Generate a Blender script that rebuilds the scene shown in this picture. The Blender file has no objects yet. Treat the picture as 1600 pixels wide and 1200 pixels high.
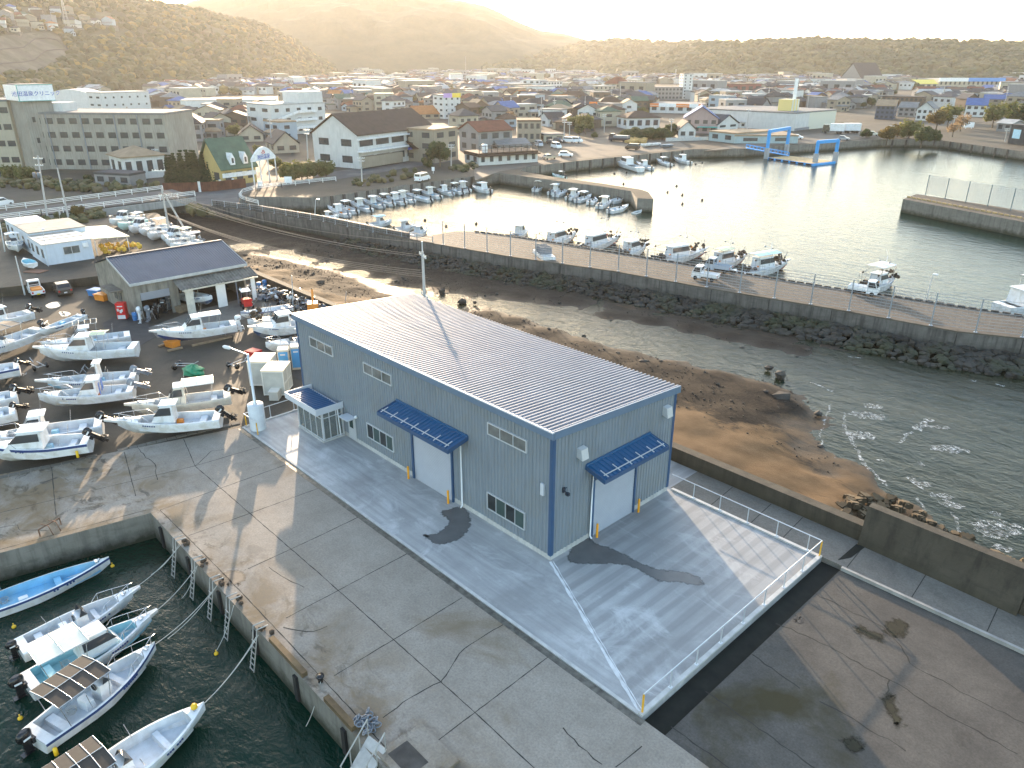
import bpy, bmesh, math, random
import numpy as np
from mathutils import Vector, Matrix, noise
from mathutils.bvhtree import BVHTree
from mathutils.geometry import tessellate_polygon
R = math.radians
random.seed(7)
S = bpy.context.scene
COL = S.collection
# ---------------------------------------------------------------- camera, sky, sun, exposure
CAM = Vector((24.92, -26.70, 26.86))
PITCH, YAW, ROLL, FOC = 0.405, R(46.56), 0.0014, 1177.12
cd = bpy.data.cameras.new('camera')
cam = bpy.data.objects.new('camera', cd)
COL.objects.link(cam)
S.camera = cam
cd.sensor_width = 36.0
cd.lens = 36.0*FOC/1600
cd.clip_start, cd.clip_end = 0.5, 30000
cam.matrix_world = (Matrix.Translation(CAM) @ Matrix.Rotation(YAW, 4, 'Z')
                    @ Matrix.Rotation(math.pi/2-PITCH, 4, 'X') @ Matrix.Rotation(ROLL, 4, 'Z'))
SUN_EL, SUN_AZ = R(9.0), R(59.4)            # the sun stands behind the hills, ahead and to the left
w = bpy.data.worlds.new('World')
S.world = w
w.use_nodes = True
nt = w.node_tree
sky = nt.nodes.new('ShaderNodeTexSky')
sky.sky_type = 'NISHITA'
sky.sun_disc = False
sky.sun_elevation = SUN_EL
sky.sun_rotation = -SUN_AZ
sky.air_density, sky.dust_density, sky.ozone_density = 1.0, 1.0, 0.9
bg = nt.nodes['Background']
bg.inputs[1].default_value = 0.15
nt.links.new(sky.outputs[0], bg.inputs[0])
sl = bpy.data.lights.new('sun', 'SUN')
sl.energy, sl.angle, sl.color = 3.3, R(0.6), (1.0, 0.76, 0.52)
sun = bpy.data.objects.new('sun', sl)
COL.objects.link(sun)
sdir = Vector((-math.sin(SUN_AZ)*math.cos(SUN_EL), math.cos(SUN_AZ)*math.cos(SUN_EL), math.sin(SUN_EL)))
sun.rotation_euler = sdir.to_track_quat('Z', 'Y').to_euler()
sun.location = (0, 0, 120)
vs = S.view_settings
vs.view_transform, vs.look, vs.gamma, vs.use_curve_mapping = 'Standard', 'None', 1.0, False
vs.exposure = 2.42
S.cycles.use_denoising = True
S.cycles.max_bounces = 5
S.cycles.diffuse_bounces = 2
S.cycles.glossy_bounces = 3
S.cycles.transmission_bounces = 3
S.cycles.transparent_max_bounces = 8
S.cycles.volume_bounces = 0
S.cycles.sample_clamp_indirect = 4.0
S.cycles.caustics_reflective = S.cycles.caustics_refractive = False
HAZE_DENSITY = 7.0e-5
# ---------------------------------------------------------------- surveying: a bearing in the photograph -> the point on level z
FWD, RGT = Vector((-math.sin(YAW), math.cos(YAW), 0)), Vector((math.cos(YAW), math.sin(YAW), 0))
def bearing(px, py):
    a, b = px-800, py-600
    cr, sr = math.cos(ROLL), math.sin(ROLL)
    a, b = (cr*a+sr*b)/FOC, -(-sr*a+cr*b)/FOC
    c, s = math.cos(PITCH), math.sin(PITCH)
    return RGT*a + FWD*(c+s*b) + Vector((0, 0, -s+c*b))
def G(px, py, z=0.0):
    d = bearing(px, py)
    return CAM + d*((z-CAM.z)/d.z)
def at_dist(px, py, dist):
    d = bearing(px, py)
    return CAM + d*(dist/math.hypot(d.x, d.y))
def pix(p):
    q = Vector(p)-CAM
    f, r = q.dot(FWD), q.dot(RGT)
    c, s = math.cos(PITCH), math.sin(PITCH)
    d, u = c*f-s*q.z, s*f+c*q.z
    if d < .1: return (-9999, -9999)
    return 800+FOC*r/d, 600-FOC*u/d
# ---------------------------------------------------------------- materials
MATS = {}
def nd(t, typ, **kw):
    n = t.nodes.new(typ)
    for k, v in kw.items():
        if k in n.inputs.keys() if isinstance(k, str) else False: n.inputs[k].default_value = v
        else: setattr(n, k, v)
    return n
def mixc(t, fac, a, b, mode='MIX'):
    m = t.nodes.new('ShaderNodeMix'); m.data_type = 'RGBA'; m.blend_type = mode
    for i, v in ((0, fac), (6, a), (7, b)):
        if hasattr(v, 'links') or isinstance(v, bpy.types.NodeSocket): t.links.new(v, m.inputs[i])
        elif i == 0: m.inputs[0].default_value = v
        else: m.inputs[i].default_value = (*v[:3], 1)
    return m.outputs[2]
def noi(t, vec, scale, detail=4, rough=.55, dist=0):
    n = t.nodes.new('ShaderNodeTexNoise')
    n.inputs['Scale'].default_value = scale; n.inputs['Detail'].default_value = detail
    n.inputs['Roughness'].default_value = rough; n.inputs['Distortion'].default_value = dist
    if vec is not None: t.links.new(vec, n.inputs['Vector'])
    return n.outputs[0]
def ramp(t, sock, lo, hi, a=0., b=1.):
    m = t.nodes.new('ShaderNodeMapRange')
    m.inputs[1].default_value, m.inputs[2].default_value, m.inputs[3].default_value, m.inputs[4].default_value = lo, hi, a, b
    t.links.new(sock, m.inputs[0])
    return m.outputs[0]
def mapping(t, vec, sc=(1, 1, 1), rot=(0, 0, 0)):
    m = t.nodes.new('ShaderNodeMapping')
    m.inputs['Scale'].default_value = sc; m.inputs['Rotation'].default_value = rot
    t.links.new(vec, m.inputs['Vector'])
    return m.outputs[0]
def mul(t, a, b):
    m = t.nodes.new('ShaderNodeMath'); m.operation = 'MULTIPLY'
    for i, v in ((0, a), (1, b)):
        if isinstance(v, bpy.types.NodeSocket): t.links.new(v, m.inputs[i])
        else: m.inputs[i].default_value = v
    return m.outputs[0]
def newmat(name):
    m = bpy.data.materials.new(name); m.use_nodes = True
    t = m.node_tree
    return m, t, t.nodes['Principled BSDF']
def bumpit(t, b, h, strength, dist=.05):
    bp = t.nodes.new('ShaderNodeBump')
    bp.inputs['Strength'].default_value = strength; bp.inputs['Distance'].default_value = dist
    t.links.new(h, bp.inputs['Height']); t.links.new(bp.outputs[0], b.inputs['Normal'])
def mat(name, col, rough=.6, metal=0., var=.12, vscale=1.5, bump=0., bscale=25., streak=0., dirt=None, dirt_amt=0., world=False, rnd=.0, dscale=.6):
    if name in MATS: return MATS[name]
    m, t, b = newmat(name)
    if world: v = t.nodes.new('ShaderNodeNewGeometry').outputs['Position']
    else: v = t.nodes.new('ShaderNodeTexCoord').outputs['Object']
    c = mixc(t, ramp(t, noi(t, v, vscale, 5), .3, .7), [x*(1-var) for x in col], [min(1, x*(1+var)) for x in col])
    if streak:
        s = ramp(t, noi(t, mapping(t, v, (1, 1, .08)), 3.5, 4), .45, .75)
        c = mixc(t, mul(t, s, streak), c, [x*.35 for x in col])
    if dirt:
        s = ramp(t, noi(t, v, dscale, 6, .65, .6), .48, .62)
        c = mixc(t, mul(t, s, dirt_amt), c, dirt)
    if rnd:
        oi = t.nodes.new('ShaderNodeObjectInfo').outputs['Random']
        c = mixc(t, 1.0, c, mixc(t, oi, (1-rnd,)*3, (1, 1, 1)), 'MULTIPLY')
    t.links.new(c, b.inputs['Base Color'])
    b.inputs['Roughness'].default_value = rough; b.inputs['Metallic'].default_value = metal
    if bump: bumpit(t, b, noi(t, v, bscale, 4), bump, .02)
    MATS[name] = m
    return m
# ---------------------------------------------------------------- mesh building
class MB:
    def __init__(s): s.v, s.f, s.m, s.sm, s.M = [], [], [], [], Matrix.Identity(4)
    def add(s, vs, fs, m=0, smooth=False):
        o = len(s.v)
        s.v += [tuple(s.M @ Vector(p)) for p in vs]
        s.f += [tuple(i+o for i in f) for f in fs]
        s.m += [m]*len(fs); s.sm += [smooth]*len(fs)
        return s
    def box(s, x0, x1, y0, y1, z0, z1, m=0, taper=0):
        t = taper
        return s.add([(x0, y0, z0), (x1, y0, z0), (x1, y1, z0), (x0, y1, z0), (x0+t, y0+t, z1), (x1-t, y0+t, z1), (x1-t, y1-t, z1), (x0+t, y1-t, z1)],
                     [(3, 2, 1, 0), (4, 5, 6, 7), (0, 1, 5, 4), (1, 2, 6, 5), (2, 3, 7, 6), (3, 0, 4, 7)], m)
    def poly(s, pts, m=0): return s.add(pts, [tuple(range(len(pts)))], m)
    def prism(s, p2, z0, z1, m=0, bottom=True):
        n = len(p2)
        vs = [(x, y, z0) for x, y in p2]+[(x, y, z1) for x, y in p2]
        tri = tessellate_polygon([[Vector((x, y, 0)) for x, y in p2]])
        area = sum(p2[i][0]*p2[(i+1) % n][1]-p2[(i+1) % n][0]*p2[i][1] for i in range(n))
        fs = []
        for a, b, c in tri:
            A = (p2[b][0]-p2[a][0])*(p2[c][1]-p2[a][1])-(p2[c][0]-p2[a][0])*(p2[b][1]-p2[a][1])
            if A < 0: a, c = c, a
            fs.append((a+n, b+n, c+n))
            if bottom: fs.append((c, b, a))
        for i in range(n):
            j = (i+1) % n
            fs.append((i, j, j+n, i+n) if area > 0 else (j, i, i+n, j+n))
        return s.add(vs, fs, m)
    def tube(s, pts, r, m=0, n=6, r2=None, smooth=True, caps=True):
        pts = [Vector(p) for p in pts]; vs = []; k = len(pts)
        for i, p in enumerate(pts):
            d = (pts[min(i+1, k-1)]-pts[max(i-1, 0)])
            d = d.normalized() if d.length > 1e-9 else Vector((0, 0, 1))
            a = d.cross(Vector((0, 0, 1)) if abs(d.z) < .9 else Vector((1, 0, 0))).normalized(); b = d.cross(a)
            rr = r if r2 is None else r+(r2-r)*i/max(1, k-1)
            vs += [tuple(p+(a*math.cos(2*math.pi*j/n)+b*math.sin(2*math.pi*j/n))*rr) for j in range(n)]
        fs = [(i*n+j, i*n+(j+1) % n, (i+1)*n+(j+1) % n, (i+1)*n+j) for i in range(k-1) for j in range(n)]
        s.add(vs, fs, m, smooth)
        if caps: s.add([vs[j] for j in range(n)], [tuple(range(n))[::-1]], m); s.add([vs[(k-1)*n+j] for j in range(n)], [tuple(range(n))], m)
        return s
    def bar(s, a, b, wd, ht, m=0):
        a, b = Vector(a), Vector(b); d = (b-a).normalized()
        sd = d.cross(Vector((0, 0, 1))) if abs(d.z) < .99 else Vector((1, 0, 0)); sd.normalize(); up = sd.cross(d)
        vs = [tuple(p+sd*(i*wd/2)+up*(j*ht/2)) for p in (a, b) for i, j in ((-1, -1), (1, -1), (1, 1), (-1, 1))]
        return s.add(vs, [(0, 1, 2, 3), (7, 6, 5, 4), (0, 4, 5, 1), (1, 5, 6, 2), (2, 6, 7, 3), (3, 7, 4, 0)], m)
    def rings(s, rr, m=0, closed=True, smooth=True, caps=True):
        n = len(rr[0]); vs = [p for r in rr for p in r]
        fs = [(i*n+j, i*n+(j+1) % n, (i+1)*n+(j+1) % n, (i+1)*n+j) for i in range(len(rr)-1) for j in range(n if closed else n-1)]
        s.add(vs, fs, m, smooth)
        if caps and closed: s.add(rr[0], [tuple(range(n))[::-1]], m); s.add(rr[-1], [tuple(range(n))], m)
        return s
    def lathe(s, cx, cy, prof, m=0, n=12, smooth=True):
        return s.rings([[(cx+r*math.cos(2*math.pi*j/n), cy+r*math.sin(2*math.pi*j/n), z) for j in range(n)] for r, z in prof], m, True, smooth)
    def ball(s, c, r, m=0, n=8, k=5, sq=1.0):
        return s.rings([[(c[0]+r*math.sin(math.pi*i/k)*math.cos(2*math.pi*j/n)*1., c[1]+r*math.sin(math.pi*i/k)*math.sin(2*math.pi*j/n), c[2]-r*sq*math.cos(math.pi*i/k)) for j in range(n)] for i in range(0, k+1)], m, True, True, False)
    def mesh(s, name, mats):
        me = bpy.data.meshes.new(name)
        me.from_pydata(s.v, [], s.f)
        mats = mats if isinstance(mats, (list, tuple)) else [mats]
        for x in mats: me.materials.append(x)
        me.polygons.foreach_set('material_index', s.m); me.polygons.foreach_set('use_smooth', s.sm)
        me.update()
        return me
    def build(s, name, mats, parent=None, loc=None, rz=0):
        o = bpy.data.objects.new(name, s.mesh(name, mats)); COL.objects.link(o)
        if parent: o.parent = parent
        if loc is not None: o.location = loc
        if rz: o.rotation_euler.z = rz
        return o
def thing(name, label, cat, loc=(0, 0, 0), rz=0, group=None):
    o = bpy.data.objects.new(name, None); COL.objects.link(o)
    o.location = loc; o.rotation_euler = (0, 0, rz); o.empty_display_size = .3
    return tag(o, label, cat, group)
def tag(o, label, cat, group=None):
    o['label'] = label; o['category'] = cat
    if group: o['group'] = group
    return o
def struct(o): o['kind'] = 'structure'; return o
def stuff(o, label=None, cat=None):
    o['kind'] = 'stuff'
    if label: o['label'] = label; o['category'] = cat
    return o
def dup(root, loc, rz, label=None, scale=None):
    r = root.copy(); COL.objects.link(r); r.location = loc; r.rotation_euler = (0, 0, rz)
    if label: r['label'] = label
    if scale: r.scale = (scale, scale, scale) if not isinstance(scale, (tuple, list)) else scale
    def rec(o, par):
        for ch in list(o.children):
            if ch.name not in COL.objects: continue
            c = ch.copy(); COL.objects.link(c); c.parent = par; rec(ch, c)
    rec(root, r)
    return r
def face(px0, px1, z=0):    # spot and heading of something lying from one bearing to another on level z
    a, b = G(*px0, z), G(*px1, z)
    return a, b, math.atan2(b.y-a.y, b.x-a.x), (b-a).length
# ---------------------------------------------------------------- ground materials
def concrete(name, c1, c2, stain=(.10, .075, .045), st=.5, dark=.5, rough=.85, sc=1., wetdark=0):
    m, t, b = newmat(name)
    v = t.nodes.new('ShaderNodeNewGeometry').outputs['Position']
    c = mixc(t, ramp(t, noi(t, v, .35*sc, 6, .6), .3, .7), c1, c2)
    if name == 'old_quay_concrete':
        sy = t.nodes.new('ShaderNodeSeparateXYZ'); t.links.new(v, sy.inputs[0])
        edge = mul(t, ramp(t, sy.outputs[1], -9.6, -14.6), ramp(t, noi(t, v, .30, 5, .65, .7), .44, .60))
        c = mixc(t, mul(t, edge, .8), c, (.17, .112, .050))
        c = mixc(t, mul(t, mul(t, ramp(t, sy.outputs[1], -11, -14.9), ramp(t, noi(t, mapping(t, v, (1, 1.4, 1)), .55, 5, .7, .9), .54, .63)), .85), c, (.055, .045, .035))
    c = mixc(t, mul(t, ramp(t, noi(t, v, 9, 4, .7), .35, .75), .6), c, [x*.5 for x in c1])
    c = mixc(t, mul(t, ramp(t, noi(t, v, 1.6, 6, .75), .46, .72), .4), c, [x*.6 for x in c1])
    c = mixc(t, mul(t, ramp(t, noi(t, v, .11*sc, 5, .62, .8), .56, .70), st), c, stain)
    c = mixc(t, mul(t, ramp(t, noi(t, mapping(t, v, (1.3, .8, 1)), .19*sc, 6, .7, .5), .58, .72), dark), c, [x*.45 for x in c1])
    g = ramp(t, noi(t, v, 38, 2, .8), .62, .8)
    c = mixc(t, mul(t, g, .35), c, [x*.5 for x in c1])
    t.links.new(c, b.inputs['Base Color']); b.inputs['Roughness'].default_value = rough; b.inputs['Specular IOR Level'].default_value = .22
    bumpit(t, b, noi(t, v, 22, 5, .7), .25, .02)
    MATS[name] = m
    return m
m_quay = concrete('old_quay_concrete', (.275, .243, .206), (.365, .326, .28), (.15, .105, .055), .75, .35)
m_yard = concrete('oily_yard_ground', (0.0446, 0.0403, 0.0331), (0.0828, 0.0720, 0.0562), (0.0288, 0.0259, 0.0202), .8, .7, .7)
m_path = concrete('path_concrete', (0.1575, 0.1449, 0.1281), (0.2258, 0.2100, 0.1837), (.055, .05, .036), .75, .75)
m_slab = concrete('dark_slab_ground', (.078, .072, .065), (.128, .117, .103), (.046, .038, .016), .9, .75, .85)
m_wallc = None
def wallcon(name, c1, c2, alga=(.03, .032, .018), lo=-1.2, hi=.4, streak=.6):
    m, t, b = newmat(name)
    v = t.nodes.new('ShaderNodeNewGeometry').outputs['Position']
    c = mixc(t, ramp(t, noi(t, v, .7, 6, .65), .3, .7), c1, c2)
    s = ramp(t, noi(t, mapping(t, v, (1, 1, .10)), 1.6, 5, .7), .46, .68)
    c = mixc(t, mul(t, s, streak), c, [x*.35 for x in c1])
    s2 = ramp(t, noi(t, mapping(t, v, (.4, .4, 2.2)), 1.1, 5, .7), .52, .7)
    c = mixc(t, mul(t, s2, .45), c, [x*.45 for x in c1])
    sx = t.nodes.new('ShaderNodeSeparateXYZ'); t.links.new(v, sx.inputs[0])
    ad = t.nodes.new('ShaderNodeMath'); ad.operation = 'ADD'; t.links.new(sx.outputs[2], ad.inputs[0])
    t.links.new(mul(t, noi(t, v, 1.3, 5, .7), 1.4), ad.inputs[1])
    c = mixc(t, ramp(t, ad.outputs[0], lo+.7, hi+.7, 1, 0), c, alga)
    t.links.new(c, b.inputs['Base Color']); b.inputs['Roughness'].default_value = .85
    bumpit(t, b, noi(t, v, 9, 5, .7), .5, .04)
    MATS[name] = m
    return m
m_basin = wallcon('basin_wall_concrete', (0.1600, 0.1520, 0.1320), (0.2160, 0.2040, 0.1800), lo=-1.75, hi=-.9)
m_jetwall = wallcon('jetty_wall_concrete', (0.0936, 0.0858, 0.0780), (0.1677, 0.1560, 0.1443), lo=-1.7, hi=-.1, streak=.9)
m_parapet = wallcon('parapet_concrete', (0.0480, 0.0392, 0.0272), (0.0800, 0.0672, 0.0480), (.034, .029, .015), lo=-.6, hi=.7, streak=.6)
# apron: fresh float-finished concrete, broom marks along the yard side and across the gate side
m_apron, t, b = newmat('fresh_apron_concrete')
v = t.nodes.new('ShaderNodeNewGeometry').outputs['Position']
sx = t.nodes.new('ShaderNodeSeparateXYZ'); t.links.new(v, sx.inputs[0])
c = mixc(t, ramp(t, noi(t, v, .28, 5, .6, .4), .3, .7), (.335, .338, .338), (.48, .485, .49))
br_a = noi(t, mapping(t, v, (.10, 2.2, 1)), 1.2, 4, .6)
br_b = noi(t, mapping(t, v, (2.0, .10, 1)), 1.1, 4, .6)
diag = t.nodes.new('ShaderNodeMath'); diag.operation = 'ADD'
t.links.new(sx.outputs[0], diag.inputs[0]); t.links.new(mul(t, sx.outputs[1], 2.0), diag.inputs[1])
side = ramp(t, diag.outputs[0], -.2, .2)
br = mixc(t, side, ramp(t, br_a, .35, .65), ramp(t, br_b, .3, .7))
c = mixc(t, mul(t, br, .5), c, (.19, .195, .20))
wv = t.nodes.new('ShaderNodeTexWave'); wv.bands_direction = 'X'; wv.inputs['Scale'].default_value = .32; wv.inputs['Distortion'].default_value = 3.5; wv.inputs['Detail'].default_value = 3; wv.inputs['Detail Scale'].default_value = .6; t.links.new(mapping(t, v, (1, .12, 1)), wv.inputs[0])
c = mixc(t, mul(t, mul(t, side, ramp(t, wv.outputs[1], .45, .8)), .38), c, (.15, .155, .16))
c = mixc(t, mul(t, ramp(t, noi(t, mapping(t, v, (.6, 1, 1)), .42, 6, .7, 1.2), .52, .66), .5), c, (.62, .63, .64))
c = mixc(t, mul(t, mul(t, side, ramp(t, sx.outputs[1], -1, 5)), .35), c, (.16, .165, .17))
c = mixc(t, mul(t, ramp(t, noi(t, v, .16, 5, .6, .3), .5, .64), .55), c, (.185, .185, .185))
c = mixc(t, mul(t, ramp(t, noi(t, v, 5, 4, .7), .4, .7), .2), c, (.25, .25, .25))
t.links.new(c, b.inputs['Base Color']); b.inputs['Roughness'].default_value = .62
MATS['fresh_apron_concrete'] = m_apron
m_kerb = mat('kerb_concrete', (.46, .46, .45), .8, var=.15, vscale=2, world=True)
m_crack = mat('joint_dirt', (.03, .028, .024), .95, var=.3, vscale=3, world=True)
m_wet = mat('wet_concrete', (.11, .112, .113), .35, var=.15, vscale=1.2, world=True)
m_algae = mat('gutter_algae', (.007, .008, .005), .95, var=.6, vscale=1.5, world=True)
# water: one sheet for harbour, basin, river mouth and sea
m_water, t, b = newmat('sea_water')
v = t.nodes.new('ShaderNodeNewGeometry').outputs['Position']
n1 = noi(t, mapping(t, v, (1, 1.7, 1), (0, 0, R(25))), .55, 4, .62, .4)
n2 = noi(t, mapping(t, v, (1, 1.5, 1), (0, 0, R(-20))), 2.3, 3, .6, .2)
n3 = noi(t, mapping(t, v, (1, 2.4, 1), (0, 0, R(40))), .16, 2, .5)
ad = t.nodes.new('ShaderNodeMath'); ad.operation = 'ADD'; t.links.new(n1, ad.inputs[0]); t.links.new(mul(t, n2, .38), ad.inputs[1])
ad2 = t.nodes.new('ShaderNodeMath'); ad2.operation = 'ADD'; t.links.new(ad.outputs[0], ad2.inputs[0]); t.links.new(mul(t, n3, 1.2), ad2.inputs[1])
b.inputs['Base Color'].default_value = (.012, .026, .022, 1)
sw = t.nodes.new('ShaderNodeSeparateXYZ'); t.links.new(v, sw.inputs[0])
t.links.new(mixc(t, mul(t, ramp(t, sw.outputs[1], 13, 19), ramp(t, sw.outputs[1], 75, 60)), mixc(t, ramp(t, noi(t, v, .05, 4), .35, .65), (.001, .017, .010), (.003, .024, .015)), mixc(t, ramp(t, noi(t, mapping(t, v, (1, 2.5, 1), (0, 0, R(30))), .09, 4), .35, .65), (.012, .020, .011), (.032, .035, .020))), b.inputs['Base Color'])
b.inputs['Roughness'].default_value = .14; b.inputs['IOR'].default_value = 1.33; b.inputs['Specular IOR Level'].default_value = .25
bumpit(t, b, mul(t, ad2.outputs[0], ramp(t, sw.outputs[1], 45, 75, 1, .62)), .42, .34)
WZ = -1.9
MB().poly([(-900, -700, WZ), (700, -700, WZ), (700, 900, WZ), (-900, 900, WZ)]).build('water', m_water)
struct(bpy.data.objects['water'])
# ---------------------------------------------------------------- land
def land(name, pts, z0, z1, mtop, mside):
    mb = MB(); mb.prism(pts, z0, z1, 0, False)
    nv = len(pts); nt_ = len(mb.f)-nv
    for i in range(nt_, len(mb.f)): mb.m[i] = 1
    return struct(mb.build(name, [mtop, mside]))
def P2(l, z): return [tuple(G(x, y, z)[:2]) for x, y in l]
QE = -15.15                       # quay edge
quay = [(60, QE), (-21.2, QE), (-22.9, -23.2), (-27, -44), (-70, -44), (-58, -30.5), (-33.5, -21.1), (-29.3, -5.6), (12, -5.6), (12, 11.8), (60, 11.8)]
land('quay', [(60, QE), (-21.2, QE), (-22.9, -23.2), (-27, -44), (-60, -44), (-34.6, -24.6), (-29.0, -5.36), (11.9, -5.36), (60, -5.36)], -6, 0, m_quay, m_basin)
land('boat_yard', [(-34.6, -24.6), (-60, -44), (-95, -72), (-86.5, -24), (-81.4, 0), (-81.4, 16.2), (-29.0, 16.2), (-28.9, -5.36), (-29.0, -5.36)], -6, -.02, m_yard, m_parapet)
land('upper_terrace', [(-81.4, 16.3), (-81.4, 0), (-86.5, -24), (-95, -72), (-170, -72), (-135, -30), (-123, 14), (-122, 22), (-95, 18.2)], -6, 1.1, m_yard, m_parapet)
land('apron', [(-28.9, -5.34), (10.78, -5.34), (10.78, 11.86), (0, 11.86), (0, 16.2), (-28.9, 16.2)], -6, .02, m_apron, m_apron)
land('drain_gutter', [(10.79, -5.34), (12.0, -5.34), (12.0, 11.9), (10.79, 11.9)], -6, -.30, m_algae, m_algae)
land('side_slab', [(12.0, -5.34), (60, -5.34), (60, 11.75), (12.0, 11.9)], -6, -.12, m_slab, m_slab)
land('seawall_path', [(0, 11.87), (12.0, 11.9), (60, 11.75), (60, 15.0), (0, 15.2)], -6, .03, m_path, m_path)
# kerbs and the grate channel round the apron
mb = MB()
mb.box(10.55, 10.78, -5.30, 11.86, .024, .13); mb.box(0.2, 10.54, 11.63, 11.86, .024, .13)
mb.box(-28.9, 10.54, -5.34, -5.16, .024, .06); mb.box(-28.9, -28.72, -5.1, 3, .024, .10)
struct(mb.build('apron_kerb', m_kerb))
m_grate = mat('drain_steel', (.12, .115, .10), .5, .5, var=.5, vscale=2.5, world=True)
mb = MB()
mb.box(-28.9, 11.0, -5.72, -5.38, .001, .012)
for i in range(40): mb.box(-28.9+i, -28.9+i+.05, -5.70, -5.40, .0125, .02)
struct(mb.build('drain_channel', m_grate))
mb = MB(); mb.box(12.02, 60, 11.62, 11.80, -.11, .10)
struct(mb.build('path_kerb', mat('worn_kerb', (.30, .29, .27), .85, var=.2, vscale=1.5, world=True)))
mb = MB(); mb.prism(P2([(1309, 875), (1338, 850), (1354, 853), (1330, 871)], .04), .0, .045, 0, False); struct(mb.build('drain_pit', m_algae))
# joints and cracks: thin dirt-filled strips lying on the slabs
def strip(mb, pts, wd, z, jit=0):
    rnd = random.Random(len(mb.v)+3)
    pp = []
    for i in range(len(pts)-1):
        a, b_ = Vector(pts[i]), Vector(pts[i+1]); n = max(1, int((b_-a).length/.35)) if jit else max(1, int((b_-a).length/1.2))
        for k in range(n): pp.append(a+(b_-a)*(k/n))
    pp.append(Vector(pts[-1])); vs = []
    for i, p in enumerate(pp):
        d = (pp[min(i+1, len(pp)-1)]-pp[max(0, i-1)]).normalized(); s = Vector((-d.y, d.x))
        q = p+s*rnd.uniform(-jit, jit); ww = wd*rnd.uniform(.5, 1.35)/2
        vs += [(q.x+s.x*ww, q.y+s.y*ww, z), (q.x-s.x*ww, q.y-s.y*ww, z)]
    mb.add(vs, [(2*i, 2*i+1, 2*i+3, 2*i+2) for i in range(len(pp)-1)])
def px2(l, z=0): return [G(x, y, z).to_2d() for x, y in l]
mb = MB()
for l in ([(287, 686), (304.7, 728)], [(304.7, 728), (500, 897), (740, 1111), (850, 1215)], [(304.7, 728), (87.5, 780), (-20, 806)], [(304.7, 728), (410, 697)],
          [(250, 797), (450, 725)], [(295, 837), (500, 762)], [(387, 889), (500, 837), (570, 803)], [(447, 966), (640, 863)], [(522, 1056), (722, 934)],
          [(674, 1165), (857, 1026)], [(962, 1199), (1003, 1166)], [(80.6, 728), (87.5, 806)], [(194, 706), (212, 775)],
          [(250, 797), (290.6, 837), (347, 894), (415.6, 966), (480, 1035), (561, 1122), (640, 1210)], [(-20, 864), (228, 797)]):
    strip(mb, px2(l), .048, .004, .012)
for l in ([(215, 700), (228, 715), (243, 725), (245, 750)], [(690, 1064), (718, 1021), (745, 1000), (788, 976)], [(690, 1064), (640, 1090), (599, 1122)],
          [(442, 981), (468, 986), (490, 987), (512, 979)], [(420, 886), (447, 905), (475, 918)], [(0, 824), (28, 820), (30, 828), (75, 829)], [(305, 728), (330, 705), (350, 702)], [(880, 1137), (905, 1165), (940, 1195)]):
    strip(mb, px2(l), .05, .0045, .05)
struct(mb.build('quay_joints', m_crack))
mb = MB()
for l, wd, j in (([(1049, 1135), (1145, 1205)], .1, .03), ([(1103, 1080), (1280, 1205)], .1, .03), ([(1213, 973), (1294, 1010), (1390, 1062), (1469, 1111), (1590, 1178)], .12, .07),
              ([(1272, 927), (1377, 979), (1407, 1010), (1421, 1036)], .1, .06), ([(1175, 1023), (1250, 1076)], .1, .04), ([(1281, 1095), (1416, 1172)], .1, .06),
              ([(1390, 1062), (1385, 1085)], .1, .05), ([(1421, 1036), (1500, 1080), (1600, 1130)], .08, .06)):
    strip(mb, px2(l, -.12), wd*.6, -.116, j*1.3)
struct(mb.build('slab_cracks', m_crack))
mb = MB()
for x in (3.1, 6.0, 8.2, 12.2, 15.8, 19.5): mb.add([(x, 11.95, .034), (x+.05, 11.95, .034), (x-.2, 15, .034), (x-.25, 15, .034)], [(0, 1, 2, 3)])
struct(mb.build('path_joints', m_crack))
# wet run-off patches below the downpipes, and stains
def blot(name, pts, z, m, sub=4):
    P = [G(x, y, z).to_2d() for x, y in pts]; n = len(P); out = []
    for i in range(n):
        a, b_, c_, d_ = P[i-1], P[i], P[(i+1) % n], P[(i+2) % n]
        for k in range(sub):
            s = k/sub
            q = .5*((2*b_)+(-a+c_)*s+(2*a-5*b_+4*c_-d_)*s*s+(-a+3*b_-3*c_+d_)*s**3)
            out.append((q.x+random.uniform(-.04, .04), q.y+random.uniform(-.04, .04)))
    q_ = [Vector(p) for p in out]; n2 = len(q_); ins = []
    ar = sum(q_[i].cross(q_[(i+1) % n2]) for i in range(n2)); sg = 1 if ar > 0 else -1; ld = .32
    for i in range(n2):
        d_ = (q_[(i+1) % n2]-q_[i-1]); d_ = d_.normalized() if d_.length > 1e-6 else Vector((1, 0)); nn = Vector((-d_.y, d_.x))*sg; ins.append((q_[i]-nn*ld*.6, q_[i]+nn*ld*.7))
    vs = [(*a, z) for a, b2 in ins]+[(*b2, z) for a, b2 in ins]; fs = [((i+1) % n2, i, i+n2, (i+1) % n2+n2)[::sg] for i in range(n2)]
    for a, b2, c2 in tessellate_polygon([[Vector((*b2, 0)) for a, b2 in ins]]): fs.append((a+n2, b2+n2, c2+n2))
    me = bpy.data.meshes.new(name); me.from_pydata(vs, [], fs); me.materials.append(m); at = me.attributes.new('cover', 'FLOAT', 'POINT'); at.data.foreach_set('value', [0.0]*n2+[1.0]*n2)
    o = bpy.data.objects.new(name, me); COL.objects.link(o); return struct(o)
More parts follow.
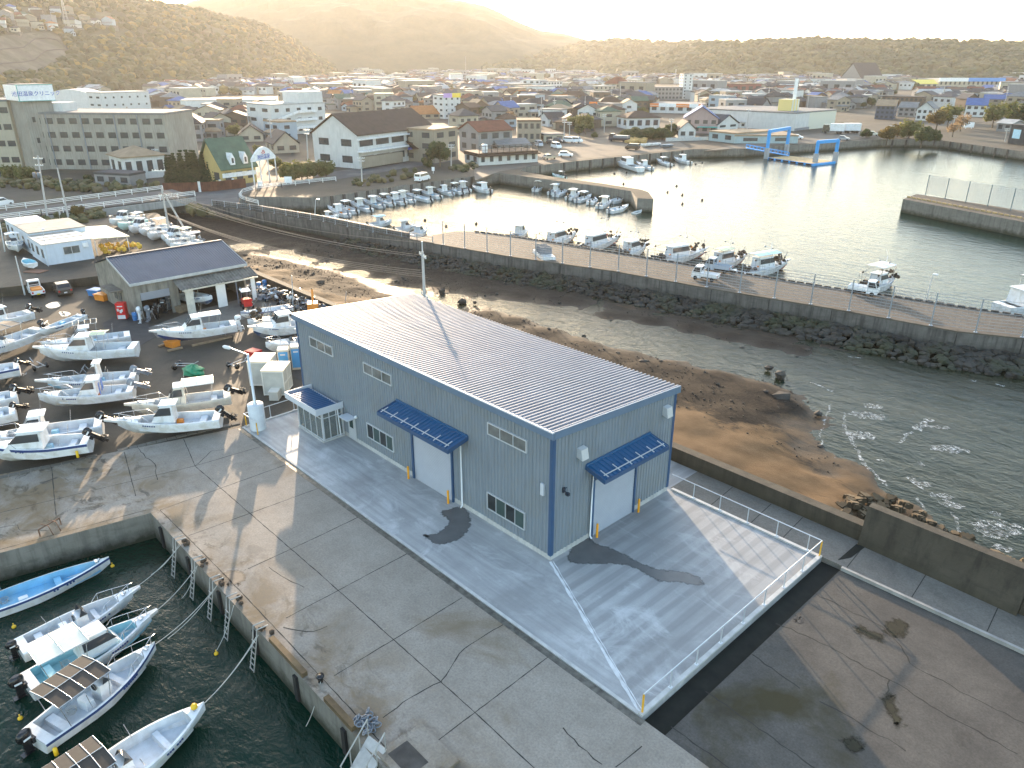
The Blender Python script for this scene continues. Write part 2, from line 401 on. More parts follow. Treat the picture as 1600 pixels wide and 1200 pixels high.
def soften(m, amp=.9, sc=2.2, hi=.75):
    t = m.node_tree; b = t.nodes['Principled BSDF']; v = t.nodes.new('ShaderNodeNewGeometry').outputs['Position']; ga = t.nodes.new('ShaderNodeAttribute'); ga.attribute_name = 'cover'
    ad = t.nodes.new('ShaderNodeMath'); ad.operation = 'ADD'; t.links.new(ga.outputs['Fac'], ad.inputs[0]); t.links.new(ramp(t, noi(t, v, sc, 6, .75), .25, .75, -amp/2, amp/2), ad.inputs[1])
    t.links.new(ramp(t, ad.outputs[0], .25, hi), b.inputs['Alpha'])
soften(m_wet, .8, 2.5, .6)
blot('wet_patch', [(722, 793), (733, 805), (734, 820), (728, 832), (716, 842), (698, 849), (682, 849), (664, 839), (664, 836), (680, 835), (692, 828), (702, 818), (698, 808), (690, 801), (705, 795)], .026, m_wet)
blot('wet_patch', [(921, 842), (935, 851), (955, 857), (985, 872), (1010, 884), (1040, 892), (1065, 894), (1092, 903), (1098, 910), (1086, 914), (1060, 909), (1035, 908), (1010, 897), (985, 884), (955, 880), (925, 881), (900, 880), (889, 873), (893, 858), (908, 848)], .026, m_wet)
m_stain = mat('rust_mud_stain', (.15, .10, .05), .9, var=.4, vscale=1.2, world=True)
m_oil = mat('oil_stain', (.05, .045, .04), .6, var=.4, vscale=1.5, world=True)
blot('oil_stain', [(349, 893), (380, 893), (384, 903), (372, 915), (355, 910)], .004, m_oil)
m_moss = mat('slab_moss', (.018, .017, .008), .95, var=.4, vscale=2.5, world=True)
for q_ in (m_oil, m_moss): soften(q_, 1.5, 1.6, .95)
blot('moss_patch', [(1386, 972), (1400, 966), (1415, 972), (1418, 988), (1408, 997), (1396, 996), (1383, 985)], -.117, m_moss)
blot('moss_patch', [(1340, 978), (1362, 984), (1382, 994), (1378, 1003), (1352, 996), (1335, 985)], -.117, m_moss)
blot('moss_patch', [(1378, 1088), (1398, 1086), (1402, 1110), (1412, 1128), (1398, 1135), (1388, 1112)], -.117, m_moss)
blot('moss_patch', [(1320, 1150), (1345, 1155), (1352, 1172), (1335, 1178), (1318, 1165)], -.117, m_moss)
blot('moss_patch', [(1238, 966), (1250, 962), (1256, 969), (1246, 974)], -.117, m_oil)
# strip of granite setts between quay and yard
mb = MB(); A_, B_ = G(-60, 760), G(372, 661); d = (B_-A_); L_ = d.length; d.normalize(); nrm = Vector((-d.y, d.x, 0)); x = 0; rr = random.Random(5)
while x < L_:
    l = rr.uniform(.55, .8)
    if rr.random() < .92:
        mb.M = Matrix.Translation(A_+d*x) @ Matrix.Rotation(math.atan2(d.y, d.x), 4, 'Z')
        mb.box(0, l*.93, -.2, .2, -.05, rr.uniform(.02, .07))
    x += l
mb.M = Matrix.Identity(4)
struct(mb.build('sett_strip', m_path))
# workshop forecourt slab, dark asphalt patch and puddles in the yard
mb = MB(); mb.prism(P2([(232, 512), (246, 528), (372, 502), (452, 470), (395, 462), (290, 490)], 0), -.03, .006, 0, False)
struct(mb.build('forecourt_slab', m_path))
m_asph = mat('asphalt_patch', (.045, .042, .042), .9, var=.3, vscale=1, world=True)
mb = MB(); mb.prism(P2([(160, 505), (212, 478), (240, 520), (243, 526), (205, 548), (170, 530)], 0), -.03, .003, 0, False)
mb.prism(P2([(405, 560), (470, 528), (480, 600), (430, 572)], 0), -.03, .003, 0, False)
struct(mb.build('asphalt_patch', m_asph))
m_pud = mat('puddle_water', (.05, .048, .042), .03, var=.1)
for k, l in enumerate(([(76, 475), (90, 472), (92, 478), (82, 481), (75, 479)], [(44, 485), (52, 482), (54, 486), (46, 487)], [(95, 487), (108, 490), (100, 494)])):
    blot('puddle', l, .0035, m_pud)
# quay parapets: sea wall behind the building, low part then tall part
mb = MB()
mb.prism([(-75, 15.35), (11.6, 15.05), (11.6, 15.75), (-75, 16.15)], -3.5, 1.12)
tag(mb.build('sea_wall', m_parapet), 'low brown stained sea wall behind the blue-grey warehouse', 'wall')
mb = MB(); n = 40
for x0, x1, z in ((11.65, 20.2, 2.5), (20.22, 60, 2.42)):
    mb.add([(x0, 14.55, -.5), (x1, 14.2, -.5), (x1, 15.0, z), (x0, 15.15, z), (x0, 16.0, -3.5), (x1, 15.9, -3.5), (x0, 15.75, z), (x1, 15.6, z)],
           [(0, 1, 2, 3), (3, 2, 7, 6), (6, 7, 5, 4), (0, 3, 6, 4), (1, 5, 7, 2)])
tag(mb.build('sea_wall', m_parapet), 'tall brown concrete sea wall beside the dark side slab', 'wall')

mb = MB(); strip(mb, [(.1, -.1), (10.6, -5.2)], .16, .026, .02); strip(mb, [(.2, .05), (10.75, -5.1)], .05, .0265, .02)
struct(mb.build('apron_joint', mat('pale_apron_joint', (.62, .63, .64), .8, var=.2, vscale=2, world=True)))
# ---------------------------------------------------------------- beach and river bed between the yard and the jetty
ctrl = []   # bearing, height, gravel share (dark tone also stands for jetty wall shade)
def cp(z, g, *pts):
    for p in pts: ctrl.append((G(p[0], p[1], z), z, g))
cp(-1.0, .1, (420, 432), (480, 458), (530, 478), (395, 418)); cp(-.9, .05, (1060, 700), (1120, 715), (1200, 748), (1290, 790)); cp(-1.1, .05, (1080, 660), (1160, 690))
cp(-1.3, .05, (1330, 770), (1250, 745), (1390, 800)); cp(-1.25, .0, (600, 480), (560, 470), (480, 440), (440, 425))
cp(-1.55, .75, (470, 430), (520, 442), (560, 455), (590, 465), (430, 410)); cp(-1.25, .8, (1090, 610), (1150, 640), (1050, 600), (1000, 575)); cp(-1.5, .9, (900, 545), (960, 565), (1030, 580), (1100, 590), (1180, 615), (1230, 630))
cp(-1.62, .8, (850, 520), (760, 490), (800, 500), (840, 535))
cp(-1.885, .4, (1245, 600), (1258, 625), (1240, 660), (1262, 700), (1290, 740), (1340, 775), (1420, 812), (1500, 860))
cp(-2.3, .3, (1300, 640), (1330, 700), (1420, 770), (1520, 830), (1400, 680), (1500, 700), (1300, 590), (1400, 610), (1600, 780), (1600, 900))
cp(-2.12, .2, (440, 398), (480, 409), (520, 418), (560, 430), (590, 443), (395, 386), (640, 460), (690, 478), (610, 455), (460, 404)); cp(-2.2, .3, (870, 499), (900, 506), (930, 514), (960, 522), (990, 529), (1020, 536), (1050, 542), (1080, 548), (1110, 555), (1140, 562), (1170, 569), (1200, 576), (1230, 582), (800, 485), (840, 493), (1000, 521), (1100, 543), (1180, 558), (1250, 572))
cp(-1.95, .6, (740, 478), (700, 462))
cp(-1.72, .75, (960, 490), (1020, 500), (1080, 512), (1140, 525), (1200, 536), (1250, 543)); cp(-1.95, .9, (1290, 552), (1330, 560), (1240, 560), (1150, 548), (1060, 528), (980, 508), (890, 488))
cp(-1.72, .9, (820, 460), (760, 450), (700, 435), (650, 425), (600, 412), (880, 470), (640, 440), (700, 452)); cp(-1.68, 1.4, (330, 345), (360, 358), (400, 371), (440, 383), (480, 392), (520, 401), (560, 411), (600, 425), (640, 438), (420, 377), (500, 396))  # real mud, gravel raised to paint in the jetty wall's shadow and reflection
cp(-1.6, 1.5, (310, 330), (360, 340), (430, 355), (480, 365), (520, 372), (580, 388), (640, 402), (700, 420))  # dark mud that also carries the jetty wall's shadow in its colour
cp(-1.45, 1.0, (395, 405), (430, 416), (470, 426), (510, 436), (550, 450))
pts = np.array([c[0][:2] for c in ctrl]); val = np.array([[c[1], c[2]] for c in ctrl])
def rbf(q):
    d = np.hypot(q[:, None, 0]-pts[None, :, 0], q[:, None, 1]-pts[None, :, 1])
    w_ = 1/(d**2.6+.25)
    w_ /= w_.sum(1)[:, None]
    return w_ @ val
def jetline(x):   # river side of the jetty
    xs = [-140, -128.7, -112.3, -94.8, -79.4, -65.7, -52.7, -37.8, -23.8, -9.8, 2.8, 8.2, 40]
    ys = [29, 31.3, 36.75, 40.2, 41.8, 44.2, 46.8, 51.2, 53.5, 56.5, 57.4+1, 61, 72]
    return float(np.interp(x, xs, ys))
NX, NY = 330, 110
vs_, uvv = [], []
for i in range(NX+1):
    x = -140+i*(180/NX)
    y0, y1 = 15.4, jetline(x)+.6
    for j in range(NY+1): vs_.append((x, y0+(y1-y0)*j/NY))
q = np.array(vs_); hv = np.concatenate([rbf(q[k:k+4000]) for k in range(0, len(q), 4000)])
V = []
for (x, y), (z, g) in zip(vs_, hv):
    nz = noise.fractal(Vector((x*.35, y*.35, 0)), 1, 2, 4)*.10 + noise.fractal(Vector((x*1.9, y*1.9, 3)), 1, 2, 2)*.05*(.3+g)
    V.append((x, y, z+nz))
me = bpy.data.meshes.new('beach')
me.from_pydata(V, [], [(i*(NY+1)+j, (i+1)*(NY+1)+j, (i+1)*(NY+1)+j+1, i*(NY+1)+j+1) for i in range(NX) for j in range(NY)])
at = me.attributes.new('gravel', 'FLOAT', 'POINT'); at.data.foreach_set('value', hv[:, 1].astype(np.float32))
me.polygons.foreach_set('use_smooth', [True]*len(me.polygons))
m_beach, t, b = newmat('beach_sand_gravel')
v = t.nodes.new('ShaderNodeNewGeometry').outputs['Position']
ga = t.nodes.new('ShaderNodeAttribute'); ga.attribute_name = 'gravel'
sx = t.nodes.new('ShaderNodeSeparateXYZ'); t.links.new(v, sx.inputs[0])
sand = mixc(t, ramp(t, noi(t, v, .8, 5), .3, .7), (.10, .062, .032), (.145, .094, .052))
grav = mixc(t, ramp(t, noi(t, v, 3.2, 5, .75), .35, .65), (.014, .011, .008), (.044, .033, .025))
gm = t.nodes.new('ShaderNodeMath'); gm.operation = 'ADD'; t.links.new(ga.outputs['Fac'], gm.inputs[0])
t.links.new(ramp(t, noi(t, mapping(t, v, (.6, 1.2, 1)), .45, 6, .72, .6), .2, .8, -.5, .5), gm.inputs[1])
c = mixc(t, ramp(t, gm.outputs[0], .35, .55), sand, grav)
wet = ramp(t, sx.outputs[2], -1.9, -1.62, 1, 0)
c = mixc(t, mul(t, wet, .6), c, (.055, .045, .035))
t.links.new(c, b.inputs['Base Color'])
t.links.new(ramp(t, wet, .3, 1, .9, .5), b.inputs['Roughness']); b.inputs['Specular IOR Level'].default_value = .10
bumpit(t, b, noi(t, v, 5, 5, .8), .5, .08)
me.materials.append(m_beach)
o = bpy.data.objects.new('beach', me); COL.objects.link(o); struct(o)
# stones: rip-rap along the jetty foot (one mass) and pebbly litter on the gravel
ROCKT = []
def icorock(seed):
    bm = bmesh.new(); bmesh.ops.create_icosphere(bm, subdivisions=1, radius=1)
    r = random.Random(seed)
    for x in bm.verts: x.co *= r.uniform(.7, 1.12)
    vs = [tuple(x.co) for x in bm.verts]; fs = [tuple(x.index for x in f.verts) for f in bm.faces]; bm.free()
    return vs, fs
for k in range(6): ROCKT.append(icorock(k))
def rocks(name, spots, m, seed=1):
    mb = MB(); r = random.Random(seed)
    for p, s in spots:
        vs, fs = ROCKT[r.randrange(6)]
        mb.M = Matrix.Translation(p) @ Matrix.Rotation(r.uniform(0, 6.3), 4, 'Z') @ Matrix.Rotation(r.uniform(-.4, .4), 4, 'X') @ Matrix.Diagonal((s*r.uniform(.8, 1.3), s*r.uniform(.8, 1.3), s*r.uniform(.55, .9), 1))
        mb.add(vs, fs, 0)
    mb.M = Matrix.Identity(4)
    return mb.build(name, m)
m_rock = mat('riprap_rock', (.036, .033, .028), .9, var=.6, vscale=.35, bump=.4, bscale=4, dirt=(.035, .042, .018), dirt_amt=.8, world=True, dscale=.25)
m_stone = mat('beach_stone', (.05, .042, .034), .9, var=.5, vscale=.9, world=True)
r = random.Random(11); sp = []
for k in range(2600):
    x = r.uniform(-88, 32); y = jetline(x); u_ = r.random()**1.3; wdt = np.interp(x, [-90, -40, 10, 30], [4.0, 3.6, 4.6, 5.5])
    if r.random() > np.interp(x, [-90, -78, -60], [.25, .6, 1]): continue
    sp.append((Vector((x, y-.2-u_*wdt, -.75-u_*1.15+r.uniform(-.15, .15))), r.uniform(.25, .62)*np.interp(x, [-60, 10], [.85, 1.1])))
stuff(rocks('riprap', sp, m_rock, 3), 'dark rock armour heaped along the foot of the jetty wall', 'rocks')
tree_ = None
def beachz(x, y):
    h = rbf(np.array([[x, y]]))[0]; return float(h[0]), float(h[1])
sp = []
qq = np.column_stack([np.array([r.uniform(-95, 6) for _ in range(11000)]), np.zeros(11000)])
qq[:, 1] = [r.uniform(16.5, jetline(x)-3.5) for x in qq[:, 0]]
hh = rbf(qq)
for (x, y), (z, g) in zip(qq, hh):
    nn = noise.noise(Vector((x*.12, y*.25, 1)))
    if r.random() < (g-.35)*1.1+nn*.7 and z > -2.05: sp.append((Vector((x, y, z+.02)), r.uniform(.035, .11) if r.random() < .97 else r.uniform(.15, .34)))
stuff(rocks('beach_stones', sp, m_stone, 4), 'dark stones and cobbles littering the river beach', 'stones')
for k, (px, py, s, lab) in enumerate(((722, 471, .75, 'dark boulder beside the stream behind the warehouse roof'), (742, 473, .35, 'small dark rock at the stream edge, behind the warehouse roof'), (690, 455, .6, 'flat dark rock on the river bank by the utility pole'),
      (1222, 622, .8, 'weedy dark boulder on the gravel point'), (1278, 646, .5, 'dark boulder at the tide line off the gravel point'), (1201, 575, .45, 'round dark rock standing in the stream'), (1220, 587, .8, 'long flat rock in the shallow stream mouth'), (1005, 565, .6, 'rusty brown rock just behind the warehouse eave'), (1143, 708, .3, 'pale stone lying alone on the sand'), (500, 443, .8, 'grey boulder on the sand bank near the engine heap'))):
    p = G(px, py, -1.6)
    tag(rocks('boulder', [(Vector((0, 0, 0)), s)], m_stone, k), lab, 'rock', 'boulders on the river beach').location = p
# concrete armour blocks along the outer foot of the sea wall
m_block = mat('armour_block', (.085, .060, .032), .95, var=.35, vscale=2, bump=.3)
bm_ = MB()
bm_.box(-.32, .32, -.32, .32, 0, .42, 0, .08)
for a in range(4): bm_.M = Matrix.Rotation(a*math.pi/2, 4, 'Z'); bm_.box(.22, .5, -.16, .16, .05, .36, 0, .04)
bm_.M = Matrix.Identity(4); me_b = bm_.mesh('armour_block', m_block)
r = random.Random(2); k = 0
bx_ = [(1312, 793), (1330, 794), (1350, 797), (1372, 791), (1400, 798), (1430, 809), (1470, 826), (1510, 842), (1560, 862), (1600, 878), (1650, 899)]
bp_ = [G(x_, y_, -1.0) for x_, y_ in bx_]; bl_ = []
for a_, b2_ in zip(bp_, bp_[1:]):
    n_ = max(1, round((b2_-a_).length/.86)); bl_ += [a_+(b2_-a_)*(q_/n_) for q_ in range(n_)]
for bi_, bpt in enumerate(bl_):
    for row in range(4 if bi_ < 4 else (3 if bi_ < 6 else (2 if bi_ < 10 else 1))):
        o = bpy.data.objects.new('armour_block', me_b); COL.objects.link(o)
        o.location = (bpt.x+r.uniform(-.15, .15), bpt.y+row*.8-.3+r.uniform(-.2, .2), -1.55+r.uniform(0, .3)); o.rotation_euler = (r.uniform(-.3, .3), r.uniform(-.3, .3), r.uniform(0, 3)); s = r.uniform(.85, 1.15); o.scale = (s, s, s)
        tag(o, 'brown concrete armour block in the row along the sea wall foot', 'concrete block', 'armour blocks at the foot of the sea wall'); k += 1
# breaking wavelets: foam lying on the water
m_foam, t, b = newmat('sea_foam')
v = t.nodes.new('ShaderNodeNewGeometry').outputs['Position']
b.inputs['Base Color'].default_value = (.6, .62, .62, 1); b.inputs['Roughness'].default_value = .7
tr = t.nodes.new('ShaderNodeBsdfTransparent'); mx = t.nodes.new('ShaderNodeMixShader')
t.links.new(ramp(t, noi(t, mapping(t, v, (1, 1.8, 1), (0, 0, R(35))), 2.2, 7, .85, 1.2), .50, .60), mx.inputs[0]); t.links.new(tr.outputs[0], mx.inputs[1]); t.links.new(b.outputs[0], mx.inputs[2])
t.links.new(mx.outputs[0], t.nodes['Material Output'].inputs[0])
mb = MB()
def foam(pts, w0):
    P_ = [G(x, y, WZ).to_2d() for x, y in pts]; strip(mb, P_, w0, WZ+.03, .12)
foam([(1320, 645), (1318, 665), (1328, 685), (1340, 705), (1348, 725), (1370, 745), (1388, 760)], .28); foam([(1298, 632), (1290, 655), (1283, 672), (1284, 700)], .16); foam([(1265, 598), (1285, 605), (1300, 612)], .3)
foam([(1430, 672), (1445, 662), (1456, 655)], .7); foam([(1405, 692), (1415, 680), (1425, 675)], .3); foam([(1420, 745), (1432, 758), (1445, 765)], .5); foam([(1475, 780), (1490, 790)], .5); foam([(1488, 800), (1500, 830), (1517, 850)], .22); foam([(1433, 778), (1445, 800)], .18); foam([(1305, 715), (1312, 735)], .12)
foam([(1325, 557), (1350, 560)], .25); foam([(1515, 594), (1525, 596)], .3); foam([(1555, 600), (1570, 604)], .3); foam([(1375, 718), (1380, 722)], .5); foam([(1438, 722), (1442, 728)], .3)
for c_, a, bb in (((1355, 650), 2.0, .9), ((1362, 635), 1.0, .7), ((1345, 680), 1.6, .9), ((1480, 702), 1.8, .8), ((1560, 825), 1.9, 1.2), ((1552, 833), 1.4, .9), ((1487, 790), 1., .6), ((1566, 857), .7, .5), ((1555, 803), .5, .4), ((1465, 668), 1.3, .4), ((1442, 757), .9, .5), ((1470, 775), 1.0, .4)):
    p = G(*c_, WZ); n = 18; rr = random.Random(c_[0])
    mb.add([(p.x+math.cos(6.283*i/n)*a*rr.uniform(.6, 1.15)*.7-math.sin(6.283*i/n)*bb*rr.uniform(.6, 1.15)*.7, p.y+math.cos(6.283*i/n)*a*.6*rr.uniform(.6, 1.1)+math.sin(6.283*i/n)*bb*rr.uniform(.6, 1.1)*.6, WZ+.034) for i in range(n)], [tuple(range(n))])
stuff(mb.build('sea_foam', m_foam), 'white foam of small waves breaking off the beach', 'foam')
# ---------------------------------------------------------------- jetty, town ground, mole, breakwater
m_deck = concrete('jetty_deck_concrete', (.10, .086, .070), (.165, .142, .118), (.07, .055, .038), .7, .6)
m_town = concrete('town_ground', (.058, .052, .041), (.10, .088, .068), (.06, .06, .03), .6, .5, sc=.35)
DZ = .8
near = [(-128.7, 31.3), (-112.3, 36.75), (-94.8, 40.2), (-79.4, 41.8), (-65.7, 44.2), (-52.7, 46.8), (-37.8, 51.2), (-23.8, 53.5), (-9.8, 56.5), (2.8, 58.4), (8.2, 61), (24, 66), (40, 71)]
far_ = [(40, 82), (20, 74.5), (5.9, 70), (-6.15, 67.6), (-13.9, 65.4), (-39.5, 61.2), (-54.9, 58.6), (-63.7, 57.1), (-70.2, 54.8), (-72.6, 52.5), (-72.8, 45.2), (-79.4, 43.6), (-94.8, 42.2), (-112, 38.9), (-124, 35.5), (-129.5, 38)]
o = land('jetty_deck', near+far_, -6, DZ, m_deck, m_jetwall)
# joints of the jetty wall
mb = MB()
for k in range(len(near)-2):
    a, b_ = Vector(near[k]), Vector(near[k+1]); L = (b_-a).length; n = max(1, round(L/9))
    for i in range(n):
        p = a+(b_-a)*(i/n); d = (b_-a).normalized()
        mb.bar((p.x-d.y*-.0, p.y-.012, -1.8), (p.x, p.y-.012, DZ-.01), .06, .06)
struct(mb.build('jetty_wall_joints', m_crack))
mb = MB()   # coping strip on the river side
for k in range(3, len(near)-1):
    a, b_ = Vector(near[k]), Vector(near[k+1]); d = (b_-a).normalized(); nn = Vector((-d.y, d.x))
    q_ = [a+nn*.02, b_+nn*.02, b_+nn*.55, a+nn*.55]
    mb.prism([tuple(x) for x in q_], DZ-.05, DZ+.16, 0, False)
struct(mb.build('jetty_coping', m_deck))
# lit inner parapet along the narrow neck of the jetty
pts_ = [(-124, 33.6), (-112.3, 37.6), (-94.8, 41.0), (-79.4, 42.6), (-73.2, 43.6)]
mb = MB()
for a, b_ in zip(pts_, pts_[1:]): mb.bar((*a, DZ+.45), (*b_, DZ+.45), .35, .9)
tag(mb.build('parapet_wall', m_jetwall), 'long low concrete parapet along the narrow neck of the jetty', 'wall')
# tall mesh fence along the river side
m_fpost = mat('galvanised_post', (.36, .40, .45), .45, .5, var=.1)
m_wire, t, b = newmat('fence_mesh')
b.inputs['Base Color'].default_value = (.30, .33, .37, 1); b.inputs['Metallic'].default_value = .5; b.inputs['Roughness'].default_value = .5
def fence(root, path, h, step, m, z0, rails=11, double=False):
    P_ = [Vector(p) for p in path]; seg = []
    for a, b_ in zip(P_, P_[1:]): seg.append((a, b_, (b_-a).length))
    tot = sum(s[2] for s in seg); n = round(tot/step); posts = []
    def along(s):
        for a, b_, L in seg:
            if s <= L+1e-6: return a+(b_-a)*(s/L)
            s -= L
        return P_[-1]
    pp = [along(tot*i/n) for i in range(n+1)]
    mp = MB(); mp.box(-.055, .055, -.055, .055, 0, h); mp.box(-.17, .17, -.17, .17, 0, .05); mpm = mp.mesh('post', m)
    for p in pp:
        o = bpy.data.objects.new('post', mpm); COL.objects.link(o); o.parent = root; o.location = (p.x, p.y, z0)
    mw = MB()
    for a, b_ in zip(pp, pp[1:]):
        for k in range(rails):
            z = z0+.25+(h-.3)*k/(rails-1)
            mw.bar((a.x, a.y, z), (b_.x, b_.y, z), .03, .034)
        nv = int((b_-a).length/.5)
        for k in range(1, nv): q_ = a+(b_-a)*(k/nv); mw.bar((q_.x, q_.y, z0+.25), (q_.x, q_.y, z0+h-.05), .012, .012)
    mw.build('wire_mesh', m_wire, root)
ft = thing('mesh_fence', 'tall grey wire mesh fence on posts along the river edge of the jetty', 'fence')
fence(ft, [(x, y+.35) for x, y in near[4:-1]], 3.6, 4.2, m_fpost, DZ+.16)
ft = thing('handrail', 'low steel handrail along the narrow neck of the jetty', 'railing')
fence(ft, [(-124, 33.4), (-112.3, 37.4), (-94.8, 40.8), (-79.4, 42.4), (-68, 44.3)], 1.1, 3.4, m_fpost, DZ, 3)
# kerb blocks on the harbour edge of the jetty
m_bull = mat('dark_timber_kerb', (.06, .055, .05), .9, var=.4)
mb = MB()
for a, b_ in zip(far_[1:8], far_[2:9]):
    A2, B2 = Vector(a), Vector(b_); L = (B2-A2).length; n = max(1, int(L/1.1)); d = (B2-A2)/L; nn = Vector((-d.y, d.x))
    for i in range(n):
        p = A2+d*(i+.5)*L/n+nn*.3; mb.M = Matrix.Translation((p.x, p.y, DZ)) @ Matrix.Rotation(math.atan2(d.y, d.x), 4, 'Z'); mb.box(-.4, .4, -.13, .13, 0, .2)
mb.M = Matrix.Identity(4)
struct(mb.build('jetty_kerb', m_bull))
# town ground: one sheet from the harbour edge to beyond the hills
wf = [(-124, 36), (-129.5, 43), (-118, 53.4), (-119.8, 75.2), *[tuple(G(*q_, DZ)[:2]) for q_ in ((780, 270), (860, 281), (940, 291), (986, 298.5), (996, 309.5), (1021, 311), (1013, 300), (1001, 296), (940, 286.5), (860, 275.5), (812, 266.5), (822, 261))], (-124, 128.8), (-119.1, 189.8), (-108.6, 204), (-98, 246.7), (-92, 268), (-82, 280), (-75.7, 282), (-44.8, 262), (-10, 240), (40, 215)]
outer = [(1500, 900), (6000, 3000), (4000, 9000), (-7000, 9500), (-9500, 3500), (-7000, -1500), (-900, -300), (-175, -72.1), (-141, -30), (-132, 14), (-134, 30)]
land('town_ground', wf+outer, -6, DZ-.01, m_town, m_basin)
# buttress joints down the far quay wall
mb = MB()
for (a, b_, st) in (((-124.2, 112), (-124, 128.8), 4), ((-124, 128.8), (-119.1, 189.8), 5), ((-92, 268), (-82, 280), 5), ((-75.7, 282), (-44.8, 262), 5), ((-44.8, 262), (-10, 240), 5), ((-118, 53.4), (-119.8, 75.2), 3), ((-119.8, 75.2), (-120.2, 103), 3)):
    A2, B2 = Vector(a), Vector(b_); n = int((B2-A2).length/st); d = (B2-A2).normalized(); nn = Vector((d.y, -d.x))
    for i in range(1, n):
        p = A2+(B2-A2)*(i/n)+nn*.1
        mb.M = Matrix.Translation((p.x, p.y, 0)) @ Matrix.Rotation(math.atan2(d.y, d.x), 4, 'Z'); mb.box(-.3, .3, -.15, .1, -2.2, DZ-.05)
mb.M = Matrix.Identity(4)
struct(mb.build('quay_fenders', m_bull))
# breakwater with its fence
bw = [tuple(G(1411, 311, DZ)[:2]), tuple(G(1700, 366, DZ)[:2]), tuple(G(1700, 345, DZ)[:2]), tuple(G(1432, 303, DZ)[:2])]
o = land('breakwater', bw, -6, DZ, m_deck, m_basin)
del o['kind']; tag(o, 'dark concrete breakwater standing in the harbour at the right', 'breakwater')
mb = MB(); a, b_ = G(1418, 308.5, DZ), G(1700, 361, DZ); d = (b_-a); L = d.length; d.normalize(); n = int(L/1.2)
m_tan = mat('tan_kerb', (.42, .30, .15), .9, var=.3)
for i in range(n): p = a+d*(i*1.2); mb.bar((p.x, p.y, DZ+.15), (p.x+d.x*.8, p.y+d.y*.8, DZ+.15), .3, .3)
mb.build('edge_block', m_tan, o)
m_teal = mat('teal_post', (.03, .10, .14), .5, .2)
ft = thing('mesh_fence', 'tall screen fence with dark teal posts on the breakwater', 'fence')
fence(ft, [tuple(G(1446, 304.5, DZ)[:2]), tuple(G(1700, 350, DZ)[:2])], 4.1, 4.6, m_teal, DZ, 30)
# road from the bridge round the head of the harbour
m_road = mat('road_asphalt', (.075, .072, .072), .95, var=.2, vscale=.4, world=True, dirt=(.16, .15, .135), dirt_amt=.5, dscale=.15)
mb = MB(); mb.prism(P2([(300, 318), (372, 321), (376, 306), (398, 297), (440, 291), (520, 281), (640, 262), (720, 250), (700, 244), (520, 268), (430, 281), (350, 289), (270, 297)], DZ), DZ-.4, DZ+.006, 0, False)
struct(mb.build('harbour_road', m_road))
# bridge over the river
br = thing('road_bridge', 'grey concrete road bridge with white guard rails over the dark river', 'bridge')
m_bridge = mat('bridge_concrete', (.30, .295, .28), .85, var=.15, vscale=.4, streak=.5)
mb = MB(); mb.prism([(-131.5, 33), (-129.4, 5), (-128.0, -12), (-122, -60), (-131, -62), (-137.5, -12), (-139, 8), (-143, 33)], 1.0, 1.8)
mb.build('deck', m_road, br)
mb = MB(); mb.bar((-128.9, 3, .9), (-131, 33, .9), .5, 1.3); mb.bar((-139.5, 3, .9), (-143.4, 33, .9), .5, 1.3); mb.build('beam', m_bridge, br)
m_white = mat('white_paint', (.78, .78, .76), .45, var=.08, vscale=3)
def guard(name, lab, pth, z, parent=None, h=1.0, st=3.2, rails=(.45, .75, 1.0)):
    g = thing(name, lab, 'guard rail') if parent is None else None
    par = parent or g; mr = MB(); mp = MB()
    for a, b_ in zip(pth, pth[1:]):
        for rz in rails: mr.bar((*a, z+rz*h), (*b_, z+rz*h), .06, .09)
        L = (Vector(b_)-Vector(a)).length; n = max(1, int(L/st))
        for i in range(n+1): p = Vector(a)+(Vector(b_)-Vector(a))*(i/n); mp.box(p.x-.06, p.x+.06, p.y-.06, p.y+.06, z, z+h)
    mr.build('rail', m_white, par); mp.build('posts', m_white, par)
guard('r', '', [(-130.9, 33), (-128.9, 5), (-127.5, -12), (-122, -52)], 1.8, br)
guard('r', '', [(-142.6, 31), (-138.9, 8), (-138, -8)], 1.8, br)
guard('guard_rail', 'white guard rail curving round the head of the inner harbour', px2([(525, 283), (440, 292), (400, 297), (380, 303), (374, 311), (384, 316), (404, 321)], DZ), DZ)
guard('guard_rail', 'white guard rail beside the car on the upper road', [(-139, -10), (-146, -22), (-152, -45)], 1.8)
# side street east of the bridge and the parking ground by the far quay: paved areas
mb = MB(); mb.prism(P2([(742, 282), (780, 268), (860, 254), (1078, 231), (1050, 215), (985, 210), (880, 222), (850, 240), (740, 262)], DZ), DZ-.4, DZ+.005, 0, False)
mb.prism(P2([(1100, 236), (1165, 230), (1236, 225), (1310, 221), (1370, 213), (1360, 206), (1290, 207), (1170, 222)], DZ), DZ-.4, DZ+.005, 0, False)
m_pave = concrete('quayside_paving', (.12, .105, .088), (.185, .16, .13), (.11, .09, .06), .6, .3, sc=.4)
struct(mb.build('quayside', m_pave))
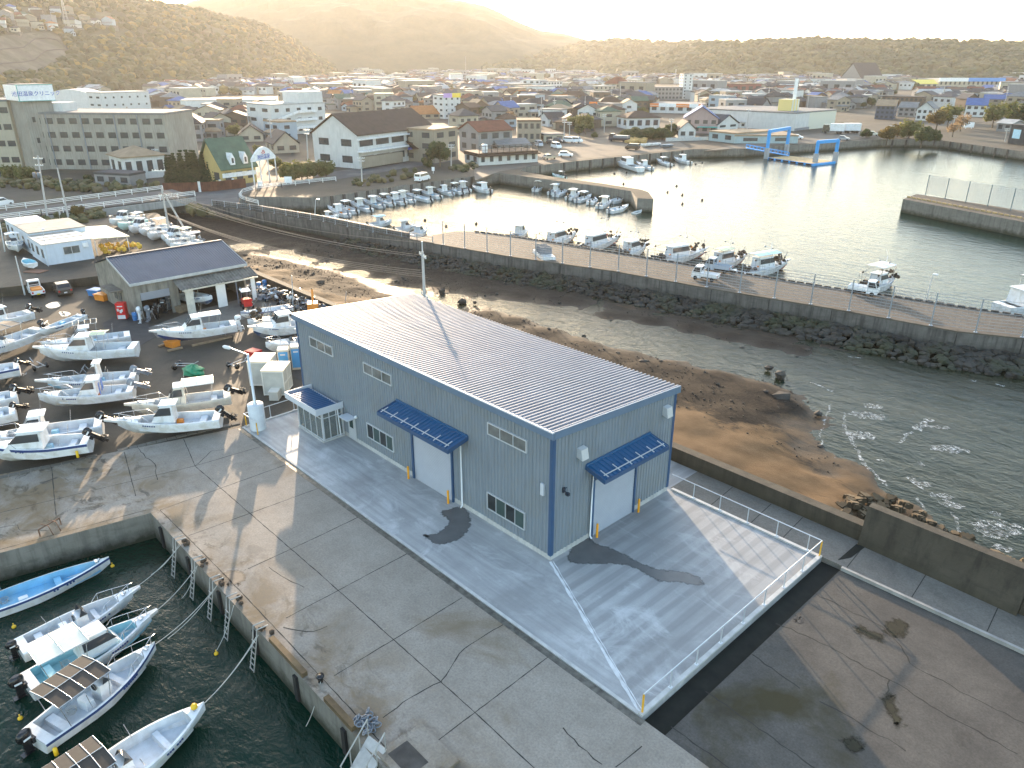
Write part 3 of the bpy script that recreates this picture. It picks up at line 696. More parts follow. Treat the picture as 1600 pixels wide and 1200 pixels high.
# ---------------------------------------------------------------- the blue-grey warehouse
m_clad = mat('blue_grey_cladding', (.222, .258, .295), .5, .1, var=.06, vscale=.4, streak=.22, dirt=(.22, .23, .22), dirt_amt=.35, dscale=.5)
m_trim = mat('navy_trim', (.034, .085, .18), .45, .1, var=.08)
m_roofm = mat('galvalume_roof', (.27, .285, .325), .62, 0, var=.08, vscale=.5, streak=.08); m_roofm.node_tree.nodes['Principled BSDF'].inputs['Specular IOR Level'].default_value = .25
m_edge = mat('pale_roof_edge', (.55, .58, .63), .5, .1, var=.05)
m_fasc = mat('blue_grey_fascia', (.13, .19, .27), .45, .1, var=.05)
m_canopy = mat('blue_canopy_roof', (.026, .105, .23), .4, .1, var=.08)
m_alu = mat('aluminium_frame', (.62, .64, .66), .4, .4, var=.05)
m_glass_d, t, b = newmat('dark_window_glass'); b.inputs['Base Color'].default_value = (.02, .026, .028, 1); b.inputs['Roughness'].default_value = .06; b.inputs['Specular IOR Level'].default_value = .6
m_glass_g = mat('green_tinted_glass', (.045, .075, .072), .08, var=.1)
m_glass_u = mat('upper_window_glass', (.14, .145, .14), .12, var=.35, vscale=1.4)
m_shut = mat('shutter_slats', (.30, .33, .385), .4, .4, var=.04)
m_dpipe = mat('white_downpipe', (.72, .74, .76), .4, var=.05)
m_plinth = mat('plinth_concrete', (.46, .46, .45), .85, var=.15, vscale=1.5, streak=.3)
m_yel = mat('yellow_bollard', (.80, .34, .015), .45, var=.06)
LB, WB, HF, HB, PL = 28.16, 11.39, 8.33, 7.60, .35
W = thing('warehouse', 'new blue-grey ribbed metal warehouse with pale ribbed roof on a fresh concrete apron', 'warehouse')
mb = MB(); mb.box(-LB-.03, .03, -.03, WB+.03, -.5, PL); mb.build('plinth', m_plinth, W)
def ribbed(mb, n, f0, f1, z0, zt0, zt1, dep=.045):     # vertical trapezoid ribs from f0 to f1; zt tapers along
    p0, p1 = Vector(f0), Vector(f1); d = p1-p0; L = d.length; d.normalize(); nn = Vector((d.y, -d.x)); prof = []
    for i in range(n):
        for s, e in ((0, 0), (.22, 0), (.30, dep), (.62, dep), (.70, 0)): prof.append(((i+s)/n, e))
    prof.append((1, 0)); vs = []
    for s, e in prof:
        q_ = p0+d*(s*L)+nn*e; vs += [(q_.x, q_.y, z0), (q_.x, q_.y, zt0+(zt1-zt0)*s)]
    mb.add(vs, [(2*i, 2*i+2, 2*i+3, 2*i+1) for i in range(len(prof)-1)])
mb = MB()
ribbed(mb, 96, (-LB, 0), (0, 0), PL, HF-.1, HF-.1); ribbed(mb, 39, (0, 0), (0, WB), PL, HF-.1, HB-.1)
ribbed(mb, 96, (0, WB), (-LB, WB), PL, HB-.1, HB-.1); ribbed(mb, 39, (-LB, WB), (-LB, 0), PL, HB-.1, HF-.1)
mb.build('wall', m_clad, W)
# roof: standing ribs running down the slope
mb = MB(); n = 88; prof = []
for i in range(n):
    for s, e in ((0, 0), (.45, 0), (.52, .15), (.84, .15), (.90, 0)): prof.append((-LB-.12+(LB+.24)*(i+s)/n, e))
prof.append((.12, 0)); vs = []
for x, e in prof: vs += [(x, -.14, HF+.05+e), (x, WB+.16, HB+.05+e)]
mb.add(vs, [(2*i, 2*i+2, 2*i+3, 2*i+1) for i in range(len(prof)-1)])
mb.build('roof', m_roofm, W)
mb = MB()
mb.box(-LB-.2, .2, -.26, -.12, HF-.28, HF+.10, 0); mb.box(-LB-.2, .2, -.27, -.12, HF+.102, HF+.18, 1); mb.build('eave_gutter', [m_fasc, m_edge], W)
mb = MB(); mb.box(-LB-.16, .16, -.13, -.05, HF-.36, HF-.284)
for x0, x1 in ((.13, .24), (-LB-.24, -LB-.13)): mb.add([(x0, -.12, HF-.28), (x1, -.12, HF-.28), (x1, WB+.2, HB-.28), (x0, WB+.2, HB-.28), (x0, -.12, HF+.19), (x1, -.12, HF+.19), (x1, WB+.2, HB+.19), (x0, WB+.2, HB+.19)], [(3, 2, 1, 0), (4, 5, 6, 7), (0, 1, 5, 4), (1, 2, 6, 5), (2, 3, 7, 6), (3, 0, 4, 7)])
mb.build('gable_trim', m_fasc, W)
mb = MB()
for x, y in ((0, 0), (0, WB), (-LB, 0), (-LB, WB)):
    h = HF-.3 if y == 0 else HB-.3; sx_, sy = (1 if x == 0 else -1), (-1 if y == 0 else 1)
    mb.box(min(x+sx_*.07, x-sx_*.16), max(x+sx_*.07, x-sx_*.16), min(y+sy*.07, y-sy*.16), max(y+sy*.07, y-sy*.16), PL-.02, h)
mb.build('corner_trim', m_trim, W)
def window(x0, x1, z0, z1, mats, n):
    f = MB(); t_ = .07
    f.box(x0, x1, -.13, -.02, z0, z0+t_); f.box(x0, x1, -.13, -.02, z1-t_, z1)
    for i in range(n+1):
        x = x0+(x1-x0)*i/n; ww = t_ if i in (0, n) else t_*.6
        xa = min(max(x-ww/2, x0), x1-ww); f.box(xa, xa+ww, -.128, -.022, z0+t_, z1-t_)
    fo = f.build('window', m_alu, W)
    for i in range(n):
        g = MB(); a, b_ = x0+(x1-x0)*i/n+.03, x0+(x1-x0)*(i+1)/n-.03
        g.box(a, b_, -.10 if i % 2 else -.085, -.05, z0+t_*.7, z1-t_*.7); g.build('pane', mats[i % len(mats)], fo)
for x0, x1 in ((-26.18, -22.76), (-18.62, -15.17), (-5.3, -1.95)): window(x0, x1, 6.35, 7.17, [m_glass_u], 3)
for x0, x1 in ((-18.8, -15.45), (-5.42, -2.05)): window(x0, x1, 1.1, 2.32, [m_glass_d, m_glass_g], 4)
def shutter_front(x0, x1, z1):
    mb = MB(); n = 34; vs = []
    for i in range(n+1):
        for dz, e in ((0, -.07), (.5, -.105)): vs += [(x0, e, .02+(z1-.02)*min(1, (i+dz)/n)), (x1, e, .02+(z1-.02)*min(1, (i+dz)/n))]
    k = len(vs)//2
    mb.add(vs, [(2*i, 2*i+1, 2*i+3, 2*i+2) for i in range(k-1)])
    return mb
def canopy_mb(x0, x1, zt, out, drop=.42):
    r_ = MB(); n = int((x1-x0)/.34); prof = []
    for i in range(n):
        for s, e in ((0, 0), (.62, 0), (.68, .07), (.94, .07)): prof.append((x0+(x1-x0)*(i+s)/n, e))
    prof.append((x1, 0)); vs = []
    for x, e in prof: vs += [(x, -out, zt-drop+e), (x, -.05, zt-.06+e)]
    r_.add(vs, [(2*i, 2*i+2, 2*i+3, 2*i+1) for i in range(len(prof)-1)])
    r_.box(x0, x1, -.14, -.05, zt-.05, zt+.1)
    r_.add([(x0, -out, zt-drop-.02), (x1, -out, zt-drop-.02), (x1, -.05, zt-.08), (x0, -.05, zt-.08)], [(3, 2, 1, 0)])
    f = MB(); f.box(x0-.03, x1+.03, -out-.06, -out+.0, zt-drop-.2, zt-drop+.05)
    for x in (x0-.04, x1): f.add([(x, -out+.001, zt-drop-.2), (x+.04, -out+.001, zt-drop-.2), (x+.04, -.05, zt-.25), (x, -.05, zt-.25), (x, -out+.001, zt-drop+.1), (x+.04, -out+.001, zt-drop+.1), (x+.04, -.05, zt+.02), (x, -.05, zt+.02)], [(3, 2, 1, 0), (4, 5, 6, 7), (0, 1, 5, 4), (1, 2, 6, 5), (2, 3, 7, 6), (3, 0, 4, 7)])
    g = MB(); g.bar((x0+.2, -out+.22, zt-drop+.2), (x1-.2, -out+.22, zt-drop+.2), .05, .05)
    k = max(4, int((x1-x0)/.95))
    for i in range(k): x = x0+.35+(x1-x0-.7)*i/(k-1); g.bar((x, -out+.02, zt-drop+.14), (x, -out+.62, zt-drop+.30), .045, .05)
    return r_, f, g
def door_set(parent, x0, x1, zt, cx0, cx1, cz, out, M=Matrix.Identity(4), jr=True):
    def b_(mb, nm, m): o = mb.build(nm, m, parent); o.matrix_local = M; return o
    b_(shutter_front(x0, x1, zt), 'roller_shutter', m_shut)
    j = MB(); j.box(x0-.22, x0-.02, -.16, .02, PL-.33, zt+.2); j.box(x1+.02, x1+.16, -.16, .02, PL-.33, zt+.2); j.box(x0-.22, x1+.16, -.15, .02, zt+.205, zt+.4); b_(j, 'door_frame', m_trim)
    r_, f, g = canopy_mb(cx0, cx1, cz, out)
    b_(r_, 'canopy', m_canopy); b_(f, 'canopy_fascia', m_trim); b_(g, 'snow_guard', m_alu)
door_set(W, -13.0, -8.9, 3.95, -14.72, -7.18, 5.47, 1.65)
RM = Matrix.Rotation(math.pi/2, 4, 'Z')   # side wall x=0: local x runs along +y, -y faces out (+x)
door_set(W, 3.6, 7.5, 3.95, 2.75, 8.85, 5.3, 1.5, RM)
for x, y0 in ((-7.8, -.16), (None, 3.3)):
    p = MB()
    if x is not None: p.tube([(x, -1.5, 4.95), (x, -.6, 4.75), (x, -.16, 4.6), (x, -.16, .25), (x, -.3, .1)], .055, 0, 8)
    else: p.tube([(1.4, y0, 4.75), (.6, y0, 4.6), (.17, y0, 4.45), (.17, y0, .25), (.32, y0, .1)], .055, 0, 8)
    p.build('downpipe', m_dpipe, W)
for y in (2.2, 10.3):   # hooded wall vents on the gate side
    v_ = MB(); v_.add([(.05, y-.28, 6.15), (.05, y+.28, 6.15), (.05, y+.28, 6.75), (.05, y-.28, 6.75), (.5, y-.28, 6.05), (.5, y+.28, 6.05), (.38, y+.28, 6.70), (.38, y-.28, 6.70)],
                      [(0, 3, 2, 1), (3, 7, 6, 2), (4, 5, 6, 7), (0, 4, 7, 3), (1, 2, 6, 5)])
    v_.build('wall_vent', m_alu, W)
c_ = MB(); c_.box(-.78, -.52, -.16, -.05, 4.2, 4.95); c_.build('meter_box', m_edge, W)
c_ = MB(); c_.box(.05, .14, .8, .98, 4.3, 4.6); c_.tube([(.14, .89, 4.4), (.34, .89, 4.35)], .035); c_.box(.28, .5, .8, .98, 4.22, 4.38); c_.tube([(.14, .89, 4.55), (.3, .9, 4.7)], .03); c_.build('security_camera', mat('dark_steel', (.03, .04, .06), .5, .3), W)
# glazed entrance porch with its own blue roof
vx0, vx1, vo = -25.9, -22.05, 2.0
P_ = MB(); P_.box(vx0, vx1, -vo, -.06, -.2, .16); P_.build('porch_step', m_plinth, W)
fr = MB()
for x, y in ((vx0+.06, -vo+.1), (vx1-.14, -vo+.1), (vx0+.06, -.2), (vx1-.14, -.2)): fr.box(x, x+.12, y-.06, y+.08, .16, 2.45)
for k in range(1, 4): x = vx0+.1+(vx1-vx0-.2)*k/4; fr.box(x-.035, x+.035, -vo+.06, -vo+.14, .16, 2.4)
for k in range(1, 3): y = -vo+.1+(vo-.2)*k/3; fr.box(vx1-.12, vx1-.05, y-.035, y+.035, .16, 2.4); fr.box(vx0+.05, vx0+.12, y-.035, y+.035, .16, 2.4)
for z in (.18, 1.95, 2.36): fr.box(vx0+.08, vx1-.06, -vo+.07, -vo+.13, z, z+.07); fr.box(vx1-.11, vx1-.06, -vo+.14, -.2, z, z+.07); fr.box(vx0+.07, vx0+.11, -vo+.14, -.2, z, z+.07)
fr.build('porch_frame', m_alu, W)
m_gl, t, b = newmat('porch_glass'); b.inputs['Base Color'].default_value = (.55, .62, .62, 1); b.inputs['Roughness'].default_value = .04; b.inputs['Transmission Weight'].default_value = .75; b.inputs['IOR'].default_value = 1.1
gl = MB(); gl.box(vx0+.12, vx1-.14, -vo+.09, -vo+.10, .2, 2.4); gl.box(vx1-.09, vx1-.08, -vo+.16, -.2, .2, 2.4); gl.box(vx0+.08, vx0+.09, -vo+.16, -.2, .2, 2.4); gl.build('porch_glass', m_gl, W)
rx0, rx1, ro = -26.75, -22.0, 2.35
f = MB(); f.box(rx0, rx1, -ro-.08, -ro, 2.42, 2.92); f.box(rx0, rx0+.08, -ro+.001, -.06, 2.42, 2.92); f.box(rx1-.08, rx1, -ro+.001, -.06, 2.42, 2.92); f.box(rx0+.08, rx1-.08, -ro, -.06, 2.43, 2.5)
f.build('porch_fascia', m_edge, W)
r_ = MB(); n = 14; prof = []
for i in range(n):
    for s, e in ((0, 0), (.62, 0), (.7, .06), (.92, .06)): prof.append((rx0+.09+(rx1-rx0-.18)*(i+s)/n, e))
prof.append((rx1-.09, 0)); vs = []
for x, e in prof: vs += [(x, -ro+.02, 2.78+e), (x, -.45, 2.72+e)]
r_.add(vs, [(2*i, 2*i+2, 2*i+3, 2*i+1) for i in range(len(prof)-1)]); r_.build('porch_roof', m_canopy, W)
p = MB(); p.tube([(-22.1, -.55, 2.4), (-22.02, -.5, .2)], .05, 0, 8); p.build('downpipe', m_dpipe, W)
# back door with a little hood
h = MB(); h.box(-21.5, -20.3, -.85, -.06, 2.05, 2.15); h.build('door_hood', m_edge, W)
h = MB(); h.box(-21.4, -20.5, -.12, -.04, .1, 1.98); h.box(-21.45, -20.45, -.10, -.05, .08, 2.03); d_ = h.build('side_door', m_alu, W)
h = MB(); h.box(-21.2, -20.7, -.135, -.125, 1.1, 1.85); h.build('door_pane', m_glass_g, d_)
h = MB(); h.lathe(-20.1, -.2, [(.0, 2.2), (.11, 2.22), (.13, 2.3), (.08, 2.42), (0, 2.45)]); h.build('lamp', m_dpipe, W)
# yellow bollards
bb = MB(); bb.lathe(0, 0, [(.075, 0), (.075, .92), (.06, .97), (0, .985)], 0, 14); bbm = bb.mesh('bollard', m_yel)
for (x, y), lab in zip(((-13.3, -.45), (-8.9, -.45), (.35, 7.85), (.35, 3.75)), ('left yellow bollard at the long-side roller shutter', 'yellow bollard nearest the white downpipe at the long-side shutter', 'yellow bollard at the far jamb of the gate-side shutter', 'yellow bollard beside the downpipe of the gate-side shutter')):
    o = bpy.data.objects.new('bollard', bbm); COL.objects.link(o); o.location = (x, y, .02); tag(o, lab, 'bollard', 'yellow bollards guarding the shutters')
# hand rail round the apron
m_rail = mat('galvanised_rail', (.60, .63, .66), .4, .4, var=.06)
m_ypost = mat('yellow_post', (.78, .42, .03), .45)
def rail(lab, pts, posts, ends=(), top=1.05, z=.13):
    g = thing('hand_rail', lab, 'railing')
    m_ = MB()
    m_.tube([(x, y, z+top) for x, y in pts], .032, 0, 8); m_.build('top_rail', m_rail, g)
    pm = MB(); pm.box(-.025, .025, -.025, .025, 0, top-.02); pm.box(-.09, .09, -.09, .09, 0, .02); pmm = pm.mesh('post', m_rail); ym = MB(); ym.box(-.035, .035, -.035, .035, 0, top-.03); ymm = ym.mesh('post', m_ypost)
    for p_ in posts: o = bpy.data.objects.new('post', pmm); COL.objects.link(o); o.parent = g; o.location = (*p_, z)
    for p_ in ends: o = bpy.data.objects.new('post', ymm); COL.objects.link(o); o.parent = g; o.location = (*p_, z); o['label'] = 'yellow end post'
rail('galvanised hand rail with yellow corner posts along the gate side of the apron', [(10.66, -5.15), (10.66, 11.74)], [(10.66, -5.15+16.9*i/8) for i in range(1, 8)], [(10.66, -5.15), (10.66, 11.74)])
rail('galvanised hand rail along the back edge of the apron by the sea wall path', [(.1, 11.74), (10.6, 11.74)], [(1.9+2.0*i, 11.74) for i in range(5)])
rail('short galvanised hand rail behind the round lamp base', [(-28.8, -.2), (-28.8, -5.0)], [(-28.8, -.8), (-28.8, -2.9)], [(-28.8, -5.0)])
rail('stub of yellow-posted hand rail in front of the round lamp base', [(-28.8, -5.1), (-26.6, -5.1)], [], [(-26.6, -5.1)])
# floodlight mast on its round white base
fl = thing('floodlight_mast', 'grey floodlight mast standing on a round white concrete drum beside the apron', 'lamp post', (-27.85, -4.45, .02))
m_drum = mat('white_drum', (.62, .65, .68), .6, var=.08, vscale=2, streak=.15)
b_ = MB(); b_.lathe(0, 0, [(.62, 0), (.62, 2.1), (.58, 2.14), (0, 2.15)], 0, 24); b_.build('drum', m_drum, fl)
b_ = MB(); b_.lathe(0, 0, [(.17, 2.15), (.15, 2.3), (.11, 2.35), (.09, 6.3), (0, 6.32)], 0, 12); b_.tube([(0, 0, 6.25), (-1.6, -.6, 6.5)], .045); b_.build('pole', m_rail, fl)
b_ = MB(); b_.rings([[(-1.6-.75*s+.03*0, -.6-.28*s+.18*math.cos(a)*rr_*.6, 6.5+.16*math.sin(a)*rr_) for a in [i*math.pi/4 for i in range(8)]] for s, rr_ in ((0, .5), (.2, 1), (.75, 1), (1, .4))]); b_.build('lamp_head', m_dpipe, fl)
# ---------------------------------------------------------------- boats
def gel(name, col, rough=.3, var=.04, dirt=.25): return mat(name, col, rough, 0, var=var, vscale=1.2, streak=dirt*.6, dirt=(.48, .44, .36), dirt_amt=dirt*1.7, rnd=.10, dscale=1.1)
m_gw = gel('white_gelcoat', (.80, .81, .82)); m_gc = gel('cream_gelcoat', (.74, .70, .60)); m_in = mat('boat_liner', (.62, .65, .68), .5, var=.1, vscale=2.5, dirt=(.35, .33, .28), dirt_amt=.4)
m_bl = gel('light_blue_gelcoat', (.30, .62, .80)); m_blin = mat('blue_boat_liner', (.20, .47, .68), .5, var=.18, vscale=1.5, dirt=(.35, .50, .55), dirt_amt=.5); m_navy = gel('navy_gelcoat', (.03, .07, .16))
m_aqua = mat('aqua_boat_liner', (.30, .58, .66), .5, var=.1); m_red = mat('red_antifouling', (.28, .05, .04), .7); m_grn = mat('pale_green_gelcoat', (.50, .72, .68), .35)
m_blk = mat('outboard_black', (.012, .012, .014), .25, var=.1); m_gray = mat('outboard_grey', (.18, .20, .23), .35); m_obw = mat('outboard_white', (.78, .79, .8), .3)
m_win = mat('boat_window', (.05, .055, .06), .08); m_steel = mat('stainless_rail', (.62, .63, .64), .25, .8); m_stripe = mat('navy_stripe', (.03, .06, .18), .4)
m_cano = mat('cream_canopy', (.74, .70, .58), .7, var=.06, vscale=3); m_canw = mat('white_canopy', (.82, .81, .78), .6, var=.05); m_cand = mat('dark_mesh_canopy', (.028, .024, .02), .7, var=.15, vscale=5); m_cang = mat('pale_green_canopy', (.62, .64, .42), .7); m_canb = mat('blue_canopy_cloth', (.05, .13, .38), .75); m_canlb = mat('light_blue_canopy', (.45, .68, .8), .7); m_cbr = mat('brown_canopy', (.24, .19, .14), .8)
m_wood = mat('weathered_wood', (.26, .19, .12), .85, var=.25, vscale=4); m_org = mat('orange_plastic', (.75, .25, .03), .5); m_fend = mat('fender_yellow', (.82, .50, .02), .45); m_rope = mat('rope', (.45, .44, .40), .9); m_net = mat('net_brown', (.07, .05, .035), .95, var=.5, vscale=6)
NS = 14
def hullgeo(L, B, D, flare=1.0, sheer=.32, nose=.0, sq=.82):
    st = []
    for i in range(NS+1):
        t = i/NS; x = -L/2+L*t
        bm_ = B/2*(sq+(1-sq)*min(1, t/.35) if t < .35 else (1-((t-.35)/.65)**2.3)); bm_ = max(bm_, .02 if i == NS else .05)
        zs = D*(.92+sheer*max(0, t-.15)**2*1.3)
        zc = D*(.30+.55*max(0, (t-.45)/.55)**2.2); zk = D*.0+D*.75*max(0, (t-.72)/.28)**2.2
        bc = bm_*(.86 if t < .5 else .86-.30*(t-.5)/.5)
        st.append((x, bm_, zs, bc, zc, zk))
    return st
def ob(par, x, y, z, m, tilt=0., sc=1.):
    o = MB(); o.M = Matrix.Translation((x, y, z)) @ Matrix.Rotation(tilt, 4, 'Y') @ Matrix.Scale(sc, 4)
    # cowl
    o.rings([[(-.30+cx+sx_*math.cos(a), .19*sy*math.sin(a), zz) for a in [k*math.pi/5 for k in range(10)]] for zz, cx, sx_, sy in ((.05, .02, .22, .72), (.12, 0, .30, .95), (.38, -.02, .34, 1.05), (.52, 0, .30, .95), (.60, .03, .18, .55))], 0)
    o.box(-.44, -.12, -.10, .10, -.55, .06, 0, .02); o.box(-.12, .06, -.13, .13, -.25, .02); o.box(-.46, -.08, -.03, .03, -.95, -.55)
    o.rings([[(xx, r_*math.cos(a), -.88+r_*math.sin(a)) for a in [k*math.pi/3 for k in range(6)]] for xx, r_ in ((-.58, .03), (-.5, .075), (-.2, .075), (-.02, .02))], 0); o.box(-.62, -.1, -.15, .15, -.60, -.575); o.box(-.42, -.2, -.02, .02, -1.15, -.9)
    for a in range(3): o.M = o.M; o.box(-.66, -.60, -.03+.0, .03, -.88, -.70) if a == 0 else o.box(-.66, -.60, *( (-.16, 0) if a == 1 else (0, .16)), -.98, -.90)
    o.M = Matrix.Identity(4)
    p = o.build('outboard_motor', m, par)
    d = MB(); d.M = Matrix.Translation((x, y, z)) @ Matrix.Rotation(tilt, 4, 'Y') @ Matrix.Scale(sc, 4); d.box(-.46, -.14, -.205, -.2, .2, .3); d.box(-.46, -.14, .2, .205, .2, .3)
    d.build('badge', m_gray if m is m_obw else m_gw, p)
    return p
def boat(label, L=7.5, B=2.3, D=1.05, hull=None, liner=None, deck=.30, aft=.08, cab=None, canopy=None, motor=None, tilt=0., rail=True, nose=0., stripe=None, bottom=None, console=None, cover=None, extras=(), cat='motorboat', grp=None, floor=.42, simple=False, inboard=False):
    hull = hull or m_gw; liner = liner or m_in
    root = thing('motorboat' if cat == 'motorboat' else cat.replace(' ', '_'), label, cat, group=grp)
    st = hullgeo(L, B, D); h = MB()
    ring = []
    for x, b_, zs, bc, zc, zk in st: ring.append([(x, b_, zs), (x, b_*.99, zs-D*.16), (x, bc, zc), (x, 0, zk), (x, -bc, zc), (x, -b_*.99, zs-D*.16), (x, -b_, zs)])
    n = 7
    vs = [p for r_ in ring for p in r_]
    fs, mi = [], []
    for i in range(NS):
        for j in range(n-1): fs.append((i*n+j, i*n+j+1, (i+1)*n+j+1, (i+1)*n+j)); mi.append(1 if (stripe and j in (0, 5)) else (2 if bottom and j in (2, 3) else 0))
    o0 = len(h.v); h.add(vs, fs); h.m = mi
    h.add([ring[0][k] for k in range(n)], [tuple(range(n))[::-1]], 0)
    i0, i1 = max(1, round(aft*NS)), round((1-deck)*NS); gw = .11 if L > 4 else .07
    def inner(i, w_): x, b_, zs = st[i][:3]; return max(b_-w_, .01), zs
    top = []
    for i in range(NS+1):
        b_, zs = inner(i, gw); top.append(((st[i][0], b_, zs+.02), (st[i][0], -b_, zs+.02)))
    for i in range(NS):   # gunwale caps
        x0, x1 = st[i], st[i+1]
        h.add([(x0[0], x0[1], x0[2]), (x1[0], x1[1], x1[2]), top[i+1][0], top[i][0]], [(0, 1, 2, 3)], 0); h.add([(x0[0], -x0[1], x0[2]), (x1[0], -x1[1], x1[2]), top[i+1][1], top[i][1]], [(3, 2, 1, 0)], 0)
    hb = h.build('hull', [hull, stripe or hull, bottom or hull], root)
    fz = D*floor
    for nm_, rg in (('aft_deck', range(0, i0)), ('foredeck', range(i1, NS))):
      d = MB()
      for i in rg:
        cr = .05*(1 if i >= i1 else 0)
        a, b_ = top[i], top[i+1]
        d.add([a[0], b_[0], (b_[0][0], 0, b_[0][2]+cr), (a[0][0], 0, a[0][2]+cr)], [(0, 3, 2, 1)], 0); d.add([a[1], b_[1], (b_[0][0], 0, b_[0][2]+cr), (a[0][0], 0, a[0][2]+cr)], [(0, 1, 2, 3)], 0)
      d.build(nm_, hull, root)
    if not simple:
        rq = random.Random(int(L*1000)); k = MB(); zt_ = st[i1+1][2]
        if deck > .2: k.box(L*.30-.22, L*.30+.22, -.22, .22, zt_+.03, zt_+.11, 0, .03); k.build('hatch', liner, root)
        k = MB()
        for s_ in (1, -1):
            for q in range(7):
                t_ = .60+q*.022; a_ = int(t_*NS); f_ = t_*NS-a_; yb = st[a_][1]+(st[a_+1][1]-st[a_][1])*f_; zb_ = st[a_][2]+(st[a_+1][2]-st[a_][2])*f_
                if rq.random() < .85: k.box(-L/2+L*t_-.05, -L/2+L*t_+.05, s_*yb*.995-.02, s_*yb*.995+.02, zb_-.24, zb_-.14)
        k.build('registration_mark', m_stripe, root)
        for s_ in (1, -1): k = MB(); xr_ = L*rq.uniform(-.3, .05); k.tube([(xr_, s_*B*.40, D), (xr_-.15, s_*B*.43, D+rq.uniform(.5, 1.0))], .018, 0, 4); k.build('rod_holder', m_steel, root)
        k = MB(); [k.tube([(-L*.2+.22*math.cos(q*.8)+rq.uniform(-.05, .05), .25*math.sin(q*.8)+.3, fz+.03+.012*q) for q in range(22)], .02, 0, 4)]; k.build('rope_coil', m_rope, root)
        if rq.random() < .6: k = MB(); k.box(-L*.12, -L*.12+.5, -.55, -.15, fz+.001, fz+.34, 0, .02); k.build('cool_box', rq.choice((m_gw, m_bl, m_org, m_canlb)), root)
    c = MB(); fl = []
    for i in range(i0, i1+1): b_, zs = inner(i, gw+.05); fl.append(((st[i][0], b_*.97, fz), (st[i][0], -b_*.97, fz)))
    for k, i in enumerate(range(i0, i1)):
        c.add([top[i][0], top[i+1][0], fl[k+1][0], fl[k][0]], [(0, 1, 2, 3)], 0); c.add([top[i][1], top[i+1][1], fl[k+1][1], fl[k][1]], [(3, 2, 1, 0)], 0); c.add([fl[k][0], fl[k+1][0], fl[k+1][1], fl[k][1]], [(0, 1, 2, 3)], 0)
    for i, k in ((i0, 0), (i1, -1)): c.add([top[i][0], top[i][1], fl[k][1], fl[k][0]], [(0, 1, 2, 3)], 0)
    if not simple:
        c.box(-L*.36, -L*.29, -B*.34, B*.34, fz, fz+.32, 0, .02)
        if deck < .28: c.box(L*.12, L*.17, -B*.30, B*.30, fz, fz+.3, 0, .02)
    c.build('cockpit', liner, root)
    sh = lambda t: D*(.92+.32*max(0, t-.15)**2*1.3)
    if cab:   # (x0, x1, width, height, windscreen rake, kind)
        x0, x1, wd, ht, rake, mroof = cab
        z0 = min(sh((x0+L/2)/L), sh((x1+L/2)/L))-.12; zt = z0+ht; w1, w2 = wd/2, wd/2*.82
        prof = [(x0, z0), (x1, z0), (x1-rake*.45, z0+ht*.42), (x1-rake, zt), (x0+.05, zt)]
        k = MB()
        lv = [(px_, w1 if i < 2 else (w1*.96 if i == 2 else w2), pz) for i, (px_, pz) in enumerate(prof)]
        k.add([(a, b_, z) for a, b_, z in lv]+[(a, -b_, z) for a, b_, z in lv], [(0, 1, 2, 3, 4)[::-1], (5, 6, 7, 8, 9), (1, 6, 7, 2)[::-1], (2, 7, 8, 3)[::-1], (3, 8, 9, 4)[::-1], (4, 9, 5, 0)[::-1]], 0)
        k.box(x0-.25, x1-rake+.12, -w2-.05, w2+.05, zt+.005, zt+.075, 1, .03)
        kb = k.build('cabin', [hull, mroof or hull], root)
        k = MB(); k.tube([(x0, w2*.6, zt+.07), (x0-.25, w2*.6, zt+1.5)], .012, 0, 4); k.build('antenna', m_steel, kb); 
        for s_ in (1, -1): k = MB(); k.tube([(x0+.1, s_*(w2-.06), zt+.07), (x0+.1, s_*(w2-.06), zt+.16), (x1-rake-.1, s_*(w2-.06), zt+.16), (x1-rake-.1, s_*(w2-.06), zt+.07)], .014, 0, 4); k.build('roof_rail', m_steel, kb)
        # panes set proud of the cabin sides and front
        g = MB()
        xa, xb = x0+.18, x1-rake*.62
        zl, zh = z0+ht*.46, z0+ht*.88
        wl = lambda z: w1+(w2-w1)*(z-z0)/ht
        for s in (1, -1):
            q_ = [(xa, s*(wl(zl)+.03), zl), (xb+.12*rake+.1, s*(wl(zl)+.03), zl), (xb-.30*rake, s*(wl(zh)+.03), zh), (xa, s*(wl(zh)+.03), zh)]
            g.add(q_+[(a, b_-s*.05, z) for a, b_, z in q_], [(0, 1, 2, 3), (4, 7, 6, 5), (0, 4, 5, 1), (1, 5, 6, 2), (2, 6, 7, 3), (3, 7, 4, 0)])
        f0 = Vector((x1-rake*.45, 0, z0+ht*.42)); f1 = Vector((x1-rake, 0, zt)); nn = Vector((f1.z-f0.z, 0, f0.x-f1.x)).normalized()*.03
        for y0, y1 in ((-.92, -.05), (.05, .92)):
            q_ = []
            for f_, yy, ww in ((.1, y0, w1), (.1, y1, w1), (.88, y1, w2), (.88, y0, w2)): p = f0+(f1-f0)*f_+nn; q_.append((p.x, yy*(w1*.96+(w2-w1*.96)*f_), p.z))
            g.add(q_, [(0, 1, 2, 3)]); g.add([(a-nn.x*1.6, b_, z-nn.z*1.6) for a, b_, z in q_], [(3, 2, 1, 0)])
        g.build('cabin_window', m_win, kb)
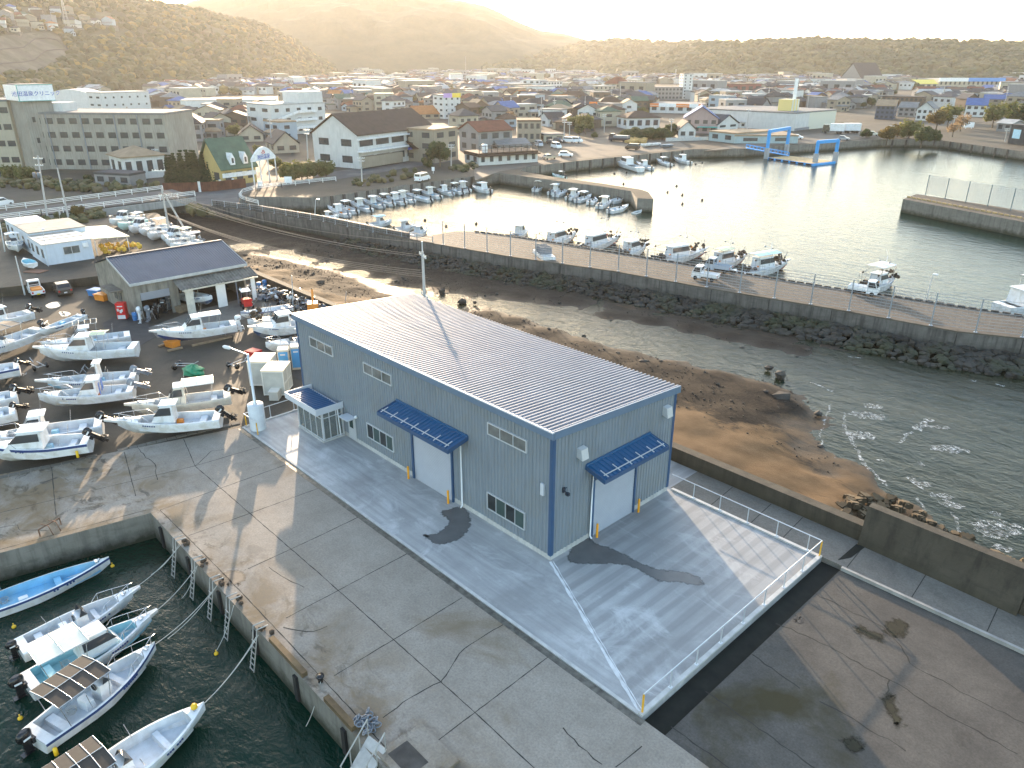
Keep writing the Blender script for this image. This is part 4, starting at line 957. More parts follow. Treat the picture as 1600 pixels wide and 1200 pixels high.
    if console:
        x0, hh, ws = console; k = MB(); k.box(x0, x0+.65, -.42, .42, fz, fz+hh, 0, .05); k.box(x0-.75, x0-.3, -.4, .4, fz, fz+.5, 0, .04); kb = k.build('console', hull, root)
        g = MB(); g.add([(x0+.62, -.4, fz+hh), (x0+.62, .4, fz+hh), (x0+.35, .34, fz+hh+ws), (x0+.35, -.34, fz+hh+ws), (x0+.2, .4, fz+hh), (x0+.2, -.4, fz+hh)], [(0, 1, 2, 3), (1, 4, 2), (0, 3, 5)]); g.build('windscreen', m_win, kb)
        s = MB(); s.rings([[(x0-.06+.03*math.cos(b_)*0, .16*math.cos(a), fz+hh*.85+.16*math.sin(a)) for a in [i*math.pi/5 for i in range(10)]] for b_ in (0, 1)]); s.tube([(x0-.02, .17*math.cos(a), fz+hh*.85+.17*math.sin(a)) for a in [i*math.pi/6 for i in range(13)]], .02, 0, 5); s.build('steering_wheel', m_blk, kb)
    if canopy:
        x0, x1, wd, z, mm, fra = canopy
        k = MB(); nb = 3
        if mm is not None:
            k.rings([[(x0, y, zz) for y, zz in ((-wd/2, z-.05), (0, z+.07), (wd/2, z-.05), (wd/2, z-.09), (0, z+.03), (-wd/2, z-.09))], [(x1, y, zz) for y, zz in ((-wd/2, z-.05), (0, z+.07), (wd/2, z-.05), (wd/2, z-.09), (0, z+.03), (-wd/2, z-.09))]], 0, True, False)
            kb = k.build('canopy', mm, root)
        f = MB(); zf = fz+.3
        for x in (x0+.08, x1-.08):
            for s in (1, -1): f.tube([(x, s*wd*.46, z-.06), (x+(.25 if x < (x0+x1)/2 else -.2), s*wd*.46, sh(.4)+.02)], .022, 0, 5)
        for s in (1, -1): f.tube([(x0, s*wd/2, z-.07), (x1, s*wd/2, z-.07)], .022, 0, 5)
        for i in range(5 if mm is m_cand or mm is None else 3): x = x0+(x1-x0)*i/(4 if mm is m_cand or mm is None else 2); f.tube([(x, -wd/2, z-.04), (x, 0, z+.08), (x, wd/2, z-.04)], .02, 0, 5)
        if mm is m_cand: f.tube([(x0, 0, z+.09), (x1, 0, z+.09)], .02, 0, 5)
        f.build('canopy_frame', fra or m_steel, root)
    if rail and not simple:
        f = MB(); t0, t1 = .66, .97; q_ = [[], []]
        for k in range(6):
            t_ = t0+(t1-t0)*k/5; i = t_*NS; a = int(min(i, NS-1)); fr_ = i-a
            b_ = st[a][1]+(st[min(a+1, NS)][1]-st[a][1])*fr_; zs = st[a][2]+(st[min(a+1, NS)][2]-st[a][2])*fr_
            for s, sg in ((0, 1), (1, -1)):
                q_[s].append((-L/2+L*t_, sg*max(b_-.08, .04), zs+(.5 if k > 0 else .05)))
                if k in (1, 3, 5): f.tube([(-L/2+L*t_, sg*max(b_-.08, .04), zs), (-L/2+L*t_, sg*max(b_-.08, .04), zs+.5)], .016, 0, 5)
        f.tube(q_[0], .018, 0, 5); f.tube(q_[1], .018, 0, 5); f.tube([q_[0][-1], (L/2+.15, 0, q_[0][-1][2]), q_[1][-1]], .018, 0, 5); f.build('bow_rail', m_steel, root)
    if nose:   # long bow sprit deck of the fishing type
        k = MB(); zs = st[NS][2]
        k.add([(L/2-.9, .42, zs-.06), (L/2+nose, .10, zs+.08), (L/2+nose, -.10, zs+.08), (L/2-.9, -.42, zs-.06), (L/2-.9, .36, zs-.34), (L/2+nose, .07, zs-.08), (L/2+nose, -.07, zs-.08), (L/2-.9, -.36, zs-.34)], [(0, 3, 2, 1), (4, 5, 6, 7), (0, 1, 5, 4), (1, 2, 6, 5), (2, 3, 7, 6)]); k.build('bow_nose', hull, root)
    if motor: ob(root, -L/2-.02, 0, D*.98, motor, tilt, 1.05 if L > 6 else .8)
    if not simple:
        k = MB(); k.ball((L*.43, 0, st[NS-1][2]+.12), .09, 0); k.box(L*.40, L*.42, -.16, .16, st[NS-1][2]+.03, st[NS-1][2]+.12); k.build('cleat', m_steel, root)
    for ex in extras: ex(root, L, B, D, st)
    return root
def put(o, bow, stern, z, zk=None):     # bow / stern bearings read at gunwale level z; keel at zk
    a, b_, rz, L = face(stern, bow, z); o.location = ((a.x+b_.x)/2, (a.y+b_.y)/2, zk if zk is not None else z-1.0); o.rotation_euler = (0, 0, rz); return L
def blen(bow, stern, z): return face(stern, bow, z)[3]
def ex_mast(h=3.2, x=.0):
    def f(root, L, B, D, st):
        m_ = MB(); m_.tube([(x*L, 0, D), (x*L, 0, D+h)], .045, 0, 6); m_.tube([(x*L-.5, -.7, D+h*.8), (x*L-.5, .7, D+h*.8)], .025, 0, 5); m_.tube([(x*L, 0, D+h), (x*L-.4, .1, D+h+.9)], .015, 0, 4); m_.build('mast', m_gw, root)
        for s in (-1, 1): k = MB(); k.ball((x*L-.5, s*.7, D+h*.8), .14, 0); k.build('lamp', m_gray, root)
    return f
def ex_gear(col=m_org):
    def f(root, L, B, D, st):
        r_ = random.Random(int(L*100)); k = MB()
        for i in range(46): vs, fs = ROCKT[i % 6]; s = r_.uniform(.12, .34); fa = i % 2; k.M = Matrix.Translation((r_.uniform(.20, .42)*L if fa else r_.uniform(-.44, -.22)*L, r_.uniform(-.38, .38)*B, D*(1.15 if fa else .95)+r_.uniform(0, .9 if fa else .5))) @ Matrix.Scale(s, 4); k.add(vs, fs)
        k.M = Matrix.Identity(4); k.build('fishing_gear', m_net, root)
        k = MB(); k.ball((L*.28, B*.2, D*1.1+.5), .2); k.ball((-L*.2, -B*.3, D+.4), .16); k.build('float', col, root)
        k = MB()
        for s in (1, -1): k.tube([(-L*.30, s*B*.42, D), (-L*.30, s*B*.42, D+1.4), (-L*.2, s*B*.42, D+1.5)], .03, 0, 5)
        k.tube([(L*.42, 0, D*1.3), (L*.47, 0, D*1.3+1.1)], .04, 0, 5)
        for q in range(7): x_ = r_.uniform(-.35, .4)*L; k.tube([(x_, r_.uniform(-.4, .4)*B, D*1.1), (x_+r_.uniform(-.6, .6), r_.uniform(-.45, .45)*B, D*1.1+r_.uniform(.8, 2.3))], .025, 0, 4)
        k.tube([(-L*.3, B*.42, D+1.4), (L*.12, 0, D+3.2), (L*.45, 0, D*1.3+.9)], .015, 0, 4); k.tube([(-L*.46, -B*.3, D), (-L*.46, -B*.3, D+1.7), (-L*.46, B*.3, D+1.7), (-L*.46, B*.3, D)], .03, 0, 4); k.build('derrick', m_gray, root)
        for s in (1, -1): k = MB(); k.ball((-L*.3, s*B*.42, D+1.5), .15); k.build('deck_lamp', m_blk, root)
    return f
def ex_fender(y=1, x=-.42, m=m_fend):
    def f(root, L, B, D, st): k = MB(); k.lathe(x*L, y*(B/2*.9+.11), [(0, D*.18), (.10, D*.22), (.10, D*.62), (0, D*.66)], 0, 8); k.build('fender', m, root)
    return f
def ex_curtain(m=m_canb):
    def f(root, L, B, D, st): k = MB(); k.box(-L*.16, -L*.155, -.75, -.15, D*.9, D*.9+1.0); k.box(-L*.16, -L*.155, .4, .75, D*.9, D*.9+1.0); k.build('curtain', m, root)
    return f
def ex_gunfloat(root, L, B, D, st):
    k = MB(); k.ball((L*.42, 0, st[NS][2]+.12), .17); k.build('bow_float', m_fend, root)
# -- five boats afloat in the near basin
BZ = WZ+.75
def basin(bow, stern, zk=-.24, **kw):
    kw['floor'] = .44
    L = blen(bow, stern, BZ); o = boat(L=L, **kw); put(o, bow, stern, BZ, WZ+zk); return o
basin((171, 874), (-75, 962), label='long narrow blue open boat under the basin wall, dark canopy at its stern', B=2.0, D=.95, hull=m_gw, liner=m_blin, stripe=m_stripe, deck=.10, aft=.05, console=(-2.6, .75, .3), canopy=(-5.0, -3.0, 1.7, 2.4, m_cand, None), rail=False, floor=.35)
basin((207, 926), (28, 1008), label='small white open boat with a grey console, second from the basin wall', B=2.0, D=.95, deck=.16, console=(-.2, .8, .42), motor=m_blk, nose=.45, floor=.32)
basin((236, 964), (40, 1066), label='white boat with cream roof over a turquoise cockpit in the basin', B=2.25, D=1.0, deck=.14, liner=m_aqua, bottom=m_bl, cab=(-.7, 1.35, 1.25, 1.15, .7, m_gw), canopy=(-2.6, -.3, 2.0, 2.35, m_cano, None), motor=m_blk, nose=.4, floor=.34)
basin((243, 1009), (52, 1150), label='white boat with a dark square-panelled canopy and dark blue rubbing strake in the basin', B=2.2, D=1.0, deck=.14, stripe=m_stripe, console=(-.2, .9, .35), canopy=(-2.4, .2, 2.1, 2.45, m_cand, None), motor=m_blk, floor=.32, extras=[ex_fender(-1, -.47)])
basin((320, 1103), (110, 1245), label='bare white open boat with a yellow float on its bow and dark canopy astern', B=2.35, D=1.0, deck=.16, liner=m_in, canopy=(-3.6, -1.4, 2.1, 2.3, m_cand, None), console=(-1.2, .7, .3), rail=False, floor=.30, extras=[ex_gunfloat])
# -- boats laid up on the yard
def yard(bow, stern, stand=True, z=1.25, zk=.28, **kw):
    L = blen(bow, stern, z); o = boat(L=max(3.5, L), **kw); put(o, bow, stern, z, zk); return o
Y = yard
Y((-24, 706), (141, 688), label='white cabin boat nearest the sett strip with a yellow fender on its quarter', B=2.4, D=1.25, cab=(-.6, 2.1, 1.75, 1.35, 1.25, m_gw), deck=.42, motor=m_blk, tilt=.95, stripe=m_stripe, extras=[ex_fender(1, -.40)])
Y((-30, 690), (160, 660), label='white boat with hard-topped wheelhouse behind the yellow-fendered boat', B=2.3, D=1.15, cab=(-.2, 1.7, 1.5, 1.5, 1.1, m_gw), deck=.18, motor=m_blk, tilt=.95)
Y((184, 663), (345, 650), label='long-nosed white cabin boat lying nearest the round white drum', B=2.35, D=1.15, cab=(-.5, 1.3, 1.4, 1.45, .9, m_gw), deck=.22, motor=m_blk, tilt=.8, nose=.9, stripe=m_gw)
Y((206, 637), (360, 615), label='cream-roofed cabin boat behind the long-nosed one, grey motor tilted up', B=2.3, D=1.1, hull=m_gc, cab=(-.3, 1.2, 1.35, 1.4, .8, m_gw), canopy=(-2.6, -.2, 1.9, 2.55, m_cano, None), deck=.22, motor=m_blk, tilt=1.1, nose=.5)
Y((61, 622), (209, 606), label='white console boat with a blue curtain behind its windscreen', B=2.3, D=1.1, cab=(-.9, .7, 1.45, 1.3, .95, m_gw), deck=.18, motor=m_gray, tilt=1.15, stripe=m_gw, extras=[ex_curtain()])
Y((74, 598), (213, 584), label='white boat with a tall raked windscreen and blue boot stripe, railed bow platform', B=2.25, D=1.05, cab=(-.7, .8, 1.4, 1.55, 1.15, m_gw), deck=.16, motor=m_gray, tilt=1.15, nose=.9, bottom=m_bl)
Y((63, 552), (214, 543), label='big white cabin cruiser with a small yellow-green roof panel, second row', B=2.6, D=1.35, hull=m_gw, cab=(-.3, 2.0, 1.9, 1.35, 1.25, m_gw), canopy=(-1.9, -.5, 1.4, 2.75, m_cang, None), deck=.40, nose=.5)
Y((66, 541), (203, 522), label='white boat with an empty tubular roof rack behind the big cruiser', B=2.3, D=1.15, cab=(-.2, 1.6, 1.5, 1.35, 1.15, m_gw), canopy=(-1.2, .9, 1.6, 2.9, None, None), deck=.28)
Y((61, 517), (128, 489), z=1.9, zk=1.05, label='small white skiff raised on white trestles with a dark green motor', B=1.5, D=.75, deck=.2, motor=m_blk, tilt=.3, rail=False)
Y((-60, 560), (64, 514), label='broad open white boat at the left edge with brown canopy', B=2.6, D=1.2, deck=.2, canopy=(-1.6, .8, 2.2, 2.7, m_cbr, None), motor=m_blk, tilt=.6, console=(-.3, .9, .3))
Y((-55, 512), (48, 488), label='white cruiser at the left edge with sheeted stern and half-covered motor', B=2.3, D=1.2, cab=(-.6, 1.4, 1.6, 1.3, 1., m_gw), motor=m_blk, tilt=1., deck=.3)
Y((-90, 592), (30, 572), label='white boat with pale blue bottom and big black motor at the left edge', B=2.4, D=1.2, bottom=m_bl, stripe=m_stripe, cab=(-.2, 1.4, 1.6, 1.3, 1., m_gw), motor=m_blk, tilt=1., deck=.3)
Y((-115, 642), (26, 615), label='white boat with a black tilted motor at the left edge, third row', B=2.3, D=1.1, motor=m_blk, tilt=1.1, deck=.2, console=(0, .9, .3))
Y((-120, 668), (24, 640), label='white boat with a grey-black tilted motor at the left edge, behind the wheelhouse boat', B=2.3, D=1.1, motor=m_blk, tilt=1.15, deck=.2, cab=(0, 1.5, 1.5, 1.3, .9, m_gw))
Y((246, 524), (368, 506), label='white half-cabin boat with a flat roof standing alone before the workshop', B=2.4, D=1.25, cab=(-.5, 1.6, 1.75, 1.35, 1.25, m_gw), canopy=(-2.4, -.4, 1.7, 2.55, m_canw, None), deck=.40, motor=m_obw, tilt=.1, nose=.7, bottom=m_stripe)
Y((376, 491), (455, 477), label='upturned-looking long white skiff with a blue rub rail by the engine heap', B=1.7, D=.8, stripe=m_stripe, deck=.2, rail=False, zk=.5)
Y((387, 503), (470, 492), label='white runabout with a steep windscreen and brown clutter aboard', B=2.0, D=1.0, console=(-.2, .9, .5), deck=.4, extras=[ex_gear(m_cbr)])
Y((396, 519), (480, 505), label='navy-bottomed white cruiser with a glazed wheelhouse beside the warehouse', B=2.4, D=1.35, bottom=m_navy, cab=(-.9, .9, 1.7, 1.35, .7, m_gw), deck=.42, nose=.5)
Y((415, 539), (492, 527), label='small white boat with bow rails just behind the portable toilets', B=2.0, D=1.0, deck=.4, console=(-.5, .7, .3))
# back row by the river and odd boats on the terrace
rowl = ['white cabin boat at the far left end of the row by the river', 'pale green and white hull, second boat of the row by the river', 'white boat with high bow, third of the row by the river', 'white boat with a pale canopy, fourth of the row by the river', 'round-bowed white boat, fifth of the row by the river', 'white boat, sixth of the row by the river', 'white boat with green-edged awning, seventh of the row by the river', 'white boat with grey motor nearest the workshop in the row by the river']
for k, (bw_, stn) in enumerate((((171, 346), (212, 336)), ((184, 352), (225, 342)), ((201, 357), (236, 348)), ((217, 361), (262, 351)), ((230, 368), (268, 356)), ((252, 371), (292, 362)), ((259, 378), (298, 367)), ((266, 384), (312, 375)))):
    L = blen(bw_, stn, 2.2); o = boat(rowl[k], L=L, B=2.2, D=1.15, hull=m_grn if k == 1 else m_gw, deck=.32, cab=(-.6, 1.0, 1.4, 1.2, .8, m_gw) if k in (0, 2, 5) else None, console=(-.3, .8, .3) if k not in (0, 2, 5) else None, canopy=(-2.2, -.3, 1.7, 2.4, m_cano if k != 6 else m_cang, None) if k in (1, 3, 6, 7) else None, motor=m_gray, tilt=.8, grp='boats laid up in a row by the river'); put(o, bw_, stn, 2.2, 1.15)
o = boat('white centre-console boat facing the camera on the terrace, radar arch overhead', L=5.6, B=2.1, D=1.05, deck=.2, console=(-.4, 1.0, .4), canopy=(-1.2, .3, 1.8, 2.5, m_canw, None)); a = G(26, 392, 1.3); o.location = (a.x, a.y, 1.35); o.rotation_euler.z = math.atan2(CAM.y-a.y, CAM.x-a.x)+.1
o = boat('small white dinghy on a red-brown board beside the prefab offices', L=3.4, B=1.6, D=.7, deck=.2, rail=False, simple=True, liner=m_aqua); a = G(45, 413, 1.6); o.location = (a.x, a.y, 1.35); o.rotation_euler.z = math.atan2(CAM.y-a.y, CAM.x-a.x)-2.9
# -- moored boats: along the inner harbour quay
HZ = WZ+.7
def moor(bow, stern, label, **kw):
    L = blen(bow, stern, HZ); L = max(kw.pop('minL', 4.5), L); o = boat(label, L=L, **kw); put(o, bow, stern, HZ, WZ-.35); return o
qn = ['leftmost', 'second', 'third', 'fourth', 'fifth', 'sixth', 'seventh', 'eighth', 'ninth', 'tenth', 'eleventh', 'twelfth']
qb = [((512, 323), (543, 334)), ((523, 318), (556, 329)), ((545, 314), (578, 326)), ((566, 312), (597, 320)), ((586, 308), (613, 317)), ((602, 306), (631, 315)), ((612, 303), (645, 312)), ((630, 301), (672, 311)), ((655, 297), (687, 306)), ((680, 294), (706, 301)), ((697, 290), (722, 299)), ((713, 288), (732, 296))]
for k, (a, b_) in enumerate(qb):
    moor(a, b_, f'white motorboat, {qn[k]} of the line along the inner harbour quay counted from the left', B=2.2, D=1.1, deck=.3, cab=(-.7, 1.1, 1.5, 1.35, .8, m_gw) if k % 3 != 1 else None, console=(-.2, .9, .4) if k % 3 == 1 else None, canopy=(-2.0, .2, 1.8, 2.5, m_canw if k % 2 else m_cano, None) if k not in (0, 9) else None, motor=m_blk if k % 3 else m_gray, tilt=.5, rail=k % 2 == 0, grp='boats along the inner harbour quay')
moor((738, 292), (765, 297), 'white cabin cruiser lying alone off the corner of the inner harbour', B=2.6, D=1.2, deck=.35, cab=(-1.4, 1.2, 1.9, 1.5, .7, m_canw), motor=m_blk)
ml = [((850, 287), (836, 295)), ((878, 293), (860, 300)), ((886, 296), (868, 303)), ((905, 301), (888, 308)), ((924, 305), (902, 312)), ((930, 310), (922, 315)), ((955, 312), (936, 321)), ((975, 309), (955, 313)), ((982, 321), (953, 328))]
mlb = ['white boat with cream roof at the landward end of the mole', 'white roofed boat, second out along the mole', 'open white boat lashed beside the second one along the mole', 'roofed white boat midway along the mole', 'white boat with long flat roof midway along the mole, seaward one of its pair', 'short white boat between two roofed ones at the mole', 'large white roofed boat near the mole head', 'small white boat squeezed against the mole wall near its head', 'outermost white open boat of the cluster at the mole head']
for k, (a, b_) in enumerate(ml): moor(a, b_, mlb[k], B=2.2, D=1.1, deck=.28, canopy=(-2.0, .3, 1.8, 2.5, m_cano if k == 0 else m_canw, None) if k in (0, 1, 3, 4, 6) else None, cab=(-.5, 1., 1.4, 1.2, .7, m_gw) if k in (1, 3, 6) else None, console=(0, .8, .3), motor=m_blk if k % 2 else m_gray, rail=False, grp='boats along the mole')
moor((1003, 325), (990, 329), 'tiny white dinghy alone under the mole head', minL=2.6, B=1.4, D=.6, simple=True, rail=False)
moor((958, 252), (1001, 265), 'large white cabin cruiser lying along the far quay', B=3.2, D=1.7, deck=.36, cab=(-2.4, 2.6, 2.5, 1.9, 1.6, m_gw), stripe=None, aft=.1)
moor((994, 254), (1018, 262), 'white boat with a flat roof just behind the large cruiser at the far quay', B=2.3, D=1.2, deck=.35, cab=(-1.2, .8, 1.6, 1.4, .6, m_canw), motor=m_blk)
moor((1026, 249), (1047, 256), 'white roofed boat, second from the right at the far quay', B=2.3, D=1.1, deck=.35, canopy=(-1.8, .4, 1.9, 2.5, m_canw, None), console=(-.2, .8, .4), motor=m_blk)
moor((1053, 247), (1078, 253), 'white wheelhouse boat at the far end of the far quay', B=2.4, D=1.2, deck=.35, cab=(-1.4, .8, 1.6, 1.7, .3, m_canw), motor=m_blk)
o = boat('pale green skiff with white roof on the water behind the mole root', L=6.4, B=1.7, D=.9, hull=m_grn, deck=.15, canopy=(-2.2, -.9, 1.3, 2.2, m_canw, None), motor=m_blk, rail=False, console=(-1.8, .7, .2)); put(o, (858, 270), (888, 277), HZ, WZ-.3)
# -- fishing boats along the jetty
def fisher(bow, stern, label, **kw):
    L = blen(bow, stern, HZ); d_ = dict(B=2.7, D=1.5, deck=.30, cab=(-L*.16, L*.16, 1.7, 1.7, .5, m_gw), bottom=m_red, rail=False, extras=[ex_mast(3.4, .12), ex_gear()], cat='fishing boat', nose=.5, grp='fishing boats along the jetty'); d_.update(kw)
    o = boat(label, L=L, **d_); put(o, bow, stern, HZ, WZ-.5); return o
fisher((900, 367), (838, 386), 'white fishing boat with an orange float on deck, moored at the jetty')
fisher((968, 372), (892, 392), 'white fishing boat with tall white mast and dark net frame, moored at the jetty', extras=[ex_mast(4.6, .2), ex_gear(m_red)])
fisher((1010, 385), (962, 400), 'short white fishing boat between the masted boat and the wide jetty corner')
fisher((1103, 393), (1012, 408), 'white fishing boat with a two-storey wheelhouse and brown net piles', B=3.0)
fisher((1164, 403), (1096, 418), 'green-roofed fishing boat behind the parked pick-up', canopy=(-1.6, 1.2, 1.9, 3.4, m_cang, None))
fisher((1230, 412), (1152, 426), 'fishing boat with a long pale blue roof moored behind the pick-ups', canopy=(-2.2, 2.4, 2.2, 3.5, m_canlb, None), B=3.0)
fisher((1398, 436), (1346, 451), 'fishing boat under a flat white sun roof moored alone to the right', canopy=(-1.8, 1.6, 2.4, 3.9, m_canw, None), cab=(-1.2, 1.0, 1.7, 1.5, .4, m_gw))
moor((1690, 470), (1563, 484), 'white flybridge motor yacht cut off by the right edge', B=3.4, D=1.8, deck=.4, cab=(-4.5, 2.0, 2.7, 2.0, 1.2, m_gw), canopy=(-3.4, -.2, 2.4, 5.0, m_canw, None))
moor((826, 357), (798, 370), 'small white boat with blue-green windscreen off the jetty', B=2.2, D=1.1, cab=(-.6, 1.0, 1.6, 1.5, .8, m_gw), canopy=(-1.8, .2, 1.9, 2.6, m_canw, None), deck=.3)
for a, b_, lab, cc in (((612, 345), (576, 350), 'white boat under a pale blue awning behind the narrow jetty neck', m_canlb), ((648, 352), (618, 357), 'small grey-white boat by the first tall fence posts', m_cano), ((668, 358), (640, 366), 'white working boat with clutter by the second tall fence post', None), ((528, 337), (500, 341), 'white hull shining in the sun at the harbour head', None)):
    moor(a, b_, lab, B=2.2, D=1.1, deck=.3, canopy=(-1.5, .8, 1.9, 2.4, cc, None) if cc else None, cab=(-.5, .8, 1.4, 1.2, .6, m_gw), motor=m_blk)
o = thing('work_raft', 'grey open landing craft hauled up on the jetty behind the mesh fence', 'boat')
m_ = MB(); m_.box(-2.6, 2.6, -1, 1, .05, .5, 0, .1); m_.build('hull', m_gw, o); m_ = MB()
for x in (-1.6, -.8, 0, .8): m_.box(x, x+.06, -.9, .9, .5, 1.5)
m_.build('crate_rack', m_gray, o); p = G(850, 400, .85); o.location = (p.x, p.y, .8); o.rotation_euler.z = -.5
# mooring buoys on the harbour water
bm_ = MB(); bm_.ball((0, 0, .12), .3, 0, 10, 6, .9); bm_.tube([(0, 0, .35), (0, 0, .5)], .05); bme = bm_.mesh('buoy', m_blk)
bm_ = MB(); bm_.ball((0, 0, .03), .12, 0, 10, 6, .95); bm_.tube([(0, 0, .2), (0, 0, .27)], .03); byel = bm_.mesh('buoy', m_fend)
for px_, py_ in ((722, 306), (880, 268+4), (974, 288), (960, 272), (979, 270), (1048, 261), (1053, 259), (1087, 257), (1097, 255), (1057, 291), (1066, 305), (1066, 319), (1043, 301), (1097, 313), (744, 350), (664, 345), (697, 354), (868, 307), (883, 309), (910, 313)):
    o = bpy.data.objects.new('mooring_buoy', bme); COL.objects.link(o); o.location = G(px_, py_, WZ); tag(o, 'small dark round mooring buoy floating on the harbour', 'buoy', 'dark mooring buoys on the harbour')
for k, (px_, py_, lab) in enumerate(((176, 885, 'yellow buoy at the bow of the blue boat'), (338, 1022, 'yellow buoy on the open basin water'), (22, 980, 'yellow buoy by the stern of the small open boat'), (32, 1123, 'yellow buoy by the stern of the dark-canopied boat'))):
    o = bpy.data.objects.new('mooring_buoy', byel); COL.objects.link(o); o.location = G(px_, py_, WZ); tag(o, lab, 'buoy')
# ---------------------------------------------------------------- yard things
# trestles under laid-up boats
m_tres = mat('galvanised_trestle', (.45, .46, .47), .5, .4)
tm = MB()
for y in (-.55, .55):
    tm.tube([(-.35, y, 0), (0, y, .62), (.35, y, 0)], .035, 0, 5)
tm.tube([(0, -.75, .62), (0, .75, .62)], .045, 0, 6); tm.tube([(-.3, -.55, .08), (-.3, .55, .08)], .025, 0, 5)
tme = tm.mesh('boat_trestle', m_tres)
for k, (px_, py_, s, lab) in enumerate(((72, 520, 1.55, 'white trestle under the bow of the raised skiff'), (120, 508, 1.55, 'white trestle under the stern of the raised skiff'), (132, 580, .75, 'trestle under the big cabin cruiser'), (292, 530, .7, 'dark trestle under the lone half-cabin boat'), (350, 522, .7, 'trestle under the motor end of the lone half-cabin boat'), (178, 350, 1., 'trestle under the far left boat of the river row'), (205, 362, 1., 'trestle between the second and third boats of the river row'), (240, 368, .9, 'trestle under the fifth boat of the river row'))):
    o = bpy.data.objects.new('boat_trestle', tme); COL.objects.link(o); o.location = G(px_, py_, 1.1 if py_ < 400 else 0); o.rotation_euler.z = R(60); o.scale = (s, s, s); tag(o, lab, 'trestle', 'boat trestles')
# timber beams on the yard by the lone boat
for k, (a, b_, lab) in enumerate((((248, 541), (262, 536), 'short timber baulk left of the lone half-cabin boat'), ((300, 540), (362, 526), 'long brown timber under the lone half-cabin boat'), ((262, 548), (285, 543), 'orange-brown plank below the lone half-cabin boat'))):
    mb = MB(); p, q_ = G(*a, .1), G(*b_, .1); mb.bar(p, q_, .22, .18); tag(mb.build('timber_beam', m_wood), lab, 'timber')
# ---- the old workshop
ft_ = G(216, 500); d_ = (Vector((-62.6, 12.2)) - Vector((-62.7, -1.7)))
SH = thing('boat_workshop', 'weathered grey boat workshop with a slate-grey gabled roof and open fronts', 'workshop')
m_shw = mat('weathered_boarding', (.235, .22, .19), .9, var=.25, vscale=.8, streak=.75, bump=.3, bscale=8)
m_shr = mat('slate_grey_roof', (.095, .105, .135), .5, .2, var=.12, vscale=.5)
m_dark = mat('dark_interior', (.02, .018, .016), .95)
wx0, wx1, wy0, wy1, ez, rz_ = -75.3, -62.7, -1.7, 11.4, 4.2, 6.0      # front faces +x
rx = (wx0+wx1)/2
mb = MB()
t_ = .2
mb.prism([(wx1-t_, wy0), (wx1, wy0), (wx1, wy0+.7), (wx1-t_, wy0+.7)], -.05, ez); mb.prism([(wx1-t_, wy0+3.9), (wx1, wy0+3.9), (wx1, wy0+4.9), (wx1-t_, wy0+4.9)], -.05, ez); mb.box(wx1-t_, wx1, wy0+.7, wy0+3.9, 2.75, ez)
mb.box(wx1-t_, wx1, wy0+4.9, wy1, 3.1, ez)
mb.box(wx0, wx0+t_, wy0, wy1, -.05, ez)
for y in (wy0, wy1-t_):
    mb.add([(wx0+t_, y, -.05), (wx1-t_, y, -.05), (wx1-t_, y, ez), (rx, y, rz_-.12), (wx0+t_, y, ez), (wx0+t_, y+t_, -.05), (wx1-t_, y+t_, -.05), (wx1-t_, y+t_, ez), (rx, y+t_, rz_-.12), (wx0+t_, y+t_, ez)], [(0, 1, 2, 3, 4), (9, 8, 7, 6, 5), (0, 5, 6, 1), (1, 6, 7, 2), (2, 7, 8, 3), (3, 8, 9, 4), (4, 9, 5, 0)])
mb.build('wall', m_shw, SH)
mb = MB(); vs = []; n = 46; y0, y1 = wy0-.25, wy1+.25
for i in range(n):
    for s, e in ((0, 0), (.5, 0), (.58, .05), (.92, .05)):
        y = y0+(y1-y0)*(i+s)/n; vs += [(wx1+.3, y, ez-.02+e), (rx, y, rz_+e), (wx0-.3, y, ez-.02+e)]
k = len(vs)//3
mb.add(vs, [(3*i, 3*i+3, 3*i+4, 3*i+1) for i in range(k-1)]+[(3*i+1, 3*i+4, 3*i+5, 3*i+2) for i in range(k-1)])
rf = mb.build('roof', m_shr, SH)
mb = MB(); mb.bar((rx, y0, rz_+.07), (rx, y1, rz_+.07), .35, .08)
mb.build('ridge_cap', m_shr, rf)
mb = MB(); mb.box(wx1+.3, wx1+.36, y0, y1, ez-.25, ez+.06)
for y in (y0-.05, y1-.01):
    mb.add([(wx1+.3, y, ez-.2), (wx1+.3, y+.06, ez-.2), (wx1+.3, y+.06, ez+.06), (wx1+.3, y, ez+.06), (rx, y, rz_-.2), (rx, y+.06, rz_-.2), (rx, y+.06, rz_+.08), (rx, y, rz_+.08)], [(0, 1, 2, 3), (7, 6, 5, 4), (0, 4, 5, 1), (1, 5, 6, 2), (2, 6, 7, 3), (3, 7, 4, 0)])
mb.build('fascia', m_kerb, SH)
mb = MB(); vs = []; n = 26
for i in range(n):
    for s, e in ((0, 0), (.5, .06)): y = wy0+4.4+(wy1+.8-wy0-4.4)*(i+s)/n; vs += [(wx1+.02, y, 3.75+e), (wx1+2.2, y, 3.0+e)]
mb.add(vs, [(2*i, 2*i+1, 2*i+3, 2*i+2) for i in range(len(vs)//2-1)])
m_tin = mat('rusty_tin', (.17, .155, .135), .8, .2, var=.35, vscale=1, streak=.6); mb.build('lean_to_roof', m_tin, SH)
mb = MB(); mb.box(wx1+2.05, wx1+2.15, wy0+4.6, wy1+.6, 2.8, 2.95); mb.build('lean_to_beam', m_gc, SH)
for y, ww, m in ((wy0+5.0, .9, m_gc), (wy0+8.6, 1.1, m_canw), (wy1-.2, .5, m_canw), (wy0+11.0, .12, m_gray)):
    mb = MB(); mb.box(wx1+1.6, wx1+1.72, y, y+ww, 0, 2.95); mb.build('front_panel', m, SH)
